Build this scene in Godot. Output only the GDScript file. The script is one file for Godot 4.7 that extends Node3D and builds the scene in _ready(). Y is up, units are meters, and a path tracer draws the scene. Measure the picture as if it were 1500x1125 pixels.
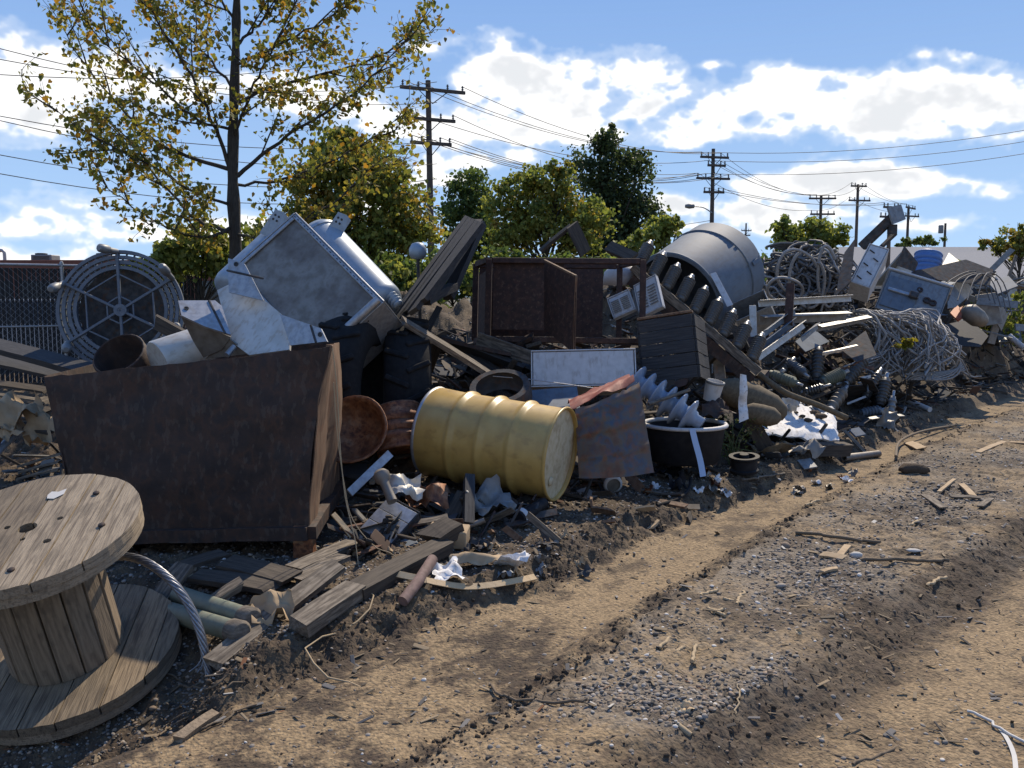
extends Node3D
# A scrap yard seen from a dirt track: camera 1.5 m above the track, looking along -z. Pixel numbers are those of a 1500 x 1125 picture.
const F := 1300.0
const EYE := 1.5
const HORIZON := 435.0
var cp := 1.0
var sp := 0.0
var taken := {}
var R := RandomNumberGenerator.new()
var nz := FastNoiseLite.new()
var nf := FastNoiseLite.new()
var MT := {}
var cache := {}

# ---------------------------------------------------------------- shape building
class G:
	var st := SurfaceTool.new()
	func _init() -> void:
		st.begin(Mesh.PRIMITIVE_TRIANGLES)
		flat()
	func flat() -> void:
		st.set_smooth_group(-1)
	func smooth(n := 0) -> void:
		st.set_smooth_group(n)
	func tri(a: Vector3, b: Vector3, c: Vector3) -> void:
		st.add_vertex(a); st.add_vertex(b); st.add_vertex(c)
	func quad(a: Vector3, b: Vector3, c: Vector3, d: Vector3) -> void:
		tri(a, b, c); tri(a, c, d)
	func otri(o: Vector3, a: Vector3, b: Vector3, c: Vector3) -> void:
		if (a - c).cross(a - b).dot((a + b + c) / 3.0 - o) > 0.0: tri(a, b, c)
		else: tri(a, c, b)
	func oquad(o: Vector3, a: Vector3, b: Vector3, c: Vector3, d: Vector3) -> void:
		if (a - c).cross(a - b).dot((a + b + c + d) / 4.0 - o) > 0.0: quad(a, b, c, d)
		else: quad(d, c, b, a)
	# a box with chamfered edges, centred at the origin of x
	func box(x: Transform3D, size: Vector3, ch := 0.0) -> void:
		flat()
		var h := size / 2.0
		ch = minf(ch, minf(h.x, minf(h.y, h.z)) * 0.6)
		var o := x.origin
		for ax in 3:
			var u := (ax + 1) % 3
			var v := (ax + 2) % 3
			for s in [-1.0, 1.0]:
				var p := []
				for k in [[-1, -1], [1, -1], [1, 1], [-1, 1]]:
					var q := Vector3.ZERO
					q[ax] = s * h[ax]; q[u] = k[0] * (h[u] - ch); q[v] = k[1] * (h[v] - ch)
					p.append(x * q)
				oquad(o, p[0], p[1], p[2], p[3])
			if ch > 0.0:
				for su in [-1.0, 1.0]:
					for sv in [-1.0, 1.0]:
						var p := []
						for k in [[-1, 0], [1, 0], [1, 1], [-1, 1]]:
							var q := Vector3.ZERO
							q[ax] = k[0] * (h[ax] - ch)
							q[u] = su * (h[u] - (ch if k[1] else 0.0)); q[v] = sv * (h[v] - (0.0 if k[1] else ch))
							p.append(x * q)
						oquad(o, p[0], p[1], p[2], p[3])
		if ch > 0.0:
			for sx in [-1.0, 1.0]:
				for sy in [-1.0, 1.0]:
					for sz in [-1.0, 1.0]:
						var k := Vector3(sx, sy, sz)
						otri(o, x * (k * Vector3(h.x, h.y - ch, h.z - ch)), x * (k * Vector3(h.x - ch, h.y, h.z - ch)), x * (k * Vector3(h.x - ch, h.y - ch, h.z)))
	# profile: (radius, height) pairs round y; sharp: a new smooth group for each band
	func lathe(prof: Array, n := 24, x := Transform3D(), sharp := [], dent := 0.0, dn: FastNoiseLite = null) -> void:
		var rings := []
		for p in prof:
			var ring := PackedVector3Array()
			for i in n:
				var a := TAU * i / n
				var q := Vector3(cos(a) * p.x, p.y, sin(a) * p.x)
				if dent > 0.0: q *= Vector3(1, 1, 1) + Vector3(1, .25, 1) * dent * dn.get_noise_3d(q.x, q.y, q.z)
				ring.append(x * q)
			rings.append(ring)
		var g := 1
		for k in prof.size() - 1:
			if sharp.is_empty() or k in sharp: g += 1
			smooth(0 if sharp.is_empty() else g)
			var r0: PackedVector3Array = rings[k]
			var r1: PackedVector3Array = rings[k + 1]
			for i in n:
				var j := (i + 1) % n
				if prof[k].x < 1e-6: tri(r0[i], r1[i], r1[j])
				elif prof[k + 1].x < 1e-6: tri(r0[i], r1[i], r0[j])
				else: quad(r0[i], r1[i], r1[j], r0[j])
	func tube(pts: Array, rad, n := 8, caps := true) -> void:
		var m := pts.size()
		var rings := []
		var up := Vector3.UP
		var d0: Vector3 = (pts[1] - pts[0]).normalized()
		if absf(d0.dot(up)) > 0.9: up = Vector3.RIGHT
		for k in m:
			var d: Vector3 = (pts[mini(k + 1, m - 1)] - pts[maxi(k - 1, 0)]).normalized()
			var s := d.cross(up)
			if s.length() < 1e-4: s = d.cross(Vector3(0.3, 0.5, 0.8))
			s = s.normalized()
			up = s.cross(d).normalized()
			var r: float = rad[k] if rad is Array else rad
			var ring := PackedVector3Array()
			for i in n:
				var a := TAU * i / n
				ring.append(pts[k] + (s * cos(a) + up * sin(a)) * r)
			rings.append(ring)
		smooth(0)
		for k in m - 1:
			for i in n:
				var j := (i + 1) % n
				quad(rings[k][i], rings[k][j], rings[k + 1][j], rings[k + 1][i])
		if caps:
			flat()
			for i in range(1, n - 1):
				tri(rings[0][0], rings[0][i + 1], rings[0][i])
				tri(rings[m - 1][0], rings[m - 1][i], rings[m - 1][i + 1])
	# outline in the xy plane, from z = 0 back to z = -t
	func slab(poly: PackedVector2Array, t: float, x := Transform3D()) -> void:
		if Geometry2D.is_polygon_clockwise(poly): poly.reverse()
		var ix := Geometry2D.triangulate_polygon(poly)
		flat()
		for k in range(0, ix.size(), 3):
			var a := poly[ix[k]]; var b := poly[ix[k + 1]]; var c := poly[ix[k + 2]]
			if (b - a).cross(c - a) < 0.0:
				var sw := b; b = c; c = sw
			tri(x * Vector3(a.x, a.y, 0), x * Vector3(c.x, c.y, 0), x * Vector3(b.x, b.y, 0))
			tri(x * Vector3(a.x, a.y, -t), x * Vector3(b.x, b.y, -t), x * Vector3(c.x, c.y, -t))
		var n := poly.size()
		for i in n:
			var a := poly[i]; var b := poly[(i + 1) % n]
			quad(x * Vector3(a.x, a.y, 0), x * Vector3(b.x, b.y, 0), x * Vector3(b.x, b.y, -t), x * Vector3(a.x, a.y, -t))
	# a sheet of thickness t over a grid of points
	func sheet(a: Array, t: float) -> void:
		var nu := a.size() - 1
		var nv: int = a[0].size() - 1
		var b := []
		for i in nu + 1:
			var col := PackedVector3Array()
			for j in nv + 1:
				var du: Vector3 = a[mini(i + 1, nu)][j] - a[maxi(i - 1, 0)][j]
				var dv: Vector3 = a[i][mini(j + 1, nv)] - a[i][maxi(j - 1, 0)]
				col.append(a[i][j] - du.cross(dv).normalized() * t)
			b.append(col)
		for i in nu:
			for j in nv:
				smooth(0)
				quad(a[i][j], a[i][j + 1], a[i + 1][j + 1], a[i + 1][j])
				smooth(1)
				quad(b[i][j], b[i + 1][j], b[i + 1][j + 1], b[i][j + 1])
		flat()
		for i in nu:
			quad(a[i][0], a[i + 1][0], b[i + 1][0], b[i][0])
			quad(a[i][nv], b[i][nv], b[i + 1][nv], a[i + 1][nv])
		for j in nv:
			quad(a[0][j], b[0][j], b[0][j + 1], a[0][j + 1])
			quad(a[nu][j], a[nu][j + 1], b[nu][j + 1], b[nu][j])
	func done() -> ArrayMesh:
		st.generate_normals()
		return st.commit()

func P(px: float, py: float, d: float) -> Vector3:
	var y := (562.5 - py) / F
	var r := Vector3((px - 750.0) / F, y * cp - sp, -(cp + y * sp))
	return Vector3(0, EYE, 0) + r * (d / -r.z)
func numbered(called: String) -> String:
	taken[called] = taken.get(called, -1) + 1
	return called if taken[called] == 0 else "%s_%03d" % [called, taken[called]]
func tag(o: Node, label: String, category: String, group := "", kind := "") -> Node:
	o.set_meta("label", label); o.set_meta("category", category)
	if group: o.set_meta("group", group)
	if kind: o.set_meta("kind", kind)
	return o
func thing(called: String, label: String, category: String, x := Transform3D(), group := "") -> Node3D:
	var o := Node3D.new()
	o.name = numbered(called)
	add_child(o)
	o.transform = x
	tag(o, label, category, group)
	return o
func part(par: Node, called: String, mesh, mat: Material, x := Transform3D()) -> MeshInstance3D:
	var o := MeshInstance3D.new()
	o.name = called
	o.mesh = mesh.done() if mesh is G else mesh
	o.material_override = mat
	o.transform = x
	par.add_child(o, true)
	return o
func single(called: String, label: String, category: String, mesh, mat: Material, x := Transform3D(), group := "") -> MeshInstance3D:
	var o := part(self, numbered(called), mesh, mat, x)
	tag(o, label, category, group)
	return o
func setting(called: String, mesh, mat: Material, x := Transform3D()) -> MeshInstance3D:
	var o := part(self, numbered(called), mesh, mat, x)
	o.set_meta("kind", "structure")
	return o
# a frame with its origin at a, x towards b and y as near as can be towards c
func fr(a: Vector3, b: Vector3, c: Vector3) -> Transform3D:
	var x := (b - a).normalized()
	var z := x.cross(c - a).normalized()
	return Transform3D(Basis(x, z.cross(x), z), a)
# y axis from a to b, origin at a
func along(a: Vector3, b: Vector3, roll := 0.0) -> Transform3D:
	var y := (b - a).normalized()
	var x := y.cross(Vector3.BACK if absf(y.z) < 0.9 else Vector3.RIGHT).normalized()
	return Transform3D(Basis(x, y, x.cross(y)), a) * Transform3D(Basis(Vector3.UP, roll), Vector3.ZERO)
func at(v: Vector3, rot := Vector3.ZERO) -> Transform3D:
	return Transform3D(Basis.from_euler(rot), v)
func box_mesh(size: Vector3, ch := 0.004) -> ArrayMesh:
	var key := "b%s%.4f" % [size, ch]
	if not cache.has(key):
		var g := G.new()
		g.box(Transform3D(), size, ch)
		cache[key] = g.done()
	return cache[key]
# an old board along x: uneven edges and broken ends
func board_mesh(l: float, w: float, t: float, sd: int, ragged := 0.02, bow := 0.004) -> ArrayMesh:
	var r := RandomNumberGenerator.new()
	r.seed = sd
	var n := clampi(int(l / 0.12), 3, 12)
	var g := G.new()
	var rings := []
	for k in n + 1:
		var x := -l / 2 + l * k / n
		var ring := []
		var b := bow * sin(PI * k / n) * r.randf_range(0.5, 1.5)
		for c in [[-1, -1], [1, -1], [1, 1], [-1, 1]]:
			var xx := x + (r.randf_range(-ragged, ragged) if k == 0 or k == n else 0.0)
			ring.append(Vector3(xx, c[0] * t / 2 + b + r.randf_range(-.001, .001), c[1] * w / 2 * r.randf_range(.975, 1.0)))
		rings.append(ring)
	for k in n:
		for i in 4:
			var j := (i + 1) % 4
			g.oquad((rings[k][0] + rings[k][2]) / 2, rings[k][i], rings[k][j], rings[k + 1][j], rings[k + 1][i])
	g.oquad(Vector3.ZERO, rings[0][0], rings[0][1], rings[0][2], rings[0][3])
	g.oquad(Vector3.ZERO, rings[n][0], rings[n][1], rings[n][2], rings[n][3])
	return g.done()
# x along a->b with the y axis as near to up as can be
func lying(a: Vector3, b: Vector3, roll := 0.0) -> Transform3D:
	var x := (b - a).normalized()
	var z := x.cross(Vector3.UP if absf(x.y) < 0.95 else Vector3.BACK).normalized()
	return Transform3D(Basis(x, z.cross(x), z), (a + b) / 2) * Transform3D(Basis(Vector3.RIGHT, roll), Vector3.ZERO)
func smoothed(pts: Array, n: int) -> Array:
	var c := Curve3D.new()
	for k in pts.size():
		var t: Vector3 = (pts[mini(k + 1, pts.size() - 1)] - pts[maxi(k - 1, 0)]) / 6.0
		c.add_point(pts[k], -t, t)
	var out := []
	var l := c.get_baked_length()
	for k in n + 1: out.append(c.sample_baked(l * k / n, true))
	return out
# flat plate with the outline given by pixels on the plane through three (pixel, pixel, distance) points
func px_plate(pts: Array, pl: Array, t: float) -> Array:
	var a := P(pl[0][0], pl[0][1], pl[0][2]); var b := P(pl[1][0], pl[1][1], pl[1][2]); var c := P(pl[2][0], pl[2][1], pl[2][2])
	var x := fr(a, b, c)
	if x.basis.z.dot(Vector3(0, EYE, 0) - a) < 0.0: x.basis = Basis(-x.basis.x, x.basis.y, -x.basis.z)
	var plane := Plane(x.basis.z, a)
	var eye := Vector3(0, EYE, 0)
	var hits := []
	var mid := Vector3.ZERO
	for p in pts:
		var h = plane.intersects_ray(eye, P(p[0], p[1], 1.0) - eye)
		hits.append(h)
		mid += h / pts.size()
	x.origin = mid
	var inv := x.affine_inverse()
	var poly := PackedVector2Array()
	for h in hits:
		var q: Vector3 = inv * h
		poly.append(Vector2(q.x, q.y))
	var g := G.new()
	g.slab(poly, t)
	return [g.done(), x]

# ---------------------------------------------------------------- materials
func lin(c: Color) -> Color:
	return c.linear_to_srgb()
func noise_tex(stops: Array, freq: float, sd: int, octaves := 5, size := 512, type := FastNoiseLite.TYPE_SIMPLEX_SMOOTH, gain := 0.55) -> NoiseTexture2D:
	var n := FastNoiseLite.new()
	n.seed = sd; n.frequency = freq; n.noise_type = type
	n.fractal_octaves = octaves; n.fractal_gain = gain
	var t := NoiseTexture2D.new()
	t.width = size; t.height = size; t.seamless = true; t.noise = n
	if stops:
		var g := Gradient.new()
		var o := PackedFloat32Array(); var c := PackedColorArray()
		for s in stops:
			o.append(s[0])
			var k: Color = s[1]
			var q := lin(k)
			q.a = k.a
			c.append(q)
		g.offsets = o; g.colors = c
		t.color_ramp = g
	return t
var bumps := {}
# stops: base colours over one noise; o: detail stops (with alpha), scales, roughness, bump
func mat(name_: String, stops: Array, scale: Vector3, rough: float, metal: float, o := {}) -> StandardMaterial3D:
	var m := StandardMaterial3D.new()
	m.resource_name = name_
	var soft: float = o.get("soft", .55)
	var mean := C(0, 0, 0)
	for s in stops: mean += s[1] / float(stops.size())
	var eased := []
	for s in stops: eased.append([s[0], mean.lerp(s[1], soft)])
	m.albedo_texture = noise_tex(eased, o.get("freq", 0.012), o.get("seed", name_.hash() % 1000), o.get("oct", 5))
	m.uv1_triplanar = true
	m.uv1_scale = scale
	m.roughness = rough
	m.metallic = metal
	if o.has("spec"): m.metallic_specular = o.spec
	if o.has("detail"):
		m.detail_enabled = true
		var dst := []
		for s in o.detail:
			var c: Color = s[1]
			c.a *= o.get("dsoft", .6)
			dst.append([s[0], c])
		m.detail_albedo = noise_tex(dst, o.get("dfreq", 0.012), o.get("seed", 7) + 31, o.get("doct", 5))
		m.detail_uv_layer = BaseMaterial3D.DETAIL_UV_2
		m.uv2_triplanar = true
		m.uv2_scale = o.get("dscale", scale)
	if o.get("bump", 0.0) > 0.0:
		var kind: String = o.get("bkind", "fine")
		if not bumps.has(kind):
			match kind:
				"fine": bumps[kind] = noise_tex([], 0.03, 5, 5)
				"dent": bumps[kind] = noise_tex([], 0.008, 6, 3)
				"grit": bumps[kind] = noise_tex([], 0.06, 8, 4)
		m.heightmap_enabled = true
		m.heightmap_texture = bumps[kind]
		m.heightmap_scale = o.bump
	if o.get("vc", false): m.vertex_color_use_as_albedo = true
	if o.has("back"):
		m.backlight_enabled = true
		m.backlight = o.back
	MT[name_] = m
	return m
func plain(name_: String, c: Color, rough: float, metal := 0.0, vc := false) -> StandardMaterial3D:
	var m := StandardMaterial3D.new()
	m.resource_name = name_
	m.albedo_color = lin(c)
	m.roughness = rough
	m.metallic = metal
	m.vertex_color_use_as_albedo = vc
	MT[name_] = m
	return m
func C(r: float, g: float, b: float, a := 1.0) -> Color:
	return Color(r, g, b, a)
func materials() -> void:
	mat("spool_wood", [[.2, C(.14, .105, .07)], [.45, C(.28, .218, .145)], [.62, C(.35, .275, .185)], [.8, C(.22, .17, .115)]], Vector3(9, 9, .5), .85, 0, {"detail": [[.55, C(.09, .065, .042, 0)], [.72, C(.08, .06, .04, .75)]], "dscale": Vector3(1.5, 1.5, .6), "doct": 7, "bump": .2, "soft": .9, "dsoft": .55})
	mat("stave_wood", [[.2, C(.09, .066, .044)], [.5, C(.21, .155, .1)], [.8, C(.27, .205, .135)]], Vector3(7, .7, 7), .85, 0, {"detail": [[.55, C(.07, .05, .03, 0)], [.75, C(.06, .045, .03, .7)]], "dscale": Vector3(2, 1, 2), "bump": .12})
	mat("grey_wood", [[.2, C(.055, .044, .034)], [.5, C(.145, .118, .088)], [.8, C(.22, .185, .142)]], Vector3(.8, 8, 8), .9, 0, {"soft": .85, "detail": [[.5, C(.05, .04, .03, 0)], [.75, C(.04, .03, .022, .7)]], "dscale": Vector3(1.5, 2, 2), "bump": .15})
	mat("dark_wood", [[.2, C(.022, .017, .013)], [.5, C(.055, .043, .032)], [.8, C(.095, .075, .055)]], Vector3(.8, 8, 8), .9, 0, {"bump": .12})
	mat("pale_wood", [[.2, C(.38, .26, .14)], [.5, C(.52, .37, .2)], [.8, C(.6, .45, .27)]], Vector3(.9, 9, 9), .8, 0, {"bump": .06})
	mat("plank_black", [[.2, C(.012, .011, .01)], [.5, C(.026, .022, .02)], [.8, C(.05, .043, .037)]], Vector3(3, 3, 3), .85, 0, {"bump": .1})
	mat("black_wood", [[.2, C(.012, .012, .013)], [.5, C(.028, .028, .03)], [.8, C(.055, .053, .052)]], Vector3(.8, 9, 9), .8, 0, {"bump": .1})
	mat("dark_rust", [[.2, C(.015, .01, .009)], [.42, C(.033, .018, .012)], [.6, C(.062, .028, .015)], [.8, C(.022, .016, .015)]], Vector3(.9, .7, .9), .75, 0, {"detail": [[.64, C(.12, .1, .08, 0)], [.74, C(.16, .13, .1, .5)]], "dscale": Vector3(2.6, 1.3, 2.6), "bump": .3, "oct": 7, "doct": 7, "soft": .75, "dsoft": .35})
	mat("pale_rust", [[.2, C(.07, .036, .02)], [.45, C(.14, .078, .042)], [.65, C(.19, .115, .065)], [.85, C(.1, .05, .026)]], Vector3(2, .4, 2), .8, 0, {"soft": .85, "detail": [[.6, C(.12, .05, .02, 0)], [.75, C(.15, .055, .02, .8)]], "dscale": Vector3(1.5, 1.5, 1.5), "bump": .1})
	mat("orange_rust", [[.2, C(.06, .022, .012)], [.45, C(.2, .075, .03)], [.6, C(.28, .12, .05)], [.8, C(.1, .038, .02)]], Vector3(2.2, 2.2, 2.2), .6, .3, {"soft": .9, "detail": [[.58, C(.45, .28, .15, 0)], [.75, C(.5, .32, .18, .6)]], "dscale": Vector3(1.2, 2.5, 1.2), "bump": .1, "oct": 6})
	mat("brown_rust", [[.2, C(.018, .01, .008)], [.5, C(.04, .019, .013)], [.8, C(.075, .033, .02)]], Vector3(2, 2, 2), .8, 0, {"detail": [[.66, C(.14, .08, .05, 0)], [.8, C(.17, .1, .065, .6)]], "dscale": Vector3(3, 3, 3), "bump": .08})
	mat("galvanised", [[.2, C(.24, .25, .265)], [.5, C(.34, .35, .36)], [.8, C(.42, .425, .425)]], Vector3(4, 4, 4), .45, .6, {"detail": [[.55, C(.3, .26, .2, 0)], [.78, C(.24, .2, .15, .55)]], "dscale": Vector3(1.5, 1.5, 1.5), "bump": .02})
	mat("cream_metal", [[.2, C(.4, .375, .32)], [.5, C(.5, .475, .42)], [.8, C(.57, .55, .5)]], Vector3(1.2, 1.2, 1.2), .5, .2, {"detail": [[.55, C(.3, .2, .1, 0)], [.75, C(.28, .18, .09, .55)]], "dscale": Vector3(4, 2, 4), "bump": .03})
	mat("stained_sheet", [[.2, C(.15, .13, .105)], [.45, C(.21, .19, .16)], [.65, C(.25, .23, .2)], [.85, C(.18, .16, .13)]], Vector3(1.1, 1.1, 1.1), .55, .3, {"oct": 7, "soft": .8, "doct": 7, "detail": [[.42, C(.1, .062, .04, 0)], [.72, C(.065, .038, .025, 1)]], "dsoft": .4, "dscale": Vector3(.35, .35, .35), "bump": .03})
	mat("blue_grey_paint", [[.2, C(.2, .25, .295)], [.5, C(.255, .31, .365)], [.8, C(.3, .355, .4)]], Vector3(2, 2, 2), .42, .15, {"detail": [[.62, C(.2, .2, .19, 0)], [.78, C(.16, .14, .12, .6)]], "dscale": Vector3(2.5, 1, 2.5), "bump": .03})
	mat("tank_paint", [[.2, C(.09, .11, .135)], [.5, C(.12, .148, .178)], [.8, C(.145, .172, .2)]], Vector3(1.3, 1.3, 1.3), .7, 0, {"spec": .35, "oct": 7, "detail": [[.6, C(.13, .12, .11, 0)], [.8, C(.1, .085, .07, .6)]], "dscale": Vector3(3, .7, 3), "bump": .02})
	mat("grey_paint", [[.2, C(.13, .137, .14)], [.5, C(.185, .19, .19)], [.8, C(.23, .235, .23)]], Vector3(2, 2, 2), .5, .1, {"detail": [[.58, C(.14, .11, .08, 0)], [.76, C(.12, .085, .055, .65)]], "dscale": Vector3(2.5, 1, 2.5), "bump": .03})
	mat("reel_plastic", [[.2, C(.08, .095, .115)], [.5, C(.11, .128, .152)], [.8, C(.15, .165, .19)]], Vector3(2, 2, 2), .5, 0, {})
	mat("dark_steel", [[.2, C(.03, .031, .033)], [.5, C(.06, .06, .062)], [.8, C(.1, .097, .092)]], Vector3(2, 2, 2), .85, 0, {"spec": .25, "detail": [[.6, C(.12, .06, .03, 0)], [.78, C(.13, .06, .028, .7)]], "dscale": Vector3(2, 2, 2), "bump": .05})
	mat("white_panel", [[.2, C(.4, .39, .375)], [.5, C(.48, .47, .455)], [.8, C(.54, .53, .515)]], Vector3(2, 2, 2), .55, 0, {"detail": [[.6, C(.28, .24, .19, 0)], [.8, C(.25, .2, .15, .6)]], "dscale": Vector3(3, 1, 3), "bump": .02})
	mat("yellow_paint", [[.2, C(.36, .225, .06)], [.5, C(.45, .29, .08)], [.8, C(.5, .34, .11)]], Vector3(1.1, 1.1, 1.1), .4, 0, {"oct": 7, "doct": 7, "dsoft": .35, "detail": [[.58, C(.25, .15, .055, 0)], [.75, C(.14, .075, .03, .85)]], "dscale": Vector3(1.4, .9, 1.4), "bump": .03, "spec": .5})
	mat("dusty_lid", [[.2, C(.4, .32, .18)], [.5, C(.52, .44, .28)], [.8, C(.58, .5, .35)]], Vector3(2.5, 2.5, 2.5), .7, 0, {"detail": [[.55, C(.25, .17, .08, 0)], [.75, C(.22, .14, .06, .6)]], "dscale": Vector3(1.4, 1.4, 1.4), "bump": .03})
	mat("rubber", [[.2, C(.01, .01, .011)], [.5, C(.017, .017, .018)], [.8, C(.03, .028, .026)]], Vector3(3, 3, 3), .85, 0, {"bump": .06, "spec": .25})
	mat("black_plastic", [[.2, C(.01, .01, .012)], [.5, C(.016, .017, .021)], [.8, C(.032, .031, .03)]], Vector3(2, 2, 2), .6, 0, {"bump": .03, "spec": .25})
	mat("porcelain", [[.2, C(.19, .24, .32)], [.5, C(.23, .285, .37)], [.8, C(.28, .33, .41)]], Vector3(2, 2, 2), .25, 0, {"detail": [[.6, C(.22, .2, .17, 0)], [.8, C(.2, .17, .13, .55)]], "dscale": Vector3(3, 3, 3)})
	mat("bushing_glaze", [[.2, C(.045, .047, .048)], [.5, C(.075, .078, .078)], [.8, C(.11, .112, .11)]], Vector3(4, 4, 4), .35, 0, {"detail": [[.6, C(.14, .1, .06, 0)], [.8, C(.14, .1, .07, .6)]], "dscale": Vector3(3, 3, 3)})
	mat("cable_skin", [[.2, C(.15, .147, .142)], [.5, C(.25, .245, .237)], [.8, C(.36, .35, .335)]], Vector3(3, 3, 3), .7, 0, {"bump": .04})
	mat("dark_cable", [[.2, C(.05, .05, .051)], [.5, C(.1, .098, .096)], [.8, C(.16, .157, .152)]], Vector3(3, 3, 3), .7, 0, {"bump": .04})
	mat("strand_steel", [[.2, C(.13, .135, .15)], [.5, C(.22, .225, .24)], [.8, C(.3, .3, .31)]], Vector3(9, 9, 9), .38, .7)
	mat("canvas", [[.2, C(.07, .052, .032)], [.5, C(.13, .1, .06)], [.8, C(.19, .15, .095)]], Vector3(4, 4, 4), .95, 0, {"bump": .12, "bkind": "grit"})
	mat("white_sheet", [[.2, C(.55, .54, .52)], [.5, C(.68, .67, .65)], [.8, C(.74, .73, .71)]], Vector3(3, 3, 3), .8, 0, {"detail": [[.6, C(.22, .17, .12, 0)], [.74, C(.16, .12, .08, .8)]], "dscale": Vector3(3.5, 3.5, 3.5), "bump": .05})
	mat("crushed_paint", [[.2, C(.11, .045, .022)], [.4, C(.13, .085, .05)], [.52, C(.1, .09, .078)], [.64, C(.05, .075, .11)], [.85, C(.12, .05, .025)]], Vector3(.9, .9, .9), .7, .1, {"soft": 1.0, "oct": 7, "detail": [[.56, C(.2, .07, .03, 0)], [.72, C(.22, .075, .03, .85)]], "dscale": Vector3(2, 2, 2), "bump": .06})
	mat("red_rust", [[.2, C(.1, .018, .013)], [.5, C(.22, .045, .028)], [.8, C(.28, .075, .045)]], Vector3(3, 3, 3), .6, .1, {"bump": .06})
	mat("bark", [[.2, C(.022, .019, .015)], [.5, C(.05, .043, .034)], [.8, C(.085, .074, .058)]], Vector3(6, 1.2, 6), .95, 0, {"bump": .6})
	mat("pole_wood", [[.2, C(.045, .034, .026)], [.5, C(.085, .065, .05)], [.8, C(.12, .095, .075)]], Vector3(4, .5, 4), .9, 0, {"bump": .2})
	mat("brick", [[.2, C(.13, .045, .03)], [.5, C(.18, .065, .042)], [.8, C(.21, .085, .055)]], Vector3(1, 1, 1), .9, 0)
	mat("roof_shingle", [[.2, C(.24, .235, .23)], [.5, C(.3, .295, .285)], [.8, C(.36, .35, .34)]], Vector3(.6, .6, .6), .95, 0, {"freq": .03})
	mat("siding", [[.2, C(.42, .41, .39)], [.5, C(.5, .49, .465)], [.8, C(.55, .54, .52)]], Vector3(.5, .5, .5), .8, 0)
	mat("fence_slat", [[.2, C(.011, .011, .012)], [.5, C(.02, .02, .021)], [.8, C(.035, .034, .033)]], Vector3(1.5, 1.5, 1.5), .8, 0)
	mat("clay_pipe", [[.2, C(.1, .115, .085)], [.5, C(.15, .17, .125)], [.8, C(.2, .215, .165)]], Vector3(2.5, 2.5, 2.5), .6, 0, {"detail": [[.55, C(.16, .12, .08, 0)], [.75, C(.13, .1, .065, .7)]], "dscale": Vector3(3, 3, 3), "bump": .03})
	mat("pink_clay", [[.2, C(.14, .08, .062)], [.5, C(.21, .13, .105)], [.8, C(.27, .18, .15)]], Vector3(3, 3, 3), .8, 0, {"detail": [[.5, C(.1, .07, .05, 0)], [.7, C(.09, .065, .045, .8)]], "dscale": Vector3(3, 3, 3), "bump": .05})
	mat("cardboard", [[.2, C(.26, .18, .1)], [.5, C(.36, .26, .155)], [.8, C(.42, .32, .2)]], Vector3(2, 2, 2), .9, 0, {"bump": .03})
	mat("soil_clod", [[.2, C(.045, .031, .02)], [.5, C(.09, .063, .04)], [.8, C(.15, .108, .068)]], Vector3(6, 6, 6), .97, 0, {"bump": .5, "bkind": "grit", "vc": true})
	mat("blue_plastic", [[.2, C(.05, .11, .28)], [.5, C(.075, .155, .36)], [.8, C(.1, .2, .42)]], Vector3(2, 2, 2), .5, 0)
	mat("soil", [[.2, C(.3, .29, .28)], [.42, C(.55, .54, .53)], [.6, C(.72, .715, .705)], [.85, C(1, .99, .97)]], Vector3(1.3, 1.3, 1.3), .97, 0, {"soft": .75, "dsoft": .6, "freq": .06, "oct": 6, "vc": true, "bump": 1.0, "bkind": "grit", "detail": [[.62, C(.05, .036, .024, 0)], [.74, C(.04, .03, .02, .6)]], "dscale": Vector3(.8, .8, .8), "dfreq": .03})
	plain("stone", C(1, 1, 1), .85, 0, true)
	plain("chip", C(1, 1, 1), .9, 0, true)
	plain("wire", C(.02, .02, .022), .7)
	plain("porcelain_white", C(.42, .4, .36), .8)
	plain("lamp_glass", C(.5, .5, .48), .3)
	plain("window_glass", C(.03, .035, .04), .1)
	plain("orange_plastic", C(.5, .1, .02), .5)
	plain("twig", C(.13, .095, .06), .9)
	plain("dry_straw", C(.36, .27, .16), .9)
	plain("leaf_green", C(.09, .12, .04), .7)
	plain("paper", C(.5, .485, .45), .9)
	plain("strap", C(.4, .46, .55), .4)
	var lf := plain("leaf", C(1, 1, 1), .6, 0, true)
	lf.backlight_enabled = true
	lf.backlight = lin(C(1, 1, .62))
	lf.metallic_specular = .35
	for k in 3:      # planks of three tones
		var v: StandardMaterial3D = MT.spool_wood.duplicate()
		v.albedo_color = lin([C(1, 1, 1), C(.62, .6, .57), C(.82, .77, .7)][k])
		v.uv1_offset = Vector3(.31 * k, .17 * k, .53 * k)
		MT["spool_wood_%d" % k] = v
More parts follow.
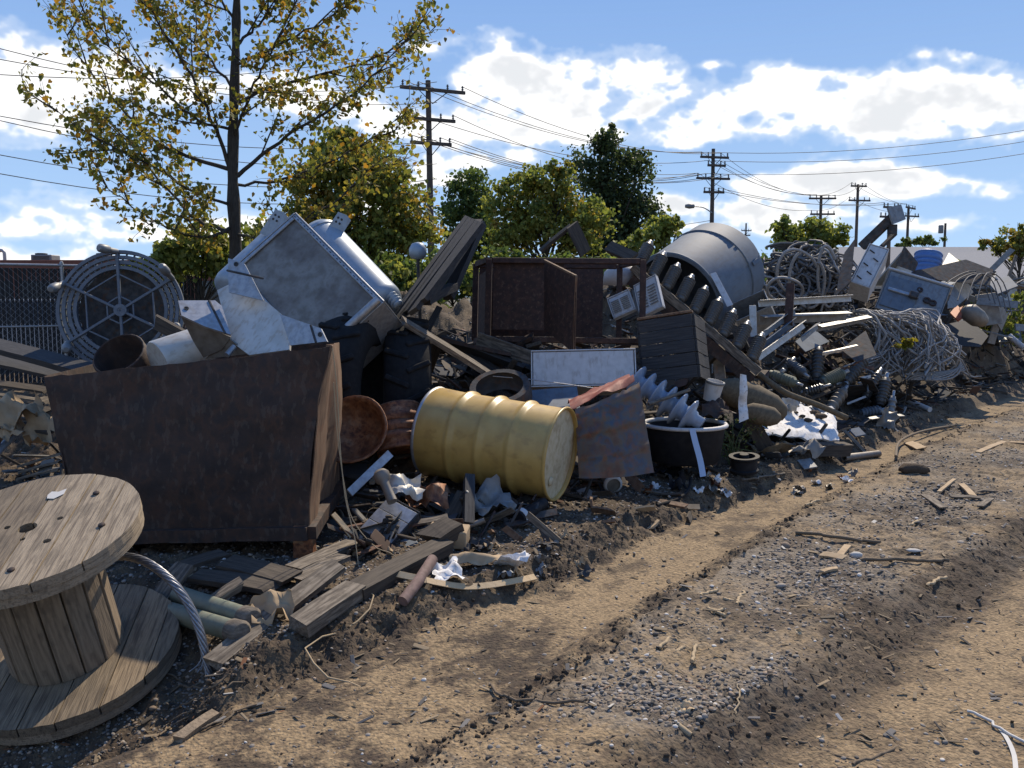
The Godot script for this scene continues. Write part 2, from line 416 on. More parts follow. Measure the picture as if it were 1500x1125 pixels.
# ---------------------------------------------------------------- sky
var SKY_CLOUDS := [[722, 92, 48, 34], [690, 125, 55, 34], [745, 135, 55, 36], [680, 170, 50, 28], [815, 135, 60, 34], [880, 122, 60, 34], [940, 118, 55, 30], [985, 128, 36, 22], [850, 165, 90, 24], [740, 195, 70, 15], [930, 160, 60, 18], [870, 200, 70, 12],
	[1040, 165, 45, 26], [1110, 140, 55, 34], [1190, 130, 65, 36], [1270, 128, 60, 34], [1345, 132, 62, 32], [1420, 150, 60, 30], [1490, 165, 70, 30], [1580, 170, 80, 34], [1130, 185, 80, 20], [1240, 180, 80, 20], [1340, 180, 80, 20], [1440, 192, 80, 14], [1030, 200, 50, 12],
	[1110, 272, 60, 14], [1180, 262, 65, 20], [1260, 256, 65, 20], [1330, 262, 60, 18], [1400, 272, 50, 14], [1445, 280, 35, 10], [1290, 282, 120, 10], [985, 300, 50, 18], [1060, 305, 60, 18], [1150, 312, 80, 16], [1240, 318, 80, 16], [1330, 328, 70, 12], [1080, 338, 160, 14], [1440, 374, 120, 8],
	[40, 90, 60, 36], [100, 125, 60, 34], [-40, 140, 80, 40], [20, 165, 70, 26], [180, 110, 60, 34], [260, 130, 70, 34], [350, 120, 60, 30], [440, 150, 70, 30], [540, 165, 70, 28], [620, 190, 60, 24], [40, 290, 70, 22], [110, 305, 70, 24], [30, 335, 90, 20], [170, 335, 70, 20],
	[40, 375, 140, 16], [260, 350, 110, 20], [400, 330, 100, 24], [540, 310, 90, 26], [690, 236, 50, 13], [755, 230, 50, 11], [650, 262, 70, 16], [612, 70, 34, 9], [660, 60, 20, 7], [1035, 95, 18, 5], [1350, 82, 14, 4], [1468, 292, 14, 4]]
func sky_image() -> ImageTexture:
	var w := 1024
	var field := PackedFloat32Array()
	field.resize(w * 256)
	var list := []
	for e in SKY_CLOUDS:
		var v := (P(e[0], e[1], 1.0) - Vector3(0, EYE, 0)).normalized()
		list.append([rad_to_deg(atan2(v.x, -v.z)), rad_to_deg(asin(v.y)), e[2] * .042, e[3] * .042])
	var r := RandomNumberGenerator.new()
	r.seed = 77
	for k in 110:   # broken cumulus all round, kept sparse overhead to weaken the sky fill
		var az := r.randf_range(38, 322)
		list.append([az if az < 180 else az - 360, r.randf_range(1, 26), r.randf_range(2.5, 6), r.randf_range(.8, 2.1)])
	for k in 14:
		list.append([r.randf_range(-180, 180), r.randf_range(33, 75), r.randf_range(5, 12), r.randf_range(2, 4)])
	for e in list:
		var x0 := int((e[0] - e[2] * 2) / 360.0 * w); var x1 := int((e[0] + e[2] * 2) / 360.0 * w)
		var y0 := maxi(0, int((90 - e[1] - e[3] * 2) / 180.0 * 512)); var y1 := mini(255, int((90 - e[1] + e[3] * 2) / 180.0 * 512) + 1)
		for y in range(y0, y1 + 1):
			for x in range(x0, x1 + 1):
				var dx: float = (x / float(w) * 360.0 - e[0]) / e[2]
				var dy: float = ((90 - (y + .5) / 512.0 * 180.0) - e[1]) / e[3]
				var i := y * w + posmod(x, w)
				field[i] = maxf(field[i], 0.0) + (1.0 - field[i] * .6) * exp(-(dx * dx + dy * dy) * 1.1)
	var low := Image.create(w, 512, false, Image.FORMAT_RGB8)
	low.fill(lin(C(.21, .18, .14)))
	sky_paint(low, w, 0, w, 0, 256, field)
	low.resize(4096, 2048, Image.INTERPOLATE_BILINEAR)
	sky_paint(low, 4096, -440, 440, 670, 1024, field)
	return ImageTexture.create_from_image(low)
func sky_paint(im: Image, w: int, x0: int, x1: int, y0: int, y1: int, field: PackedFloat32Array) -> void:
	var n := FastNoiseLite.new()
	n.seed = 12; n.frequency = 6.5; n.fractal_octaves = 6; n.fractal_gain = .56; n.noise_type = FastNoiseLite.TYPE_SIMPLEX_SMOOTH
	var k := 1024.0 / w
	for y in range(y0, y1):
		var el := PI / 2 - PI * (y + .5) / (w / 2)
		var t := pow(clampf(1.0 - el / (PI * .5), 0, 1), 4.2)
		var air := C(.07, .2, .56).lerp(C(.45, .65, .9), t)
		for x in range(x0, x1):
			var az := TAU * (x + .5) / w
			var v := Vector3(sin(az) * cos(el), sin(el), -cos(az) * cos(el))
			var fx := (x + .5) * k - .5; var fy := clampf((y + .5) * k - .5, 0, 254.99)
			var ix := int(floor(fx)); var iy := int(fy)
			var tx := fx - ix; var ty := fy - iy
			var a := posmod(ix, 1024); var b := posmod(ix + 1, 1024)
			var e := lerpf(lerpf(field[iy * 1024 + a], field[iy * 1024 + b], tx), lerpf(field[iy * 1024 + 1024 + a], field[iy * 1024 + 1024 + b], tx), ty)
			var c := air
			if e > .08:
				var q := n.get_noise_3d(v.x, v.y * 1.9, v.z)
				var q3 := n.get_noise_3d(v.x * 2.6 + 7.0, v.y * 4.0, v.z * 2.6)
				var d := minf(e, 1.0) * .8 - .5 + q * .95 + (.2 - absf(q3)) * .7
				if d > 0.0:
					var q2 := n.get_noise_3d(v.x * .45 + 3.0, v.y * 1.3 + .02, v.z * .45)
					var cover := smoothstep(0.0, .2, d)
					var thick := smoothstep(.25, .8, d + q2 * .7)
					c = air.lerp(C(.8, .86, .93), .3 * (1.0 - cover)).lerp(C(1, 1, 1).lerp(C(.5, .53, .58), thick * .6), cover)
				else:
					c = air.lerp(C(.8, .86, .93), smoothstep(-.3, 0.0, d) * .3)
			im.set_pixel(posmod(x, w), y, lin(c))

# ---------------------------------------------------------------- ground
var K1 := [[-1.0, -1.62], [2.0, -1.68], [2.73, -1.65], [3.05, -1.23], [3.6, -.78], [4.09, -.36], [4.46, .11], [5.25, .62], [6.31, 1.48], [7.43, 2.49], [9.46, 4.12], [11.43, 5.76], [14.22, 8.25], [20.0, 14.0], [40.0, 36.0]]
var K2 := [[-1.0, -2.6], [2.73, -.33], [3.4, .19], [3.79, .45], [4.38, .87], [5.03, 1.35], [5.73, 1.84], [7.57, 3.25], [9.46, 4.78], [11.78, 6.85], [20.0, 15.2], [40.0, 38.0]]
var K3 := [[-1.0, -1.8], [2.73, .55], [3.28, 1.13], [3.6, 1.44], [4.18, 1.92], [4.71, 2.49], [5.4, 3.18], [7.0, 4.6], [11.0, 8.4], [20.0, 17.5], [40.0, 41.0]]
func kx(k: Array, d: float) -> float:
	var n := k.size()
	if d <= k[0][0]: return k[0][1]
	for i in n - 1:
		if d < k[i + 1][0]:
			return lerpf(k[i][1], k[i + 1][1], (d - k[i][0]) / (k[i + 1][0] - k[i][0]))
	return k[n - 1][1] + (d - k[n - 1][0])
func ss(a: float, b: float, x: float) -> float:
	return smoothstep(a, b, x)
# height of the yard at (x, z); w = [v1, v2, v3] distances from the three track edges
func height(x: float, d: float, fine := true) -> float:
	var wob := nz.get_noise_2d(x * 1.6, d * 1.6) * .07
	var v1 := (x - kx(K1, d)) * .78 + wob
	var v2 := (x - kx(K2, d)) * .78 + wob * .7
	var v3 := (x - kx(K3, d)) * .78 - wob * .7
	var far := ss(14, 26, d)
	var y := 0.0
	if v1 < .16:
		y = .125 * (1.0 - ss(-.13, .1, v1))
		var left := ss(-3.3, -1.9, x + maxf(0.0, d - 8.0) * .3)
		var v0 := lerpf(.95, .22, ss(5.2, 8.2, d))
		var m := ss(v0, v0 + 1.35, -v1) * (1.0 - ss(6.5, 10.0, -v1)) * (1.0 - ss(18, 23, d))
		if x < -.6: m *= maxf(ss(-1.2, -.6, x), ss(5.7, 6.5, d))
		m *= 1.0 + .9 * ss(11.5, 14.0, d)
		y += m * (.62 + .5 * nz.get_noise_2d(x * .5 + 9, d * .5)) * maxf(left, ss(7.4, 8.6, d) * .55)
		var sw := ss(-1.0, -1.4, x) * (1.0 - ss(4.1, 4.6, d))     # the slope that the cable spool stands on
		y = lerpf(y, -.105 + (d - 3.62) * .34 + .05 * (x + 1.9), sw * ss(2.2, 2.7, d))
		y = lerpf(y, -.4, sw * (1.0 - ss(2.2, 2.7, d)))
	elif v2 < 0.0:
		y = -.01 + .055 * ss(-.16, -.01, v2) * ss(3.0, 3.9, d)
	else:
		y = lerpf(.045 * ss(3.0, 3.9, d), .03, ss(0, .4, v2))
		y = lerpf(y, -.075, ss(-.22, .16, v3))
	y *= 1.0 - far * .8
	if fine:
		var rough := lerpf(.013, .004, ss(-.02, .2, v1) * (1.0 - ss(-.14, .0, v2)))
		rough = lerpf(rough, .007, ss(.05, .4, v3))
		if v1 < .08: rough = .026 + .05 * ss(.9, 2.2, -v1)
		rough += .02 * exp(-v1 * v1 * 90.0) + .018 * exp(-v2 * v2 * 160.0) + .014 * exp(-v3 * v3 * 40.0)
		var q := nf.get_noise_2d(x, d)
		y += rough * (q + .6 * absf(nf.get_noise_2d(x * 2.3 + 40, d * 2.3)) * 1.6 - .3) + .02 * nz.get_noise_2d(x * .8 + 30, d * .8)
		if v2 > .12 and v3 < -.1 and d < 10.0:      # tread marks pressed across the strip between the ruts
			var s := (x + d) * .72
			y += .012 * sin((s + .35 * v2 + nz.get_noise_2d(x * 2, d * 2) * .25) * 24.0) * ss(.12, .3, v2) * ss(-.1, -.35, v3) * ss(-.1, .25, nz.get_noise_2d(x * .7 + 4, d * .7 + 8))
	return y
func ground_color(x: float, d: float, y: float) -> Color:
	var wob := nz.get_noise_2d(x * 1.6, d * 1.6) * .07
	var v1 := (x - kx(K1, d)) * .78 + wob
	var v2 := (x - kx(K2, d)) * .78 + wob * .7
	var v3 := (x - kx(K3, d)) * .78 - wob * .7
	var a := nz.get_noise_2d(x * 1.1 + 50, d * 1.1)
	var b := nf.get_noise_2d(x * .7 + 7, d * .7)
	var c := nf.get_noise_2d(x * 3.1 + 70, d * 3.1)
	a += .55 * c; b += .35 * c
	var tan_ := C(.375, .272, .155)
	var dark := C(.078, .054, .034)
	var grey := C(.255, .225, .185)
	var k := 0.0       # share of dark moist soil, with bank and pile shade painted in
	var gr := 0.0      # share of grey fines
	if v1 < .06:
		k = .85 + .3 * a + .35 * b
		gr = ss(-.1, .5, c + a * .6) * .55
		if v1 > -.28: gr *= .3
	elif v2 < .03:
		k = ss(-.12, .5, a * .9 + b * .8 - .08) * .8 + ss(.14, .02, v1) * .8 + .8 * exp(-v2 * v2 * 240.0) * ss(-.5, .2, b)
		k += ss(4.1, 3.2, d + x * .5) * ss(-.5, .25, a + .6 * b) * .8
	elif v3 < .1:
		gr = ss(-.3, .3, nz.get_noise_2d(x * .6 + 11, d * .6 + 5) + c * .35) * .8
		k = ss(-.15, .45, a + b * .7) * .75 + ss(-.3, -.02, v3) * .8
	else:
		k = ss(.3, .08, v3) * .8 + ss(0.02, .6, a + b * .6) * .6
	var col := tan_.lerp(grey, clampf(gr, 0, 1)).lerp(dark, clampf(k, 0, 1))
	if d > 12: col = col.lerp(C(.16, .13, .09), ss(12, 24, d) * .6)
	return col * (1.0 + .18 * c)
func build_ground() -> void:
	var o := Vector2(0, 3.0)    # the grid fans out from 3 m behind the camera
	var rs := PackedFloat32Array()
	var r := 3.2
	while r < 700.0:
		rs.append(r)
		if r < 5.2: r += .05
		elif r < 9.5: r += .0165
		elif r < 13.0: r += .03
		elif r < 22.0: r += .09
		elif r < 40.0: r += .5
		else: r *= 1.25
	var na := 640
	var nr := rs.size()
	var vs := PackedVector3Array(); vs.resize(nr * (na + 1))
	var cs := PackedColorArray(); cs.resize(nr * (na + 1))
	for i in nr:
		var fine := rs[i] < 30.0
		for j in na + 1:
			var a := deg_to_rad(-52.0 + 104.0 * j / na)
			var x := sin(a) * rs[i]; var d := cos(a) * rs[i] - o.y
			var y := 0.0
			if fine: y = height(x, d)
			var n := i * (na + 1) + j
			vs[n] = Vector3(x, y, -d)
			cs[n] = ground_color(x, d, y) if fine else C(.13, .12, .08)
	var ns := PackedVector3Array(); ns.resize(vs.size())
	for i in nr:
		for j in na + 1:
			var n := i * (na + 1) + j
			var du := vs[mini(i + 1, nr - 1) * (na + 1) + j] - vs[maxi(i - 1, 0) * (na + 1) + j]
			var dv := vs[i * (na + 1) + mini(j + 1, na)] - vs[i * (na + 1) + maxi(j - 1, 0)]
			ns[n] = dv.cross(du).normalized()
	var ix := PackedInt32Array(); ix.resize((nr - 1) * na * 6)
	var k := 0
	for i in nr - 1:
		for j in na:
			var n := i * (na + 1) + j
			var m := n + na + 1
			ix[k] = n; ix[k + 1] = m; ix[k + 2] = m + 1; ix[k + 3] = n; ix[k + 4] = m + 1; ix[k + 5] = n + 1
			k += 6
	var arr := []
	arr.resize(Mesh.ARRAY_MAX)
	arr[Mesh.ARRAY_VERTEX] = vs; arr[Mesh.ARRAY_NORMAL] = ns; arr[Mesh.ARRAY_COLOR] = cs; arr[Mesh.ARRAY_INDEX] = ix
	var mesh := ArrayMesh.new()
	mesh.add_surface_from_arrays(Mesh.PRIMITIVE_TRIANGLES, arr)
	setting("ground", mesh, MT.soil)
	var pl := PlaneMesh.new()
	pl.size = Vector2(1600, 1600)
	var far := setting("ground_beyond", pl, plain("far_soil", C(.14, .115, .075), .95), at(Vector3(0, -.45, 0)))
	far.set_meta("label", "bare earth stretching away round the yard")
func stone_mesh(sd: int, flatness := .6) -> ArrayMesh:
	var s := SphereMesh.new()
	s.radial_segments = 7; s.rings = 4; s.radius = .5; s.height = 1.0
	var a := s.get_mesh_arrays()
	var v: PackedVector3Array = a[Mesh.ARRAY_VERTEX]
	var g := G.new()
	var q := FastNoiseLite.new()
	q.seed = sd; q.frequency = 1.1
	var ix: PackedInt32Array = a[Mesh.ARRAY_INDEX]
	for k in v.size():
		var p := v[k]
		v[k] = p * Vector3(1, flatness, .8) * (1.0 + .55 * q.get_noise_3d(p.x, p.y, p.z))
	g.smooth(0)
	for k in range(0, ix.size(), 3): g.tri(v[ix[k]], v[ix[k + 1]], v[ix[k + 2]])
	return g.done()
func scatter(called: String, label: String, cat: String, mesh: Mesh, m: Material, spots: Array, cols: Array) -> void:
	var mm := MultiMesh.new()
	mm.transform_format = MultiMesh.TRANSFORM_3D
	mm.use_colors = true
	mm.mesh = mesh
	mm.instance_count = spots.size()
	for i in spots.size():
		mm.set_instance_transform(i, spots[i])
		mm.set_instance_color(i, cols[i])
	var o := MultiMeshInstance3D.new()
	o.name = numbered(called)
	o.multimesh = mm
	o.material_override = m
	add_child(o)
	tag(o, label, cat, "", "stuff")
func stuff_on_ground() -> void:
	R.seed = 5
	var sets := [[], [], []]
	var cols := [[], [], []]
	var tries := 0
	# pebbles: thick in the gravel patch of the strip and on the apron below the pile, thin elsewhere
	while tries < 200000:
		tries += 1
		var d := 2.5 + pow(R.randf(), 1.7) * 12.0
		var x := R.randf_range(-1, 1) * (d * .62 + .5)
		var v1 := (x - kx(K1, d)) * .78
		var v2 := (x - kx(K2, d)) * .78
		var v3 := (x - kx(K3, d)) * .78
		var p := .03
		var n := nz.get_noise_2d(x * .6 + 11, d * .6 + 5) + .4 * nz.get_noise_2d(x * 2, d * 2)
		if v1 < -.1: p = .62 if v1 > -1.6 else .2
		elif v1 < 0.05: p = .1
		elif v2 > .1 and v3 < -.12: p = clampf(.25 + n * 1.8, .06, .95)
		elif v3 > -.1: p = .04
		if R.randf() > p: continue
		var s := (.004 + .011 * pow(R.randf(), 3.0)) * (1.0 + d * .05)
		if v2 > .1 and v3 < -.12 and n > .05: s *= 1.15
		if R.randf() < .006: s *= 2.0
		var t := at(Vector3(x, height(x, d) + s * .02, -d), Vector3(R.randf_range(-.4, .4), R.randf() * TAU, R.randf_range(-.4, .4)))
		t.basis = t.basis.scaled(Vector3.ONE * s * 1.5)
		var k := R.randi() % 2
		sets[k].append(t)
		var g := R.randf_range(.07, .3)
		var c := C(g, g * .88, g * .74)
		if R.randf() < .25: c = C(g * 1.1, g * .8, g * .55)
		if R.randf() < .05: c = C(.5, .47, .42)
		if R.randf() < .2: c = c * .5
		cols[k].append(c)
	scatter("gravel", "small grey and tan pebbles strewn over the track and pile edge", "gravel", stone_mesh(1), MT.stone, sets[0], cols[0])
	scatter("gravel", "flat dark and pale pebbles mixed through the dirt", "gravel", stone_mesh(2, .4), MT.stone, sets[1], cols[1])
	# clods along the banks
	var cl := []; var cc := []
	for k in 7000:
		var d := 2.6 + pow(R.randf(), 1.5) * 9.0
		var e := R.randf()
		var x := 0.0
		if e < .5: x = kx(K1, d) + R.randfn(-.02, .09)
		elif e < .72: x = kx(K2, d) + R.randfn(0, .06)
		elif e < .86: x = kx(K3, d) + R.randfn(-.05, .13)
		else: x = R.randf_range(-1, 1) * d * .6
		var s := .004 + .014 * pow(R.randf(), 4.0)
		if e > .86: s *= .5
		var t := at(Vector3(x, height(x, d) + s * .1, -d), Vector3(R.randf() * 6, R.randf() * 6, R.randf() * 6))
		t.basis = t.basis.scaled(Vector3.ONE * s * 1.6)
		cl.append(t)
		var g := R.randf_range(.6, 1.5)
		cc.append(C(g, g, g))
	scatter("dirt_clods", "crumbly dark clods of soil along the rut banks", "dirt", stone_mesh(3, .75), MT.soil_clod, cl, cc)
	# splinters, chips and shreds
	var g := G.new()
	g.box(Transform3D(), Vector3(1, .12, .22), .03)
	var chip := g.done()
	var sh := []; var sc := []
	for k in 9000:
		var d := 3.0 + pow(R.randf(), 1.4) * 12.0
		var x := R.randf_range(-1, 1) * (d * .62)
		var v1 := (x - kx(K1, d)) * .78
		if v1 > 0.0 and R.randf() > .4: continue
		var l := .012 + .06 * pow(R.randf(), 3.0)
		var t := at(Vector3(x, height(x, d) + .006, -d), Vector3(R.randfn(0, .25), R.randf() * TAU, R.randfn(0, .3)))
		t.basis = t.basis * Basis.from_scale(Vector3(l, l * .5, l * R.randf_range(.5, 1.6)))
		sh.append(t)
		var w := R.randf()
		var q := R.randf_range(.5, 1.2)
		sc.append(C(.22, .165, .1) * q if w < .55 else (C(.08, .065, .05) * q if w < .75 else (C(.16, .15, .14) * q if w < .95 else (C(.4, .38, .34) if w < .97 else C(.2, .08, .03) * q))))
	scatter("litter", "wood splinters and shreds of rubbish over the dirt", "litter", chip, MT.chip, sh, sc)
	# broken bits of everything that fill the pile between the things one can tell apart
	var ru := []; var rc := []
	var rp := []; var rp_cols := []
	for k in 12000:
		var d := 4.2 + R.randf() * 14.0
		var x := R.randf_range(-1, 1) * (d * .6) + .3
		var v1 := (x - kx(K1, d)) * .78
		var v0 := lerpf(.75, .15, ss(5.2, 8.2, d))
		if v1 > -v0 or v1 < -5.0: continue
		if x < -.9 and d < 6.0: continue
		var l := .06 + .26 * pow(R.randf(), 2.0)
		var t := at(Vector3(x, height(x, d, false) + R.randf_range(0, .07), -d), Vector3(R.randfn(0, .5), R.randf() * TAU, R.randfn(0, .55)))
		var w := R.randf()
		var q := R.randf_range(.4, 1.2)
		var c := C(.075, .058, .042) * q if w < .5 else (C(.055, .055, .056) * q if w < .78 else (C(.1, .05, .03) * q if w < .9 else C(.22, .21, .19) * q))
		if k % 3 == 0:
			t.basis = t.basis * Basis.from_scale(Vector3(l, .06, l * R.randf_range(1.5, 4.0)))
			rp.append(t); rp_cols.append(c)
		else:
			t.basis = t.basis * Basis.from_scale(Vector3(l * 1.6, .16, l * R.randf_range(.3, .9)))
			ru.append(t); rc.append(c)
	scatter("rubble", "dark broken scrap bits packed between the things in the pile", "rubble", chip, MT.chip, ru, rc)
	scatter("rubble", "dark flat scrap shards packed between the things in the pile", "rubble", chip, MT.chip, rp, rp_cols)
# ---------------------------------------------------------------- trees
func leaf_mesh(col := Color.WHITE) -> ArrayMesh:
	var key := "leaf%s" % col
	if cache.has(key): return cache[key]
	var st := SurfaceTool.new()
	st.begin(Mesh.PRIMITIVE_TRIANGLES)
	st.set_smooth_group(-1)
	st.set_color(col)
	# a broad heart-shaped blade folded along its midrib, hanging down from its stalk
	var top := Vector3(0, 0, 0); var tip := Vector3(0, -1.0, .06)
	for s in [-1.0, 1.0]:
		var a := Vector3(s * .34, .1, .1); var b := Vector3(s * .52, -.3, .16); var c := Vector3(s * .24, -.72, .1)
		for t in [[top, a, b], [top, b, c], [top, c, tip]]:
			if s > 0:
				st.add_vertex(t[0]); st.add_vertex(t[1]); st.add_vertex(t[2])
			else:
				st.add_vertex(t[0]); st.add_vertex(t[2]); st.add_vertex(t[1])
	st.generate_normals()
	cache[key] = st.commit()
	return cache[key]
func leaf_turn() -> Basis:
	return Basis.from_euler(Vector3(R.randfn(0, .75), R.randf() * TAU, R.randfn(0, .6)))
func crown(par: Node, mesh: Mesh, xs: Array, cols: Array) -> void:
	var mm := MultiMesh.new()
	mm.transform_format = MultiMesh.TRANSFORM_3D
	mm.use_colors = true
	mm.mesh = mesh
	mm.instance_count = xs.size()
	for i in xs.size():
		mm.set_instance_transform(i, xs[i])
		mm.set_instance_color(i, cols[i])
	var o := MultiMeshInstance3D.new()
	o.name = "crown"
	o.multimesh = mm
	o.material_override = MT.leaf
	o.set_meta("kind", "stuff")
	par.add_child(o)
func twigs(g: G, leaves: Array, pts: Array, l: float, gap: float, first: float) -> void:
	var k := first
	while k < 20.6:
		var a: Vector3 = pts[mini(int(k), 20)].lerp(pts[mini(int(k) + 1, 20)], k - int(k))
		var dir: Vector3 = (pts[mini(int(k) + 1, 20)] - pts[int(k) - 1]).normalized()
		dir = (dir * .7 + Vector3(R.randfn(0, .6), R.randfn(.08, .5), R.randfn(0, .7))).normalized()
		var ln := R.randf_range(.14, .42)
		var b := a + dir * ln
		var mid := a + dir * ln * .5 + Vector3(0, R.randf_range(-.01, .04), 0)
		g.tube(smoothed([a, mid, b], 3), [.0045, .004, .003, .002], 3, false)
		for i in R.randi_range(6, 10):
			var f := R.randf_range(.25, 1.05)
			var p := a.lerp(mid, f * 2) if f < .5 else mid.lerp(b, f * 2 - 1)
			p += Vector3(R.randfn(0, .055), R.randfn(-.03, .055), R.randfn(0, .055))
			leaves.append(Transform3D(leaf_turn().scaled(Vector3.ONE * R.randf_range(.042, .085)), p))
		k += 20.0 * gap / l * R.randf_range(.6, 1.4)
func main_tree() -> void:
	R.seed = 21
	var base := P(346, 420, 13.0)
	base.y = 0.0
	var t := thing("poplar_tree", "tall thin-crowned tree with yellowing leaves rising behind the tilted grey cabinet", "tree", at(base))
	var inv := t.transform.affine_inverse()
	var g := G.new()
	var tp := [base]
	for q in [[345, 360, 13.0], [341, 260, 13.0], [343, 150, 13.0], [346, 40, 13.0], [350, -120, 13.0], [356, -280, 13.0]]: tp.append(P(q[0], q[1], q[2]))
	tp = smoothed(tp, 26)
	var tr := []
	for k in tp.size():
		tr.append(lerpf(.125, .025, pow(k / float(tp.size() - 1), .9)) + .012 * sin(k * 2.3))
		tp[k] = inv * tp[k]
	g.tube(tp, tr, 12)
	part(t, "trunk", g, MT.bark)
	var limbs := [
		[[338, 250, 13], [300, 150, 12.7], [250, 60, 12.4], [215, 0, 12.2], [190, -70, 12.1]], [[336, 248, 13], [280, 230, 13.1], [225, 205, 13.3], [170, 150, 13.5], [115, 80, 13.7], [80, 20, 13.8]],
		[[337, 300, 13], [290, 285, 12.6], [235, 250, 12.2], [165, 215, 11.9], [105, 180, 11.8], [58, 140, 11.7]], [[338, 340, 13], [285, 320, 13.4], [235, 265, 13.8], [180, 200, 14.0], [120, 160, 14.2]],
		[[348, 258, 13], [385, 225, 12.8], [440, 185, 12.6], [500, 150, 12.4], [565, 95, 12.3], [605, 40, 12.3]], [[346, 270, 13], [400, 265, 13.3], [470, 245, 13.6], [540, 205, 13.8], [600, 160, 14.0]],
		[[345, 152, 13], [390, 130, 13.3], [450, 115, 13.6], [520, 95, 13.8], [590, 65, 14.0], [640, 40, 14.1]], [[343, 205, 13], [365, 140, 12.6], [395, 80, 12.3], [425, 20, 12.1], [450, -50, 12.0]],
		[[344, 130, 13], [300, 80, 13.3], [255, 30, 13.6], [225, -30, 13.8]], [[346, 65, 13], [395, 20, 13.2], [430, -40, 13.4]], [[341, 332, 13], [300, 348, 12.5], [250, 335, 12.2], [190, 300, 12.0], [140, 255, 11.9]],
		[[345, 342, 13], [390, 352, 12.6], [440, 330, 12.4], [510, 280, 12.2], [570, 225, 12.2]], [[345, 30, 13], [310, -20, 12.8], [270, -70, 12.6]], [[344, 95, 13], [420, 60, 12.5], [490, 20, 12.2], [540, -30, 12.1]],
		[[340, 190, 13], [290, 175, 12.6], [225, 120, 12.3], [150, 60, 12.1], [110, 5, 12.0]]]
	var leaves := []
	var tint := [C(.3, .25, .05), C(.2, .2, .045), C(.36, .29, .06), C(.16, .175, .045), C(.37, .2, .035), C(.26, .19, .055)]
	for lb in limbs:
		var pts := []
		for q in lb: pts.append(inv * P(q[0], q[1], q[2]))
		pts = smoothed(pts, 20)
		var l := 0.0
		for k in 20: l += pts[k].distance_to(pts[k + 1])
		var rad := []
		for k in 21:
			rad.append(lerpf(.033 if l > 3.0 else .024, .005, pow(k / 20.0, .8)))
			if k > 0: pts[k] += Vector3(R.randfn(0, .012), R.randfn(0, .012), R.randfn(0, .012))
		g = G.new()
		g.tube(pts, rad, 7)
		var limb := part(t, "limb", g, MT.bark)
		var side := G.new()
		g = G.new()
		twigs(g, leaves, pts, l, .085, 3.0)
		for j in 6:
			var k := 3 + j * 3
			var dir: Vector3 = (pts[mini(k + 1, 20)] - pts[k - 1]).normalized()
			dir = (dir * .8 + Vector3(R.randfn(0, .5), R.randfn(.12, .4), R.randfn(0, .6))).normalized()
			var ln := R.randf_range(.55, 1.15) * (1.15 - k / 40.0)
			var sub := smoothed([pts[k], pts[k] + dir * ln * .5 + Vector3(R.randfn(0, .05), R.randfn(0, .05), 0), pts[k] + dir * ln + Vector3(0, R.randf_range(-.05, .15), 0)], 20)
			var sr := []
			for i in 21: sr.append(lerpf(.014, .004, i / 20.0))
			side.tube(sub, sr, 5, false)
			twigs(g, leaves, sub, ln, .085, 4.0)
		part(limb, "side_branches", side, MT.bark)
		part(limb, "twigs", g, MT.bark)
	var big := []; var xs := []; var cols := []
	var order := []
	for i in leaves.size(): order.append([leaves[i].basis.get_scale().x / (-(leaves[i].origin.z + base.z)), i])
	order.sort_custom(func(a, b): return a[0] > b[0])
	var meshes := []
	for c in tint: meshes.append(leaf_mesh(c))
	for n in order.size():
		var x: Transform3D = leaves[order[n][1]]
		var c := R.randi() % 6
		if R.randf() < .4: c = R.randi() % 4
		if n < 300: part(t, "leaf", meshes[c], MT.leaf, x)
		else:
			xs.append(x); cols.append(tint[c] * R.randf_range(.7, 1.2))
	crown(t, leaf_mesh(), xs, cols)
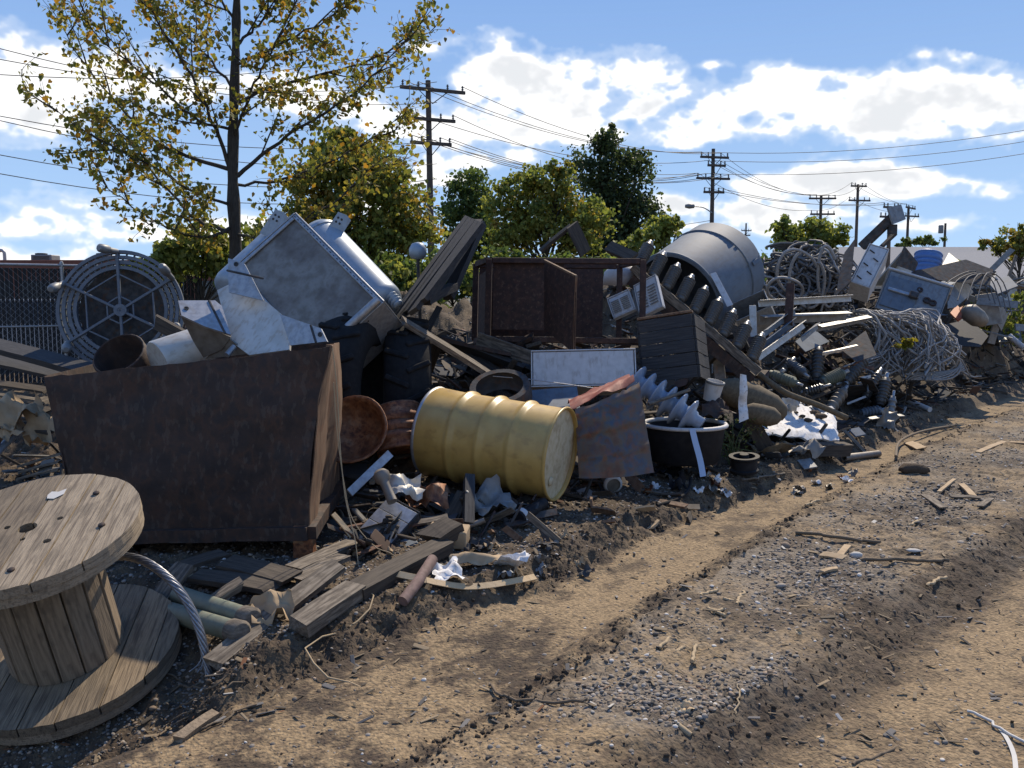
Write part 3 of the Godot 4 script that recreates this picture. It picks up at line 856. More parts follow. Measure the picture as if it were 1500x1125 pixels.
func tree(called: String, label: String, x: float, d: float, blobs: Array, n: int, size: float, tint: Array, group := "", trunk_r := .1, cat := "tree") -> void:
	var base := P(x, 430, d)
	base.y = 0.0
	var t := thing(called, label, cat, at(base), group)
	var inv := t.transform.affine_inverse()
	var cs := []
	var area := 0.0
	for b in blobs:
		var dd: float = d + (b[4] if b.size() > 4 else 0.0)
		cs.append([inv * P(b[0], b[1], dd), b[2] * d / F, b[3] * d / F])
		area += b[2] * b[3]
	var top := Vector3(0, 0, 0)
	for c in cs: if c[0].y > top.y: top = c[0]
	var g := G.new()
	var pts := smoothed([Vector3.ZERO, Vector3(top.x * .3 + .05, top.y * .4, top.z * .3), Vector3(top.x * .7 - .04, top.y * .75, 0), top], 12)
	var rad := []
	for k in 13: rad.append(lerpf(trunk_r, trunk_r * .2, k / 12.0))
	g.tube(pts, rad, 8)
	part(t, "trunk", g, MT.bark)
	for c in cs:
		g = G.new()
		var s: Vector3 = pts[clampi(int(c[0].y / top.y * 8), 1, 9)]
		for k in 5:
			var e: Vector3 = c[0] + Vector3(R.randfn(0, .5) * c[1], R.randfn(0.1, .5) * c[2], R.randfn(0, .5) * c[1])
			g.tube(smoothed([s, (s + e) / 2 + Vector3(0, .1 * c[2], 0), e], 5), [trunk_r * .35, trunk_r * .28, trunk_r * .2, trunk_r * .14, trunk_r * .1, trunk_r * .05], 5, false)
		part(t, "limb", g, MT.bark)
	var xs := []; var cols := []
	for i in cs.size():
		var c = cs[i]
		var m := int(n * blobs[i][2] * blobs[i][3] / area)
		var clumps := maxi(4, m / 34)
		for k in clumps:
			var v := Vector3(R.randfn(0, 1), R.randfn(0, 1), R.randfn(0, 1)).normalized() * pow(R.randf(), .45)
			var q: Vector3 = c[0] + v * Vector3(c[1], c[2], c[1])
			var sr: float = minf(c[1], c[2]) * R.randf_range(.12, .3)
			var shade: Color = tint[R.randi() % tint.size()]
			for j in m / clumps:
				var p := q + Vector3(R.randfn(0, sr), R.randfn(0, sr * .8), R.randfn(0, sr))
				if p.y < .15: continue
				xs.append(Transform3D(leaf_turn().scaled(Vector3.ONE * size * R.randf_range(.7, 1.3)), p))
				cols.append((shade if R.randf() < .75 else tint[R.randi() % tint.size()]) * R.randf_range(.75, 1.2))
	crown(t, leaf_mesh(), xs, cols)
func trees() -> void:
	main_tree()
	R.seed = 33
	var olive := [C(.25, .25, .06), C(.32, .28, .065), C(.2, .22, .06), C(.36, .25, .055), C(.17, .2, .055), C(.22, .24, .06)]
	var green := [C(.1, .145, .045), C(.13, .175, .05), C(.08, .12, .04)]
	var mid := [C(.22, .26, .065), C(.3, .31, .08), C(.17, .21, .06)]
	var deep := [C(.06, .085, .036), C(.08, .11, .044), C(.05, .07, .032)]
	tree("broadleaf_tree", "bushy olive-gold tree crowding behind the leaning dark table", 520, 18, [[500, 240, 55, 45], [550, 260, 55, 50], [470, 300, 60, 45], [580, 310, 50, 50], [520, 340, 70, 45], [610, 340, 40, 35], [440, 350, 50, 40], [560, 390, 80, 40], [450, 260, 40, 30], [500, 205, 30, 20]], 14000, .085, olive + mid)
	tree("shrub", "green and yellow shrub growing at the foot of the thin tree", 290, 14.5, [[300, 360, 50, 35], [250, 385, 45, 28], [330, 385, 45, 30], [390, 365, 40, 40], [210, 395, 30, 20]], 4500, .085, mid, "", .05, "shrub")
	tree("broadleaf_tree", "small round dark green tree between the gold tree and the utility pole", 690, 26, [[690, 275, 34, 34], [680, 315, 38, 32], [705, 335, 34, 32], [690, 365, 45, 30]], 6500, .09, green)
	tree("broadleaf_tree", "loose yellow-green tree beside the tall dark tree", 780, 22, [[770, 265, 42, 26], [745, 300, 36, 34], [810, 285, 40, 34], [790, 330, 50, 36], [745, 350, 40, 34], [840, 345, 40, 30], [820, 250, 26, 16], [860, 320, 40, 34]], 10000, .085, mid + mid + olive)
	tree("broadleaf_tree", "tallest dark green tree behind the rusty frame", 893, 30, [[888, 208, 24, 26], [872, 245, 40, 34], [924, 245, 36, 30], [898, 285, 58, 36], [878, 335, 55, 40], [932, 322, 42, 36], [890, 375, 65, 34]], 13000, .1, deep, "", .2)
	tree("shrub", "low green bush just left of the blue-grey tank", 965, 20, [[965, 335, 30, 20], [985, 330, 18, 14], [945, 355, 35, 20]], 1600, .09, mid, "", .05, "shrub")
	tree("broadleaf_tree", "small leafy tree standing behind the cable heap", 1188, 24, [[1155, 345, 24, 24], [1185, 340, 30, 22], [1215, 345, 26, 20], [1190, 365, 40, 20], [1145, 325, 10, 10], [1232, 352, 14, 10]], 3200, .1, mid, "", .07)
	tree("shrub", "far dark bush line beyond the square plate post", 1355, 70, [[1340, 352, 18, 6], [1362, 350, 20, 7], [1325, 356, 14, 5]], 1200, .22, green, "", .1, "shrub")
	tree("broadleaf_tree", "pale autumn tree at the far end of the yard beside the grey roof", 1488, 40, [[1485, 350, 22, 18], [1500, 340, 20, 16], [1460, 360, 22, 12], [1510, 365, 30, 20], [1440, 352, 10, 6]], 2600, .13, olive, "", .09)
	for q in [["low olive bush in the gap between tipped cabinet and leaning table", 600, 15.5, 55], ["dark low bush showing under the leaning table", 665, 17.0, 50], ["low bush behind the left end of the rusty rack", 735, 16.0, 50], ["low bush behind the middle of the rusty rack", 815, 17.0, 55], ["low bush behind the right end of the rusty rack", 895, 16.5, 50], ["low bush glimpsed between rusty rack and blue tank", 965, 17.5, 50], ["low bush behind the tipped cabinet", 480, 15.0, 60]]:
		tree("shrub", q[0], q[1], q[2], [[q[1], 395, q[3], 28], [q[1] - 20, 425, q[3], 30], [q[1] + 22, 415, q[3] * .8, 30]], 1900, .085, mid + green, "", .04, "shrub")
	for q in [["far dark tree line left of the grey shed", 1290, 120, 60], ["far dark tree line behind the grey shed", 1420, 130, 70], ["far dark tree line behind the leafy tree", 1130, 125, 90]]:
		tree("broadleaf_tree", q[0], q[1], q[2], [[q[1] - q[3] * .5, 398, q[3] * .5, 14], [q[1], 392, q[3] * .5, 18], [q[1] + q[3] * .5, 400, q[3] * .5, 14], [q[1], 418, q[3], 16]], 2600, .5, green, "", .2)
	tree("weed", "scrubby green weeds at the far end of the scrap pile", 1455, 14.8, [[1440, 460, 26, 26], [1475, 480, 28, 26], [1400, 395, 16, 20], [1490, 450, 22, 24]], 900, .06, mid, "", .02, "plant")
	tree("weed", "sprig of yellow-green leaves sprouting from the cable spill", 1325, 10.5, [[1322, 505, 13, 9], [1332, 500, 8, 8]], 130, .045, [C(.2, .2, .03), C(.26, .22, .03)], "", .008, "plant")
# ---------------------------------------------------------------- far things: poles, wires, fence, buildings
func insulator_mesh(r: float, h: float, n: int, core := .5) -> ArrayMesh:
	var key := "i%.3f%.3f%d%.2f" % [r, h, n, core]
	if cache.has(key): return cache[key]
	var prof := [Vector2(0, 0), Vector2(r * .75, 0), Vector2(r * .75, h * .1)]
	for k in n:
		var y := h * (.1 + .8 * k / n); var s := h * .8 / n
		prof += [Vector2(r * core, y + s * .08), Vector2(r * core, y + s * .3), Vector2(r, y + s * .42), Vector2(r, y + s * .6), Vector2(r * core, y + s * .88)]
	prof += [Vector2(r * core, h * .9), Vector2(r * .6, h * .92), Vector2(r * .6, h), Vector2(0, h)]
	var g := G.new()
	g.lathe(prof, 16)
	cache[key] = g.done()
	return cache[key]
# arms: [y pixel, half length in pixels, pixel shift]; returns points where wires hang
func pole(label: String, x: float, top: float, d: float, arms: Array, lean := 0.0, extra := "") -> Array:
	var tp := P(x, top, d)
	var base := Vector3(tp.x + lean, 0, -d)
	var t := thing("utility_pole", label, "utility pole", at(base), "utility poles behind the scrap yard")
	var g := G.new()
	var up := tp - base
	g.lathe([Vector2(.17, 0), Vector2(.11, up.length()), Vector2(0, up.length())], 10, along(Vector3.ZERO, up), [1])
	part(t, "post", g, MT.pole_wood)
	var ends := []
	for a in arms:
		var c := P(x + a[2], a[0], d) - base
		var hl: float = a[1] * d / F
		var turn: float = a[3] if a.size() > 3 else .35
		var o := part(t, "crossarm", box_mesh(Vector3(hl * 2 / cos(turn), .14, .11), .01), MT.pole_wood, at(c + Vector3(0, 0, .16), Vector3(0, turn, .02)))
		for s in [-.92, -.45, .45, .92]:
			part(o, "insulator", insulator_mesh(.06, .22, 2), MT.bushing_glaze, at(Vector3(s * hl / cos(turn), .06, 0)))
			ends.append(base + c + Vector3(s * hl, .28, .16 - s * hl * tan(turn)))
		g = G.new()
		for s in [-1.0, 1.0]:
			g.tube([Vector3(s * hl * .5, -.05, 0), Vector3(0, -.55, -.1)], .02, 4)
		part(o, "brace", g, MT.dark_steel)
	if extra == "can":
		g = G.new()
		g.lathe([Vector2(0, 0), Vector2(.22, .02), Vector2(.24, .06), Vector2(.24, .75), Vector2(.2, .82), Vector2(0, .85)], 14, Transform3D(), [])
		part(t, "transformer", g, MT.grey_paint, at(P(x - 7, 364 - 22, d) - base))
	return ends
func wire(a: Vector3, b: Vector3, sag: float, r := .016, label := "") -> void:
	var pts := []
	for k in 17:
		var f := k / 16.0
		pts.append((a.lerp(b, f) - a) - Vector3(0, sag * 4 * f * (1 - f), 0))
	var g := G.new()
	g.tube(pts, r, 4)
	single("overhead_wire", label if label else "thin black overhead wire strung between the far utility poles", "wire", g, MT.wire, at(a), "overhead wires" if not label else "wires over the trees")
func background() -> void:
	var e1 := pole("tall pole with three crossarms standing right of the yellowing tree", 627, 118, 39, [[133, 44, 8, .5], [176, 36, 2, .5], [211, 28, 5, .5]], .1)
	var e2 := pole("pole with four short crossarms and a street lamp behind the blue tank", 1045, 218, 56, [[231, 22, 1], [243, 14, 4], [262, 26, -1], [282, 16, 0]])
	var e3 := pole("two-armed pole above the leafy tree behind the cable heap", 1203, 286, 70, [[291, 21, 1, .2], [314, 19, 1, .2]])
	var e4 := pole("slim two-armed pole between the cable heap and the square plate post", 1257, 270, 76, [[273, 13, 0], [294, 18, 1]])
	var e5 := pole("two-armed pole just right of the square steel plate", 1331, 302, 84, [[305, 15, 2, .9], [317, 14, 4, .6]])
	pole("short bare pole with a transformer can over the grey roof", 1385, 327, 90, [], 0, "can")
	pole("tiny far pole seen over the rim of the blue tank", 1093, 327, 130, [[338, 8, 0], [345, 6, 0]])
	var e6 := pole("low pole with a crossarm half hidden by the square steel plate", 1304, 302, 60, [[304, 14, 0, .5], [318, 18, -2, .5]])
	# street lamp on the second pole
	var lp := P(1040, 306, 55.6)
	var t := thing("street_lamp", "street lamp on a curved arm reaching left from the pole", "street lamp", at(lp))
	var g := G.new()
	var inv := t.transform.affine_inverse()
	g.tube(smoothed([inv * P(1043, 312, 55.8), inv * P(1030, 304, 55.6), inv * P(1012, 302, 55.4)], 8), .035, 6)
	part(t, "arm", g, MT.galvanised)
	g = G.new()
	g.lathe([Vector2(0, 0), Vector2(.12, .05), Vector2(.16, .35), Vector2(.1, .6), Vector2(0, .62)], 10, at(inv * P(1018, 302, 55.4), Vector3(0, 0, PI / 2)))
	part(t, "lamp_head", g, MT.grey_paint)
	for k in 6:
		wire(e1[[0, 1, 3, 4, 7, 8][k]], e2[[0, 1, 2, 4, 8, 9][k]], .9)
	for k in 4: wire(e1[8 + k], e2[8 + k], 1.1)
	for k in 5: wire(e2[k * 2], e3[k], .7)
	for k in 3: wire(e2[1 + k * 4], P(1700, 150 + k * 18, 50), .9, .016)
	for k in 3: wire(e3[k * 2], e4[k * 2], .4)
	for k in 3: wire(e4[k * 2], e5[k * 2], .4)
	for k in 2: wire(e6[k * 3], e2[12 + k * 2], .5)
	wire(P(760, 330, 60), P(1046, 322, 56), .5)
	for q in [[55, 110, 215, 150], [75, 130, 235, 120], [105, 150, 260, 60], [158, 185, 640, 205], [162, 195, 640, 240], [215, 240, 640, 262], [243, 262, 640, 285]]:
		wire(P(-60, q[0], 26), P(640, q[3], 38), .7, .013, "thin dark service wire crossing the sky behind the yellowing tree")
	# chain-link fence with dark slats
	var a := P(-160, 380, 13.0); var b := P(300, 402, 15.5)
	a.y = 0.0; b.y = 0.0
	var n := (b - a).length()
	var x := lying(a, b)
	x.origin = a
	t = thing("slatted_fence", "chain-link fence with dark privacy slats behind the round grey reel", "fence", x)
	var hgt := 2.0
	var posts := int(n / 2.6) + 1
	for k in posts + 1:
		g = G.new()
		g.lathe([Vector2(.03, 0), Vector2(.03, hgt + .03), Vector2(.022, hgt + .06), Vector2(0, hgt + .07)], 10, Transform3D(), [1, 2])
		part(t, "post", g, MT.galvanised, at(Vector3(n * k / posts, 0, 0)))
	for y in [hgt, hgt * .52, .1]:
		g = G.new()
		g.tube([Vector3(0, y, .01), Vector3(n, y, .01)], .021 if y > 1.9 else .016, 8)
		part(t, "rail", g, MT.galvanised)
	var slat := box_mesh(Vector3(.052, hgt - .1, .006), .001)
	var ns := int(n / .062)
	for k in ns:
		if k % 29 == 13 or (k > 40 and k % 17 == 3): continue
		part(t, "slat", slat, MT.fence_slat, at(Vector3(.031 + k * .062, hgt / 2, -.012 + (k % 2) * .004), Vector3(0, R.randfn(0, .08), R.randfn(0, .004))))
	g = G.new()
	var s := .075
	for dirn in [-1.0, 1.0]:
		var k := -hgt
		while k < n + hgt:
			var p := Vector3(k, .05, .022); var q := Vector3(k + dirn * (hgt - .1), hgt - .05, .022)
			k += s * 1.41
			if p.x < 0 or p.x > n or q.x < 0 or q.x > n: continue
			g.tube([p, q], .0022, 3, false)
	var mesh := part(t, "wire_mesh", g, MT.galvanised)
	mesh.set_meta("kind", "stuff")
	# long low brick building behind the fence
	var o := P(-250, 400, 42.0); o.y = 0.0
	t = thing("brick_building", "long low red brick building behind the fence at left", "building", at(o))
	var wmax := P(330, 400, 42).x - o.x
	var top := P(0, 381, 42).y
	g = G.new(); g.box(at(Vector3(wmax / 2, top / 2 - .2, -5)), Vector3(wmax, top - .4, 10), .02)
	part(t, "wall", g, MT.brick)
	g = G.new(); g.box(at(Vector3(wmax / 2, top - .22, -5)), Vector3(wmax + .4, .44, 10.4), .03)
	part(t, "roof_edge", g, MT.brick)
	for k in 9:
		var w := part(t, "window", box_mesh(Vector3(1.6, 1.1, .1), .01), MT.window_glass, at(Vector3(1.5 + k * wmax / 9, 1.7, .04)))
		part(w, "sill", box_mesh(Vector3(1.8, .1, .2), .01), MT.siding, at(Vector3(0, -.62, .06)))
	for q in [[36, 52, 371, 383, "boxy grey rooftop air unit on the brick building, nearest the picture edge"], [128, 40, 376, 384, "low grey rooftop air unit on the brick building beside the tree"]]:
		var c := P(q[0], q[3], 44)
		t = thing("rooftop_unit", q[4], "air conditioner", at(Vector3(c.x, top, -46)))
		var ww: float = q[1] * 44 / F * .6
		part(t, "housing", box_mesh(Vector3(ww, .42, .9), .03), MT.grey_paint, at(Vector3(0, .21, 0)))
		g = G.new(); g.lathe([Vector2(.28, 0), Vector2(.3, .08), Vector2(.2, .1), Vector2(0, .08)], 14, at(Vector3(-ww * .2, .42, 0)))
		part(t, "fan_cowl", g, MT.dark_steel)
		for k in 5: part(t, "louvre", box_mesh(Vector3(ww * .8, .03, .03), .004), MT.dark_steel, at(Vector3(0, .1 + k * .06, .46)))
	var vp := P(4, 380, 44)
	g = G.new(); g.tube(smoothed([Vector3(0, 0, 0), Vector3(0, .35, 0), Vector3(-.02, .5, 0), Vector3(-.16, .58, 0), Vector3(-.3, .5, 0), Vector3(-.32, .36, 0)], 14), .08, 8)
	single("vent_pipe", "hooked metal vent pipe on the brick roof at the picture edge", "vent pipe", g, MT.galvanised, at(Vector3(vp.x + .1, top - .02, -44)))
	# pale car behind the fence
	car(P(25, 480, 17.5))
	# low grey-roofed houses at the far right
	house(Vector3(P(1395, 400, 62).x, 0, -62), 13.0, 9.0, P(1395, 410, 62).y, P(1395, 364, 66).y, "long grey-roofed shed beyond the far end of the pile", false)
	house(Vector3(P(1480, 400, 52).x, 0, -52), 9.0, 7.0, P(1480, 412, 52).y, P(1480, 372, 55).y, "pale house with a small roof gable at the right picture edge", true)
func house(o: Vector3, w: float, dp: float, eave: float, ridge: float, label: String, gable: bool) -> void:
	var t := thing("house", label, "house", at(o))
	var g := G.new()
	g.box(at(Vector3(0, eave / 2, -dp / 2)), Vector3(w, eave, dp), .02)
	for s in [-1.0, 1.0]:
		g.otri(Vector3(0, eave, -dp / 2), Vector3(s * w / 2, eave, 0), Vector3(s * w / 2, eave, -dp), Vector3(s * w / 2, ridge, -dp / 2))
	part(t, "wall", g, MT.siding)
	g = G.new()
	for s in [0.0, 1.0]:
		var e := Vector3(-w / 2 - .4, eave - .15, .5 if s == 0.0 else -dp - .5)
		var f := Vector3(w / 2 + .4, eave - .15, e.z)
		var r0 := Vector3(-w / 2 - .4, ridge, -dp / 2); var r1 := Vector3(w / 2 + .4, ridge, -dp / 2)
		var up := Vector3(0, .14, 0)
		g.oquad(Vector3(0, eave, -dp / 2), e + up, f + up, r1 + up, r0 + up)
		g.oquad(Vector3(0, 50, -dp / 2), e, f, r1, r0)
		g.oquad(Vector3(0, eave, -dp / 2), e, f, f + up, e + up)
		for k in [[e, r0, -1.0], [f, r1, 1.0]]: g.oquad(Vector3(0, eave, -dp / 2), k[0], k[1], k[1] + up, k[0] + up)
	var roof := part(t, "roof", g, MT.roof_shingle)
	if gable:
		g = G.new()
		var gx := -w * .18
		g.slab(PackedVector2Array([Vector2(-.8, 0), Vector2(.8, 0), Vector2(0, .7)]), 1.6, at(Vector3(gx, eave + .1, .3)))
		part(roof, "gable", g, MT.siding)
	for k in 4:
		var x := -w / 2 + w * (k + .5) / 4
		if k == 2:
			var dr := part(t, "door", box_mesh(Vector3(.95, 2.0, .08), .01), MT.dark_steel, at(Vector3(x, 1.0, .05)))
			part(dr, "handle", box_mesh(Vector3(.05, .12, .05), .01), MT.galvanised, at(Vector3(.38, 0, .06)))
		else:
			var wn := part(t, "window", box_mesh(Vector3(1.1, 1.1, .06), .01), MT.window_glass, at(Vector3(x, 1.55, .04)))
			for s in [-1.0, 1.0]:
				part(wn, "frame", box_mesh(Vector3(.08, 1.2, .1), .01), MT.white_panel, at(Vector3(s * .57, 0, .02)))
				part(wn, "frame", box_mesh(Vector3(1.06, .08, .1), .01), MT.white_panel, at(Vector3(0, s * .56, .02)))
func car(o: Vector3) -> void:
	o.y = 0.0
	var t := thing("parked_car", "pale parked car half seen through the slatted fence", "car", at(o, Vector3(0, .18, 0)))
	var body := PackedVector2Array([Vector2(-2.2, .3), Vector2(-2.25, .7), Vector2(-2.1, .88), Vector2(-1.1, .98), Vector2(1.5, 1.0), Vector2(2.15, .92), Vector2(2.25, .6), Vector2(2.2, .3)])
	var g := G.new(); g.slab(body, 1.7, at(Vector3(0, 0, .85)))
	part(t, "body", g, MT.white_panel)
	g = G.new()
	var lo := [Vector3(-1.15, .98, .8), Vector3(1.75, .99, .8), Vector3(1.75, .99, -.8), Vector3(-1.15, .98, -.8)]
	var hi := [Vector3(-.35, 1.42, .62), Vector3(1.0, 1.42, .62), Vector3(1.0, 1.42, -.62), Vector3(-.35, 1.42, -.62)]
	for k in 4: g.oquad(Vector3(.3, 1.2, 0), lo[k], lo[(k + 1) % 4], hi[(k + 1) % 4], hi[k])
	part(t, "window", g, MT.window_glass)
	g = G.new(); g.box(at(Vector3(.32, 1.435, 0)), Vector3(1.38, .05, 1.28), .02)
	part(t, "roof_panel", g, MT.white_panel)
	for s in [-1.0, 1.0]:
		for q in [-1.35, 1.4]:
			g = G.new(); g.lathe([Vector2(.2, -.1), Vector2(.31, -.1), Vector2(.33, -.06), Vector2(.33, .06), Vector2(.31, .1), Vector2(.2, .1)], 18, at(Vector3(q, .33, s * .8), Vector3(PI / 2, 0, 0)))
			var wl := part(t, "wheel", g, MT.rubber)
			g = G.new(); g.lathe([Vector2(0, .03), Vector2(.2, .06), Vector2(.2, -.06), Vector2(0, -.06)], 14, at(Vector3(q, .33, s * .82), Vector3(PI / 2, 0, 0)))
			part(wl, "rim", g, MT.galvanised)
		part(t, "headlight", box_mesh(Vector3(.06, .14, .36), .02), MT.lamp_glass, at(Vector3(-2.23, .68, s * .6)))
# ---------------------------------------------------------------- things at the front of the pile
func grid(nu: int, nv: int, a: Vector3, b: Vector3, c: Vector3, d: Vector3, amp: float, freq: float, bulge := 0.0) -> Array:
	# a, b: bottom corners; c, d: top corners (c above b); u runs a->b, v runs up
	var n := (b - a).cross(d - a).normalized()
	var out := []
	for i in nu + 1:
		var col := PackedVector3Array()
		for j in nv + 1:
			var u := float(i) / nu; var v := float(j) / nv
			var p := a.lerp(b, u).lerp(d.lerp(c, u), v)
			var q := nz.get_noise_3d(p.x * freq, p.y * freq, p.z * freq + 5)
			p += n * (q * amp + bulge * sin(PI * u) * sin(PI * clampf(v, 0, 1)))
			col.append(p)
		out.append(col)
	return out
func spool() -> void:
	var n := Vector3(-.06, .947, .3145).normalized()
	var c := Vector3(-1.886, .011, -3.641)
	var bz := Vector3(.1, 0, 1)
	bz = (bz - n * bz.dot(n)).normalized()
	var x := Transform3D(Basis(n.cross(bz), n, bz), c)
	var t := thing("cable_spool", "weathered wooden cable spool tipped on the slope in the near corner", "cable spool", x)
	var rr := RandomNumberGenerator.new()
	rr.seed = 4
	for top in [true, false]:
		var rad := .425 if top else .45
		var y := .61 if top else 0.0
		var circle := PackedVector2Array()
		for k in 72: circle.append(Vector2.from_angle(TAU * k / 72) * (rad + rr.randf_range(-.004, .002)))
		var wd := .145
		var x0 := -rad - .02
		var holes := []
		if top:
			for h in [[0.0, 0.0, .036], [.115, -.12, .016], [.012, -.085, .011], [.11, .045, .013], [-.085, .02, .013], [-.1, -.14, .014]]:
				var hp := PackedVector2Array()
				for k in 18: hp.append(Vector2(h[0], h[1]) + Vector2.from_angle(TAU * k / 18) * h[2])
				holes.append([hp, h])
		while x0 < rad:
			var x1 := x0 + wd * rr.randf_range(.92, 1.08)
			var strips := [PackedVector2Array([Vector2(x0 + .003, -1), Vector2(x1 - .003, -1), Vector2(x1 - .003, 1), Vector2(x0 + .003, 1)])]
			for h in holes:
				if h[1][0] - h[1][2] > x0 and h[1][0] + h[1][2] < x1:    # a hole inside this plank: cut the plank in two along it
					var nxt := []
					for s in strips:
						for half in [[-1.0, h[1][1]], [h[1][1], 1.0]]:
							var q := Geometry2D.intersect_polygons(s, PackedVector2Array([Vector2(x0, half[0]), Vector2(x1, half[0]), Vector2(x1, half[1]), Vector2(x0, half[1])]))
							nxt.append_array(q)
					strips = nxt
			var g := G.new()
			var lift := rr.randf_range(-.002, .002)
			for s in strips:
				for q in Geometry2D.intersect_polygons(s, circle):
					var left := [q]
					for h in holes:
						var nx2 := []
						for l in left: nx2.append_array(Geometry2D.clip_polygons(l, h[0]))
						left = nx2
					for l in left:
						if l.size() > 2: g.slab(l, .042, at(Vector3(0, y + lift, 0), Vector3(-PI / 2, 0, 0)))
			part(t, "plank", g, MT["spool_wood_%d" % (rr.randi() % 3)])
			x0 = x1
		# the second layer of planks below runs crosswise
		var g2 := G.new()
		g2.lathe([Vector2(.036, y - .0825), Vector2(rad - .004, y - .0825), Vector2(rad - .004, y - .0425), Vector2(.036, y - .0425), Vector2(.036, y - .0825)], 48, Transform3D(), [0, 1, 2, 3])
		part(t, "cross_layer", g2, MT.spool_wood)
	var ns := 15
	for k in ns:
		var a := TAU * k / ns
		var w := TAU * .205 / ns - .003
		part(t, "stave", box_mesh(Vector3(w, .527, .03), .003), MT.stave_wood, at(Vector3(sin(a) * (.205 + rr.randf_range(-.002, .002)), .265, cos(a) * .205), Vector3(0, a, 0)))
	for q in [[.2, -.22], [-.2, .2], [.3, .05], [-.28, -.12], [.05, .3]]:
		var g := G.new()
		g.lathe([Vector2(.014, 0), Vector2(.014, .005), Vector2(.009, .008), Vector2(0, .008)], 10, Transform3D(), [1])
		part(t, "bolt", g, MT.dark_rust, at(Vector3(q[0], .611, q[1])))
	var gp := G.new()
	gp.slab(PackedVector2Array([Vector2(-.035, -.01), Vector2(-.01, -.03), Vector2(.03, -.012), Vector2(.045, .03), Vector2(.012, .022), Vector2(-.012, .042), Vector2(-.03, .02)]), .0015, at(Vector3(.03, .6155, -.24), Vector3(-PI / 2, .4, 0)))
	part(t, "torn_label", gp, MT.paper)
	# the stub of steel cable that hangs off the drum
	var pts := smoothed([P(148, 822, 3.72), P(180, 815, 3.62), P(215, 824, 3.55), P(250, 850, 3.5), P(276, 885, 3.48), P(293, 925, 3.46), P(301, 960, 3.45), P(307, 988, 3.44)], 60)
	t = thing("steel_cable", "thick stranded steel cable curling off the wooden spool with frayed end", "cable", at(pts[0]))
	var strands := 7
	for s in strands:
		var q := []
		for k in pts.size():
			var d: Vector3 = (pts[mini(k + 1, 60)] - pts[maxi(k - 1, 0)]).normalized()
			var sd := d.cross(Vector3.BACK).normalized(); var u := sd.cross(d)
			var a := TAU * s / strands + k * .34
			q.append(pts[k] - pts[0] + (sd * cos(a) + u * sin(a)) * .0115)
		var g := G.new(); g.tube(q, .0066, 6)
		part(t, "strand", g, MT.strand_steel)
	for e in [[277, 984, 3.4], [289, 985, 3.41], [294, 982, 3.43], [301, 992, 3.42]]:
		var g := G.new()
		g.tube(smoothed([pts[52] - pts[0], pts[56].lerp(P(e[0], e[1], e[2]), .4) - pts[0] + Vector3(0, .01, 0), P(e[0], e[1], e[2]) - pts[0]], 6), .0025, 5)
		part(t, "loose_wire", g, MT.strand_steel)
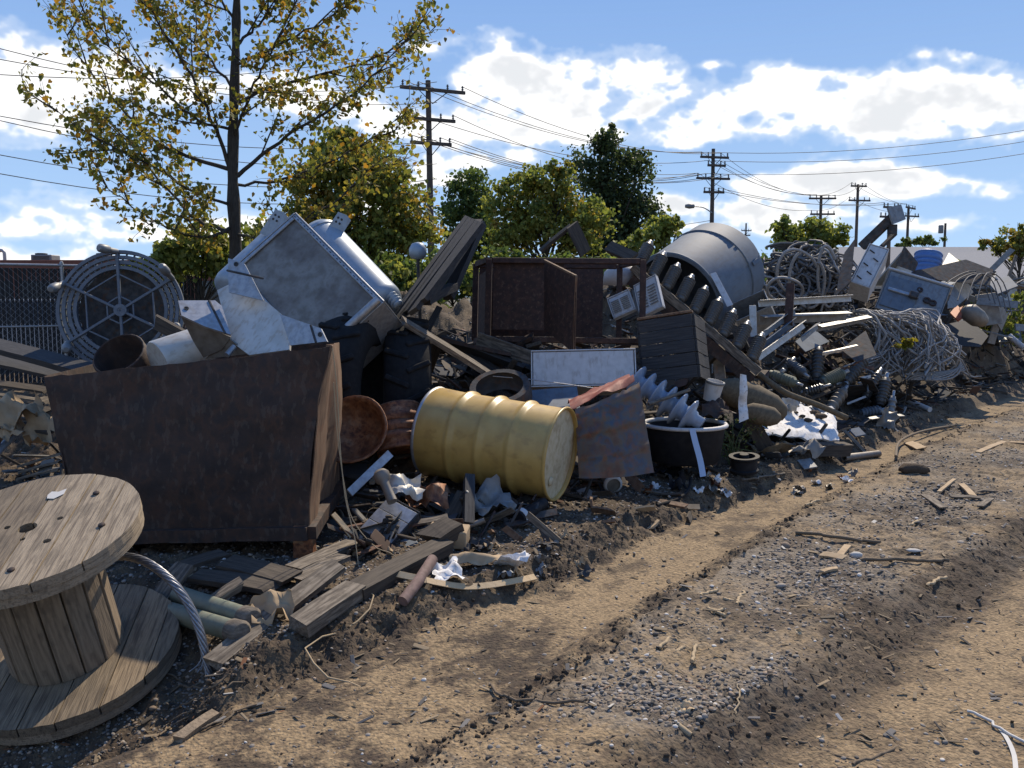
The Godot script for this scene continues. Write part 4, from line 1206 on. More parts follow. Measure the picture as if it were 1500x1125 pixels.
func rust_box() -> void:
	var a := P(112, 812, 4.75); var b := P(452, 778, 4.62); var c := P(484, 507, 4.62); var d := P(66, 551, 4.8)
	a.y = .2; b.y = .27
	var back := Vector3(-.1, .02, -1.0)
	var t := thing("rusted_bin", "big dark rusted steel bin standing on legs behind the wooden spool", "bin", at(Vector3(-1.75, .1, -5.2)))
	var o := t.position
	var q := [a - o, b - o, c - o, d - o]
	var e := [a + back - o, b + Vector3(-.03, .04, -1.0) - o, c + Vector3(-.16, -.03, -.98) - o, d + back - o]
	var rag := grid(34, 20, q[0], q[1], q[2], q[3], .04, 1.5, .03)
	for i in 35:
		for j in 21:     # the corner bows in half way up
			rag[i][j] += Vector3(-.03, 0, 0) * sin(PI * j / 20.0) * pow(i / 34.0, 5.0)
	for i in 35:     # a torn top rim
		rag[i][20] += Vector3(0, .012 * nf.get_noise_1d(i * 2.1) - .006, 0)
		rag[i][19] += Vector3(0, .005 * nf.get_noise_1d(i * 1.1), 0)
	var g := G.new(); g.sheet(rag, .006)
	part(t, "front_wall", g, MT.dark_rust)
	var end_ := grid(16, 20, q[1] + Vector3(.008, 0, 0), e[1] + Vector3(.008, 0, 0), e[2] + Vector3(.008, 0, 0), q[2] + Vector3(.008, 0, 0), .03, 1.6, .05)
	for i in 17:
		for j in 21:     # pressed-in vertical folds
			end_[i][j] += Vector3(-.03, 0, 0) * sin(PI * j / 20.0) * pow(1.0 - i / 16.0, 2.0)
			var fold := exp(-pow((i / 16.0 - .38 - .06 * sin(j * .3)) * 9.0, 2)) * .045
			end_[i][j] += Vector3(-fold, 0, 0)
	g = G.new(); g.sheet(end_, .006)
	part(t, "end_wall", g, MT.pale_rust).set_meta("label", "dented end wall of the rusted bin, coloured pale as if sunlit")  # paler than the other walls: sunlight on it is put into the colour
	g = G.new(); g.sheet(grid(14, 12, e[0], q[0], q[3], e[3], .03, 1.3), .006)
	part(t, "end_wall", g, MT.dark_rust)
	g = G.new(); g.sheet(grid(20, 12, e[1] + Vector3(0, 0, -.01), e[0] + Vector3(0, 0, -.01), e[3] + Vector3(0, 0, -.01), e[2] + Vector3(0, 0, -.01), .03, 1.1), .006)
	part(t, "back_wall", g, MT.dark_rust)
	g = G.new(); g.sheet(grid(6, 6, q[0] + Vector3(0, .03, 0), q[1] + Vector3(0, .03, 0), e[1] + Vector3(0, .03, 0), e[0] + Vector3(0, .03, 0), .01, 1.0), .006)
	part(t, "floor_plate", g, MT.dark_rust)
	for s in [[q[0], q[1]], [q[1] + Vector3(.02, 0, 0), e[1] + Vector3(.02, 0, 0)], [e[0], e[1]]]:
		var l: float = (s[1] - s[0]).length()
		part(t, "bottom_rail", board_mesh(l, .05, .07, 5, .004, .006), MT.dark_rust, lying(s[0] + Vector3(0, -.015, .02), s[1] + Vector3(0, -.015, .02)))
	for s in [q[0] + Vector3(.08, 0, -.05), q[1] + Vector3(-.03, .0, -.03), e[0] + Vector3(.08, 0, .05), e[1] + Vector3(-.05, 0, .06)]:
		part(t, "leg", box_mesh(Vector3(.105, .24, .09), .006), MT.dark_rust if s == q[0] else MT.orange_rust, at(s + Vector3(0, -.1, 0)))
	g = G.new()
	g.lathe([Vector2(0, 0), Vector2(.18, 0), Vector2(.185, .01), Vector2(.185, .26), Vector2(.175, .27), Vector2(.17, .26), Vector2(.17, .02), Vector2(0, .02)], 22, Transform3D(), [], .07, nz)
	single("rusty_bucket", "round rusty bucket poking up inside the steel bin beside the reel", "bucket", g, MT.dark_rust, at(P(200, 552, 5.4), Vector3(.75, .3, .35)).scaled_local(Vector3.ONE * .85))
func star_base() -> void:
	# galvanised pole base: a flared skirt with gusset plates, lying in the bin
	var o := P(385, 480, 5.1)
	var t := thing("pole_base", "pale steel pole base with drilled gusset arms lying in the rusted bin", "steel base", at(o))
	var inv := t.transform.affine_inverse()
	var pl := [[300, 450, 5.2], [470, 500, 4.85], [350, 390, 5.35]]
	var skirt := px_plate([[318, 425], [345, 412], [385, 437], [412, 460], [425, 496], [424, 512], [365, 520], [338, 500], [330, 470]], pl, .02)
	part(t, "skirt", skirt[0], MT.cream_metal, inv * skirt[1])
	for q in [
		[[[334, 378], [358, 386], [386, 440], [335, 428]], [[334, 380, 5.18], [386, 440, 5.05], [335, 428, 5.1]], [[[332, 396], [386, 408]], [346, 387]], "upright gusset arm"],
		[[[261, 440], [315, 440], [325, 448], [338, 490], [300, 478], [266, 462]], [[261, 440, 5.0], [338, 490, 4.9], [318, 440, 5.08]], [[[306, 440], [330, 489]], [273, 452]], "gusset arm pointing to the fence"],
		[[[410, 460], [470, 481], [479, 500], [425, 506]], [[410, 460, 4.98], [479, 500, 4.75], [425, 506, 4.85]], [[[455, 476], [463, 502]], [469, 490]], "gusset arm resting on the bin rim"]]:
		var pt := px_plate(q[0], q[1], .012)
		# bolt hole near the tip: a dark disc put in for its shade
		var arm := part(t, "gusset_arm", pt[0], MT.galvanised, inv * pt[1])
		var eye := Vector3(0, EYE, 0)
		var plane := Plane(pt[1].basis.z, pt[1].origin)
		var h: Vector3 = plane.intersects_ray(eye, P(q[2][1][0], q[2][1][1], 1.0) - eye)
		var g := G.new()
		g.lathe([Vector2(.008, .004), Vector2(.0135, .004), Vector2(.0135, .0), Vector2(.008, .0), Vector2(.008, .004)], 14, Transform3D(), [0, 1, 2, 3])
		g.flat()
		var ring := part(arm, "hole_collar", g, MT.dark_steel, Transform3D(Basis(Vector3.RIGHT, PI / 2), pt[1].affine_inverse() * h + Vector3(0, 0, .001)))
		g = G.new()
		g.lathe([Vector2(0, .0015), Vector2(.0085, .0015), Vector2(.0085, .0)], 12, Transform3D(), [0])
		part(arm, "hole_disc", g, MT.dark_steel, ring.transform)
		var e0: Vector3 = plane.intersects_ray(eye, P(q[2][0][0][0], q[2][0][0][1], 1.0) - eye)
		var e1: Vector3 = plane.intersects_ray(eye, P(q[2][0][1][0], q[2][0][1][1], 1.0) - eye)
		e0 = pt[1].affine_inverse() * e0; e1 = pt[1].affine_inverse() * e1
		part(arm, "weld_strip", box_mesh(Vector3(e0.distance_to(e1), .012, .012), .003), MT.dark_steel, Transform3D(Basis(Vector3.BACK, (e1 - e0).angle_to(Vector3.RIGHT) * signf(e1.y - e0.y)), (e0 + e1) / 2))
	for q in [[[[264, 462], [306, 480], [338, 494], [325, 512], [298, 524], [283, 500]], [[264, 462, 4.98], [338, 494, 4.95], [298, 524, 5.1]]], [[[333, 494], [365, 518], [300, 526]], [[333, 494, 4.97], [365, 518, 4.95], [300, 526, 5.12]]]]:
		var pt := px_plate(q[0], q[1], .01)
		part(t, "lower_gusset", pt[0], MT.stained_sheet, inv * pt[1])
	var g := G.new()
	g.lathe([Vector2(.0, 0), Vector2(.13, 0), Vector2(.135, .01), Vector2(.12, .3), Vector2(0, .31)], 24, Transform3D(), [1, 3])
	part(t, "sleeve", g, MT.cream_metal, inv * along(P(232, 532, 5.15), P(300, 505, 5.35)))
	g = G.new(); g.tube([inv * P(332, 520, 4.9), inv * P(343, 508, 4.95)], .017, 10)
	part(t, "bolt", g, MT.galvanised)
func tilted_cabinet() -> void:
	var l := P(352, 402, 6.55); var tp := P(432, 311, 6.7); var r := P(562, 441, 6.1)
	var x := fr(tp, r, l)     # x down the bright edge, y towards the left corner
	if x.basis.z.z < 0.0: x.basis = Basis(x.basis.x, x.basis.y, -x.basis.z)
	var w := tp.distance_to(r); var h := tp.distance_to(l) * 1.02
	x.basis = x.basis.orthonormalized()
	var t := thing("steel_cabinet", "square steel cabinet tipped on its corner with brown stained face", "cabinet", x)
	var dp := .42
	var s := signf(x.basis.z.dot(Vector3(0, EYE, 0) - tp))
	part(t, "face_panel", box_mesh(Vector3(w - .03, h - .03, .01), .002), MT.stained_sheet, at(Vector3(w / 2, h / 2, -s * .03)))
	for k in [[Vector3(w / 2, 0, -s * dp / 2), Vector3(w, .012, dp)], [Vector3(w / 2, h, -s * dp / 2), Vector3(w, .012, dp)], [Vector3(0, h / 2, -s * dp / 2), Vector3(.012, h - .014, dp)], [Vector3(w, h / 2, -s * dp / 2), Vector3(.012, h - .014, dp)]]:
		part(t, "side_panel", box_mesh(k[1], .003), MT.galvanised, at(k[0]))
	for k in [[Vector3(w / 2, .022, 0), Vector3(w - .014, .03, .016)], [Vector3(w / 2, h - .022, 0), Vector3(w - .014, .03, .016)], [Vector3(.022, h / 2, -.001), Vector3(.03, h - .075, .016)], [Vector3(w - .022, h / 2, -.001), Vector3(.03, h - .075, .016)]]:
		part(t, "rim", box_mesh(k[1], .004), MT.galvanised, at(k[0] + Vector3(0, 0, -s * .012)))
	for k in 26:
		part(t, "rivet", box_mesh(Vector3(.014, .005, .007), .001), MT.dark_steel, at(Vector3(.03 + (w - .06) * k / 25, .022, s * .0)))
	var g := G.new(); g.tube([Vector3(w - .02, 0.02, s * .03), Vector3(w - .02, h + .1, s * .03)], .028, 12)
	part(t, "pipe", g, MT.galvanised)
	# two transformer tanks lying behind it
	for q in [["blue-grey transformer tank lying along the right edge of the tipped cabinet", P(462, 346, 7.1), P(560, 452, 6.6), .19, P(497, 324, 6.95)], ["blue-grey transformer tank with rounded end behind the pole base", P(418, 352, 7.15), P(338, 428, 6.7), .165, P(405, 320, 6.95)]]:
		var ln: float = q[1].distance_to(q[2])
		var tt := thing("transformer_tank", q[0], "transformer", along(q[2], q[1]))
		var rr: float = q[3]
		g = G.new()
		g.lathe([Vector2(0, -.03), Vector2(rr * .7, -.02), Vector2(rr * .93, .005), Vector2(rr, .05), Vector2(rr, ln * .9), Vector2(rr * 1.04, ln * .9), Vector2(rr * 1.04, ln * .93), Vector2(rr * .9, ln * .98), Vector2(rr * .4, ln), Vector2(0, ln)], 32, Transform3D(), [4, 5, 6])
		part(tt, "tank", g, MT.blue_grey_paint)
		part(tt, "bushing", insulator_mesh(.05, .12, 3), MT.blue_grey_paint, at(Vector3(rr * .6, -.12, .05), Vector3(0, 0, 0)))
		var inv := tt.transform.affine_inverse()
		var e: Vector3 = q[4]
		var poly := PackedVector2Array([Vector2(-.06, -.16), Vector2(.06, -.16), Vector2(.075, .05), Vector2(.03, .07), Vector2(-.04, .06)])
		g = G.new(); g.slab(poly, .01)
		var br := part(tt, "bracket", g, MT.blue_grey_paint, inv * at(e, Vector3(0, .3, -.5)))
		for k in 4:
			g = G.new(); g.lathe([Vector2(0, .003), Vector2(.009, .003), Vector2(.009, 0)], 10, Transform3D(), [0])
			part(br, "bolt", g, MT.dark_steel, at(Vector3(-.02 + .03 * (k % 2), .02 - .035 * (k / 2), .0), Vector3(PI / 2, 0, 0)))
func cable_reel() -> void:
	var c := P(178, 455, 7.2)
	var t := thing("round_reel", "round grey lattice cable reel with six knobbed spokes before the fence", "reel", Transform3D(Basis.from_euler(Vector3(-.12, .18, .03)), c))
	var rad := .475
	for r in [rad, rad * .91, rad * .82, rad * .73]:
		var g := G.new()
		g.lathe([Vector2(r - .013, -.024), Vector2(r + .013, -.024), Vector2(r + .013, .024), Vector2(r - .013, .024), Vector2(r - .013, -.024)], 60, at(Vector3.ZERO, Vector3(PI / 2, 0, 0)), [0, 1, 2, 3])
		part(t, "ring", g, MT.reel_plastic)
	for k in 3:
		for i in 48:
			var a := TAU * (i + .5 * (k % 2)) / 48
			var r0 := rad * (.73 + .09 * k); var r1 := r0 + rad * .09
			part(t, "rib", box_mesh(Vector3(r1 - r0 - .018, .008, .036), .001), MT.reel_plastic, Transform3D(Basis(Vector3.BACK, a), Vector3.ZERO) * at(Vector3((r0 + r1) / 2, 0, 0)))
	for k in 6:
		var b := Basis(Vector3.BACK, TAU * (k + .5) / 6 + .02)
		var sp_ := part(t, "spoke", box_mesh(Vector3(rad * 1.0, .022, .03), .004), MT.reel_plastic, Transform3D(b, b * Vector3(rad * .5, 0, .03)))
		var g := G.new()
		g.lathe([Vector2(.022, 0), Vector2(.024, .1), Vector2(.034, .11), Vector2(.037, .14), Vector2(.034, .2), Vector2(.02, .215), Vector2(0, .215)], 12, Transform3D(), [1, 2, 5])
		part(sp_, "knob", g, MT.grey_paint, at(Vector3(rad * .5, 0, 0), Vector3(PI / 2 - .4, 0, 0)))
		for r in [.24, .62]:
			var b2 := Basis(Vector3.BACK, TAU * (k + 1.0) / 6 + .02)
			part(t, "web", box_mesh(Vector3(rad * r - .026, .012, .02), .002), MT.reel_plastic, Transform3D(b2 * Basis(Vector3.BACK, PI / 2), b2 * Vector3(rad * r * .866, 0, .03)))
	var g := G.new(); g.lathe([Vector2(.02, -.04), Vector2(.05, -.04), Vector2(.05, .05), Vector2(.02, .05)], 18, at(Vector3.ZERO, Vector3(PI / 2, 0, 0)), [0, 1, 2])
	part(t, "hub", g, MT.reel_plastic)
	g = G.new(); g.lathe([Vector2(0, -.1), Vector2(rad * .72, -.1), Vector2(rad * .72, -.085), Vector2(0, -.085)], 40, at(Vector3.ZERO, Vector3(PI / 2, 0, 0)), [0, 1, 2])
	part(t, "rear_flange", g, MT.dark_steel)
func drum(called: String, label: String, a: Vector3, b: Vector3, r: float, m: Material, lid: Material, dent := 0.0, roll := 0.0) -> Node3D:
	var l := a.distance_to(b)
	var t := thing(called, label, "drum", along(a, b, roll))
	var prof := [Vector2(r * .98, .0), Vector2(r * 1.0, .01)]
	for k in [.27, .5, .735]:
		var y: float = l * k
		prof += [Vector2(r * .975, y - .045), Vector2(r * .98, y - .024), Vector2(r * 1.035, y - .01), Vector2(r * 1.035, y + .01), Vector2(r * .98, y + .024), Vector2(r * .975, y + .045)]
	prof += [Vector2(r * .975, l - .03), Vector2(r * .98, l)]
	var g := G.new()
	g.lathe(prof, 48, Transform3D(), [], dent, nz)
	part(t, "body", g, m)
	for y in [0.0, l]:
		g = G.new()
		var s := 1.0 if y > 0 else -1.0
		g.lathe([Vector2(r * .965, y - s * .02), Vector2(r * .965, y + s * .006), Vector2(r * 1.0, y + s * .012), Vector2(r * 1.022, y), Vector2(r * .985, y - s * .016)], 48, Transform3D(), [], dent, nz)
		part(t, "rim", g, m if y > 0 or m != MT.yellow_paint else MT.galvanised)
		g = G.new()
		g.lathe([Vector2(0, y - s * .012), Vector2(r * .6, y - s * .012), Vector2(r * .72, y - s * .015), Vector2(r * .967, y - s * .016)], 40, Transform3D(), [], dent, nz)
		var ld := part(t, "lid", g, lid)
		if y > 0 and dent < .1:
			g = G.new(); g.lathe([Vector2(0, .012), Vector2(.026, .012), Vector2(.03, 0)], 14)
			part(ld, "bung", g, lid, at(Vector3(r * .55, y - .011, r * .35)))
	return t
func tyre(label: String, c: Vector3, r: float, w: float, yaw: float) -> void:
	var t := thing("tractor_tyre", label, "tyre", at(c, Vector3(0, yaw, 0)), "")
	var prof := [Vector2(r * .56, -w * .38), Vector2(r * .6, -w * .46), Vector2(r * .8, -w * .5), Vector2(r * .93, -w * .44), Vector2(r * .98, -w * .2), Vector2(r, 0), Vector2(r * .98, w * .2), Vector2(r * .93, w * .44), Vector2(r * .8, w * .5), Vector2(r * .6, w * .46), Vector2(r * .56, w * .38), Vector2(r * .57, 0), Vector2(r * .56, -w * .38)]
	var g := G.new(); g.lathe(prof, 44, at(Vector3.ZERO, Vector3(0, 0, PI / 2)))
	part(t, "carcass", g, MT.rubber)
	for k in 34:
		var a := TAU * k / 34
		var s := 1.0 if k % 2 == 0 else -1.0
		part(t, "tread_lug", box_mesh(Vector3(w * .54, .035, .04), .008), MT.rubber, Transform3D(Basis(Vector3.RIGHT, a), Vector3.ZERO) * at(Vector3(s * w * .22, r * .975, 0), Vector3(0, s * .45, s * -.14)))
func front_things() -> void:
	spool()
	rust_box()
	star_base()
	tilted_cabinet()
	cable_reel()
	tyre("big black tractor tyre wedged against the right end of the rusted bin", P(522, 570, 6.3), .55, .35, -.2)
	tyre("big black tractor tyre standing behind the yellow drum", P(597, 578, 6.62), .57, .34, .12)
	# yellow drum
	var t := drum("yellow_drum", "yellow steel drum lying on its side in the middle of the debris", P(636, 632, 5.98), P(821, 665, 5.62), .302, MT.yellow_paint, MT.dusty_lid, .012)
	# copper-brown pan and crushed rusty drum
	var g := G.new()
	g.lathe([Vector2(0, -.14), Vector2(.1, -.13), Vector2(.17, -.09), Vector2(.2, -.03), Vector2(.215, .0), Vector2(.225, .004), Vector2(.222, .012), Vector2(.205, .006), Vector2(.19, -.03), Vector2(.16, -.08), Vector2(.09, -.118), Vector2(0, -.127)], 32, Transform3D(), [], .16, nz)
	single("rusty_pan", "dented copper-brown round pan leaning by the end of the rusted bin", "pan", g, MT.orange_rust, at(P(519, 627, 5.45), Vector3(1.05, .1, .25)))
	drum("crushed_drum", "crumpled rust-orange drum tucked behind the yellow drum", P(580, 602, 6.08), P(588, 662, 5.95), .165, MT.orange_rust, MT.orange_rust, .35)
	# flattened drum shell with ribs
	var sh := []
	var a := P(848, 700, 5.72); var b := P(958, 692, 5.8); var c := P(936, 560, 6.05); var d := P(842, 600, 5.9)
	for i in 19:
		var col := PackedVector3Array()
		for j in 29:
			var u := i / 18.0; var v := j / 28.0
			var p := a.lerp(b, u).lerp(d.lerp(c, u), v)
			var rib := 0.0
			for k in [.3, .62, .93]: rib += exp(-pow((v - k) * 24.0, 2)) * .02
			p += Vector3(.05, 0, 1).normalized() * (.07 * sin(PI * u) + rib + .02 * nz.get_noise_3d(p.x * 3, p.y * 3, p.z * 3))
			if j == 28: p.y += .02 * nf.get_noise_1d(i * 1.7)
			col.append(p - a)
		sh.append(col)
	t = thing("flattened_drum", "crushed rusty drum shell with faded blue paint right of the yellow drum", "drum", at(a))
	g = G.new(); g.sheet(sh, .004)
	part(t, "shell", g, MT.crushed_paint)
	var lidg := []
	var e0 := d - a; var e1 := c - a
	for i in 15:
		var col := PackedVector3Array()
		for j in 9:
			var u := i / 14.0; var v := j / 8.0
			var p := e0.lerp(e1, u) + Vector3(-.03, .01, -.32 * v)
			p.y += .045 * nz.get_noise_3d(p.x * 5, v * 3, 2.0) + .03 * sin(PI * v)
			col.append(p)
		lidg.append(col)
	g = G.new(); g.sheet(lidg, .004)
	part(t, "folded_top", g, MT.red_rust)
	# black tub with pale rim, and the pale blue ribbed insulator lying in it
	var tc := P(1003, 622, 6.75)
	t = thing("black_tub", "round black tub with a pale rim holding the blue ribbed insulator", "tub", at(Vector3(tc.x, tc.y - .28, tc.z)))
	g = G.new()
	g.lathe([Vector2(0, 0), Vector2(.25, 0), Vector2(.27, .02), Vector2(.305, .27), Vector2(.295, .27), Vector2(.26, .03), Vector2(0, .02)], 36, Transform3D(), [1, 3, 4])
	part(t, "wall", g, MT.black_plastic)
	g = G.new()
	g.lathe([Vector2(.294, .272), Vector2(.325, .272), Vector2(.33, .285), Vector2(.318, .3), Vector2(.3, .298), Vector2(.294, .272)], 36)
	part(t, "rim", g, MT.white_panel)
	g = G.new()
	var prof := [Vector2(0, 0), Vector2(.05, 0), Vector2(.05, .06)]
	for k in 6:
		var y := .07 + k * .095
		prof += [Vector2(.062, y), Vector2(.07, y + .025), Vector2(.13, y + .042), Vector2(.137, y + .05), Vector2(.13, y + .056), Vector2(.075, y + .066), Vector2(.062, y + .09)]
	prof += [Vector2(.055, .68), Vector2(0, .68)]
	g.lathe(prof, 30)
	single("ribbed_insulator", "large pale blue porcelain insulator with broad fins lying in the black tub", "insulator", g, MT.porcelain, along(P(1028, 622, 6.5), P(925, 555, 6.75)))
	g = G.new()
	var st := smoothed([P(1014, 628, 6.42), P(1018, 645, 6.38), P(1026, 675, 6.3), P(1030, 698, 6.22)], 8)
	for k in st.size(): st[k] -= P(1014, 628, 6.42)
	for k in st.size() - 1:
		var wv := Vector3(.021, .004, 0)
		g.quad(st[k] - wv, st[k] + wv, st[k + 1] + wv, st[k + 1] - wv)
		g.quad(st[k] - wv - Vector3(0, 0, .003), st[k + 1] - wv - Vector3(0, 0, .003), st[k + 1] + wv - Vector3(0, 0, .003), st[k] + wv - Vector3(0, 0, .003))
	single("plastic_strap", "pale blue plastic strap hanging over the black tub rim", "strap", g, MT.strap, at(P(1014, 628, 6.42)))
# ---------------------------------------------------------------- the middle and right of the pile
# a box given by pixel corners: origin, along x, along y; depth goes back
func px_box(called: String, label: String, cat: String, a: Vector3, b: Vector3, c: Vector3, dp: float, m: Material, wall := .008, open := false, group := "") -> Array:
	var x := fr(a, b, c)
	var w := a.distance_to(b)
	var h: float = absf((c - a).dot(x.basis.y))
	var t := thing(called, label, cat, x, group)
	var s := 1.0 if x.basis.z.dot(Vector3(0, EYE, 0) - a) > 0 else -1.0
	if not open: part(t, "front_panel", box_mesh(Vector3(w - wall * 2.2, h - wall * 2.2, wall), .002), m, at(Vector3(w / 2, h / 2, -s * wall)))
	part(t, "back_panel", box_mesh(Vector3(w - wall * 2.2, h - wall * 2.2, wall), .002), m, at(Vector3(w / 2, h / 2, -s * (dp - wall))))
	for k in [0.0, 1.0]:
		part(t, "side_panel", box_mesh(Vector3(wall, h - wall * 2.2, dp), .002), m, at(Vector3(k * w, h / 2, -s * dp / 2)))
		part(t, "edge_panel", box_mesh(Vector3(w + wall, wall, dp), .002), m, at(Vector3(w / 2, k * h, -s * dp / 2)))
	return [t, w, h, s]
func angle_bar(l: float, w: float, th := .006) -> ArrayMesh:
	var key := "a%.2f%.3f" % [l, w]
	if not cache.has(key):
		var g := G.new()
		g.box(at(Vector3(0, 0, w / 2)), Vector3(l, th, w), .001)
		g.box(at(Vector3(0, -w / 2 - th / 2, 0)), Vector3(l, w, th), .001)
		cache[key] = g.done()
	return cache[key]
func bar(label: String, a: Vector3, b: Vector3, w: float, m: Material, roll := 0.0, group := "") -> void:
	single("angle_bar", label, "steel bar", angle_bar(snappedf(a.distance_to(b), .05), w), m, lying(a, b, roll), group)
func board(label: String, a: Vector3, b: Vector3, w: float, th: float, m: Material, roll := 0.0, group := "", ragged := .02) -> void:
	single("board", label, "board", board_mesh(a.distance_to(b), w, th, int(absf(a.x * 971 + b.y * 313)), ragged), m, lying(a, b, roll), group)
func pipe(called: String, label: String, cat: String, pts: Array, r: float, m: Material, group := "", n := 10, hollow := false) -> void:
	var o: Vector3 = pts[0]
	var q := []
	for p in pts: q.append(p - o)
	var g := G.new()
	g.tube(q, r, n, not hollow)
	if hollow:
		var e := []
		for p in q: e.append(p)
		g.tube(e, r * .82, n, false)
		for k in [0, q.size() - 1]:
			var d: Vector3 = (q[1] - q[0]).normalized() if k == 0 else (q[k] - q[k - 1]).normalized()
			var x := along(q[k], q[k] + d)
			g.lathe([Vector2(r * .82, 0), Vector2(r, 0)], n, x, [0])
	single(called, label, cat, g, m, at(o), group)
func middle_things() -> void:
	var t: Node3D
	var g: G
	# the rusty open frame
	var x := fr(P(714, 499, 7.35), P(938, 502, 7.25), P(714, 378, 7.45))
	t = thing("rusty_rack", "rusty brown open steel cabinet frame with its door ajar on top of the pile", "cabinet", x)
	var w := 1.27; var h := .68; var dp := .5
	var back := Vector3(-.17, .05, -dp)
	for k in [0.0, 1.0]:
		for z in [0.0, 1.0]:
			part(t, "post", box_mesh(Vector3(.05, h, .05), .004), MT.brown_rust, at(Vector3(k * w, h / 2, 0) + back * z))
			part(t, "rail", box_mesh(Vector3(w - .052, .046, .046), .004), MT.brown_rust, at(Vector3(w / 2, k * h * .965 + .012, 0) + back * z))
		for y in [0.0, 1.0]:
			var a := Vector3(k * w, y * h, -.026); var b := a + back * .93
			part(t, "cross_rail", board_mesh(a.distance_to(b), .045, .045, 3, .001, .0), MT.brown_rust, lying(a, b))
	part(t, "back_panel", box_mesh(Vector3(w * .86, h - .08, .006), .001), MT.brown_rust, at(Vector3(w * .45, h / 2, 0) + back * .95))
	part(t, "front_panel", box_mesh(Vector3(w * .46, h * .82, .006), .001), MT.brown_rust, at(Vector3(w * .26, h * .55, -.02)))
	var xi := x.affine_inverse()
	var dpl := [[797, 381, 7.28], [842, 403, 6.85], [797, 480, 7.28]]
	var dq := px_plate([[797, 380], [843, 403], [840, 517], [797, 482]], dpl, .012)
	var dr := part(t, "door", dq[0], MT.brown_rust, xi * dq[1])
	dr.set_meta("label", "rusty door leaf hanging open towards the track")
	for e in [[[797, 380], [843, 403]], [[843, 403], [840, 517]]]:
		var eq := px_plate([e[0], e[1], [e[1][0] - 2.5, e[1][1] + 2], [e[0][0] + .5, e[0][1] + 3]], dpl, .02)
		part(dr, "edge_highlight", eq[0], MT.pale_rust, dq[1].affine_inverse() * eq[1] * at(Vector3(0, 0, .004)))  # pale strips added as painted sunlight along the door edges
	part(t, "side_panel", box_mesh(Vector3(.006, h * .8, dp * .8), .001), MT.brown_rust, at(Vector3(-.07, h / 2, -dp / 2), Vector3(0, .32, 0)))
	# leaning plank panel
	var a: Vector3
	var b: Vector3
	var s := 1.0
	var ln := 1.0
	var pl := [[566, 474, 6.9], [683, 316, 7.6], [616, 440, 6.35]]
	t = thing("plank_table", "dark weathered plank table tipped up on edge behind the tyres", "table", at(P(600, 440, 6.7)))
	var inv := t.transform.affine_inverse()
	var lo := [[558, 480], [622, 436]]; var hi := [[681, 315], [706, 326]]
	for k in 5:
		var f0 := k / 5.0 + .006; var f1 := (k + 1) / 5.0 - .006
		var pp := px_plate([[lerpf(lo[0][0], lo[1][0], f0), lerpf(lo[0][1], lo[1][1], f0) + (k % 2) * 5], [lerpf(lo[0][0], lo[1][0], f1), lerpf(lo[0][1], lo[1][1], f1) + (k % 2) * 5], [lerpf(hi[0][0], hi[1][0], f1), lerpf(hi[0][1], hi[1][1], f1)], [lerpf(hi[0][0], hi[1][0], f0), lerpf(hi[0][1], hi[1][1], f0)]], pl, .035)
		part(t, "plank", pp[0], MT.plank_black, inv * pp[1])
	for q in [[P(704, 328, 7.5), P(656, 436, 7.0), .09], [P(624, 440, 6.5), P(664, 420, 7.0), .08], [P(702, 326, 7.45), P(624, 442, 6.42), .07]]:
		part(t, "leg", board_mesh(q[0].distance_to(q[1]), q[2], .06, 75, .006), MT.black_wood, inv * lying(q[0], q[1]))
	board("long grey board sloping down behind the yellow drum", P(590, 470, 6.3), P(735, 560, 6.6), .1, .035, MT.grey_wood, .4)
	board("dark upright board end sticking up behind the rusty frame", P(838, 330, 7.9), P(858, 372, 7.9), .12, .03, MT.dark_wood, 1.2)
	board("dark slanted stick rising to the upright board behind the rusty frame", P(792, 368, 8.0), P(835, 332, 8.0), .05, .03, MT.dark_wood, .5)
	board("brown plank end above the right corner of the rusty frame", P(893, 362, 8.0), P(928, 378, 7.8), .11, .04, MT.dark_wood, .8)
	# white panel below the frame
	var pb := px_box("sheet_metal_box", "plain white sheet-metal panel lying below the rusty frame", "panel", P(779, 566, 6.7), P(932, 563, 6.65), P(779, 514, 6.8), .3, MT.white_panel, .01)
	part(pb[0], "flange", box_mesh(Vector3(pb[1], .02, .05), .003), MT.grey_paint, at(Vector3(pb[1] / 2, pb[2] + .02, -.12), Vector3(.2, 0, 0)))
	pipe("thin_rod", "thin pale rod crossing in front of the white panel", "rod", [P(722, 551, 6.45), P(780, 556, 6.45), P(880, 570, 6.4)], .004, MT.galvanised)
	var pp: Array = px_plate([[772, 572], [845, 566], [850, 598], [770, 600]], [[772, 572, 6.6], [845, 566, 6.6], [770, 600, 6.3]], .01)
	single("steel_plate", "dull blue-grey steel plate between yellow drum and white panel", "plate", pp[0], MT.tank_paint, pp[1])
	# a rusty wheel hub ring behind the drum
	g = G.new()
	g.lathe([Vector2(.17, 0), Vector2(.215, .0), Vector2(.225, .03), Vector2(.225, .12), Vector2(.215, .15), Vector2(.17, .15), Vector2(.19, .13), Vector2(.19, .02), Vector2(.17, 0)], 30, Transform3D(), [0, 1, 4, 5])
	single("wheel_ring", "dark metal wheel ring half sunk behind the yellow drum", "wheel", g, MT.dark_steel, at(P(735, 590, 6.35), Vector3(.5, 0, .1)))
	# black plank box
	x = fr(P(944, 562, 6.95), P(1018, 553, 6.8), P(938, 472, 7.05))
	t = thing("plank_crate", "black plank crate with pale top edge right of the rusty frame", "crate", x)
	w = .42; h = .5
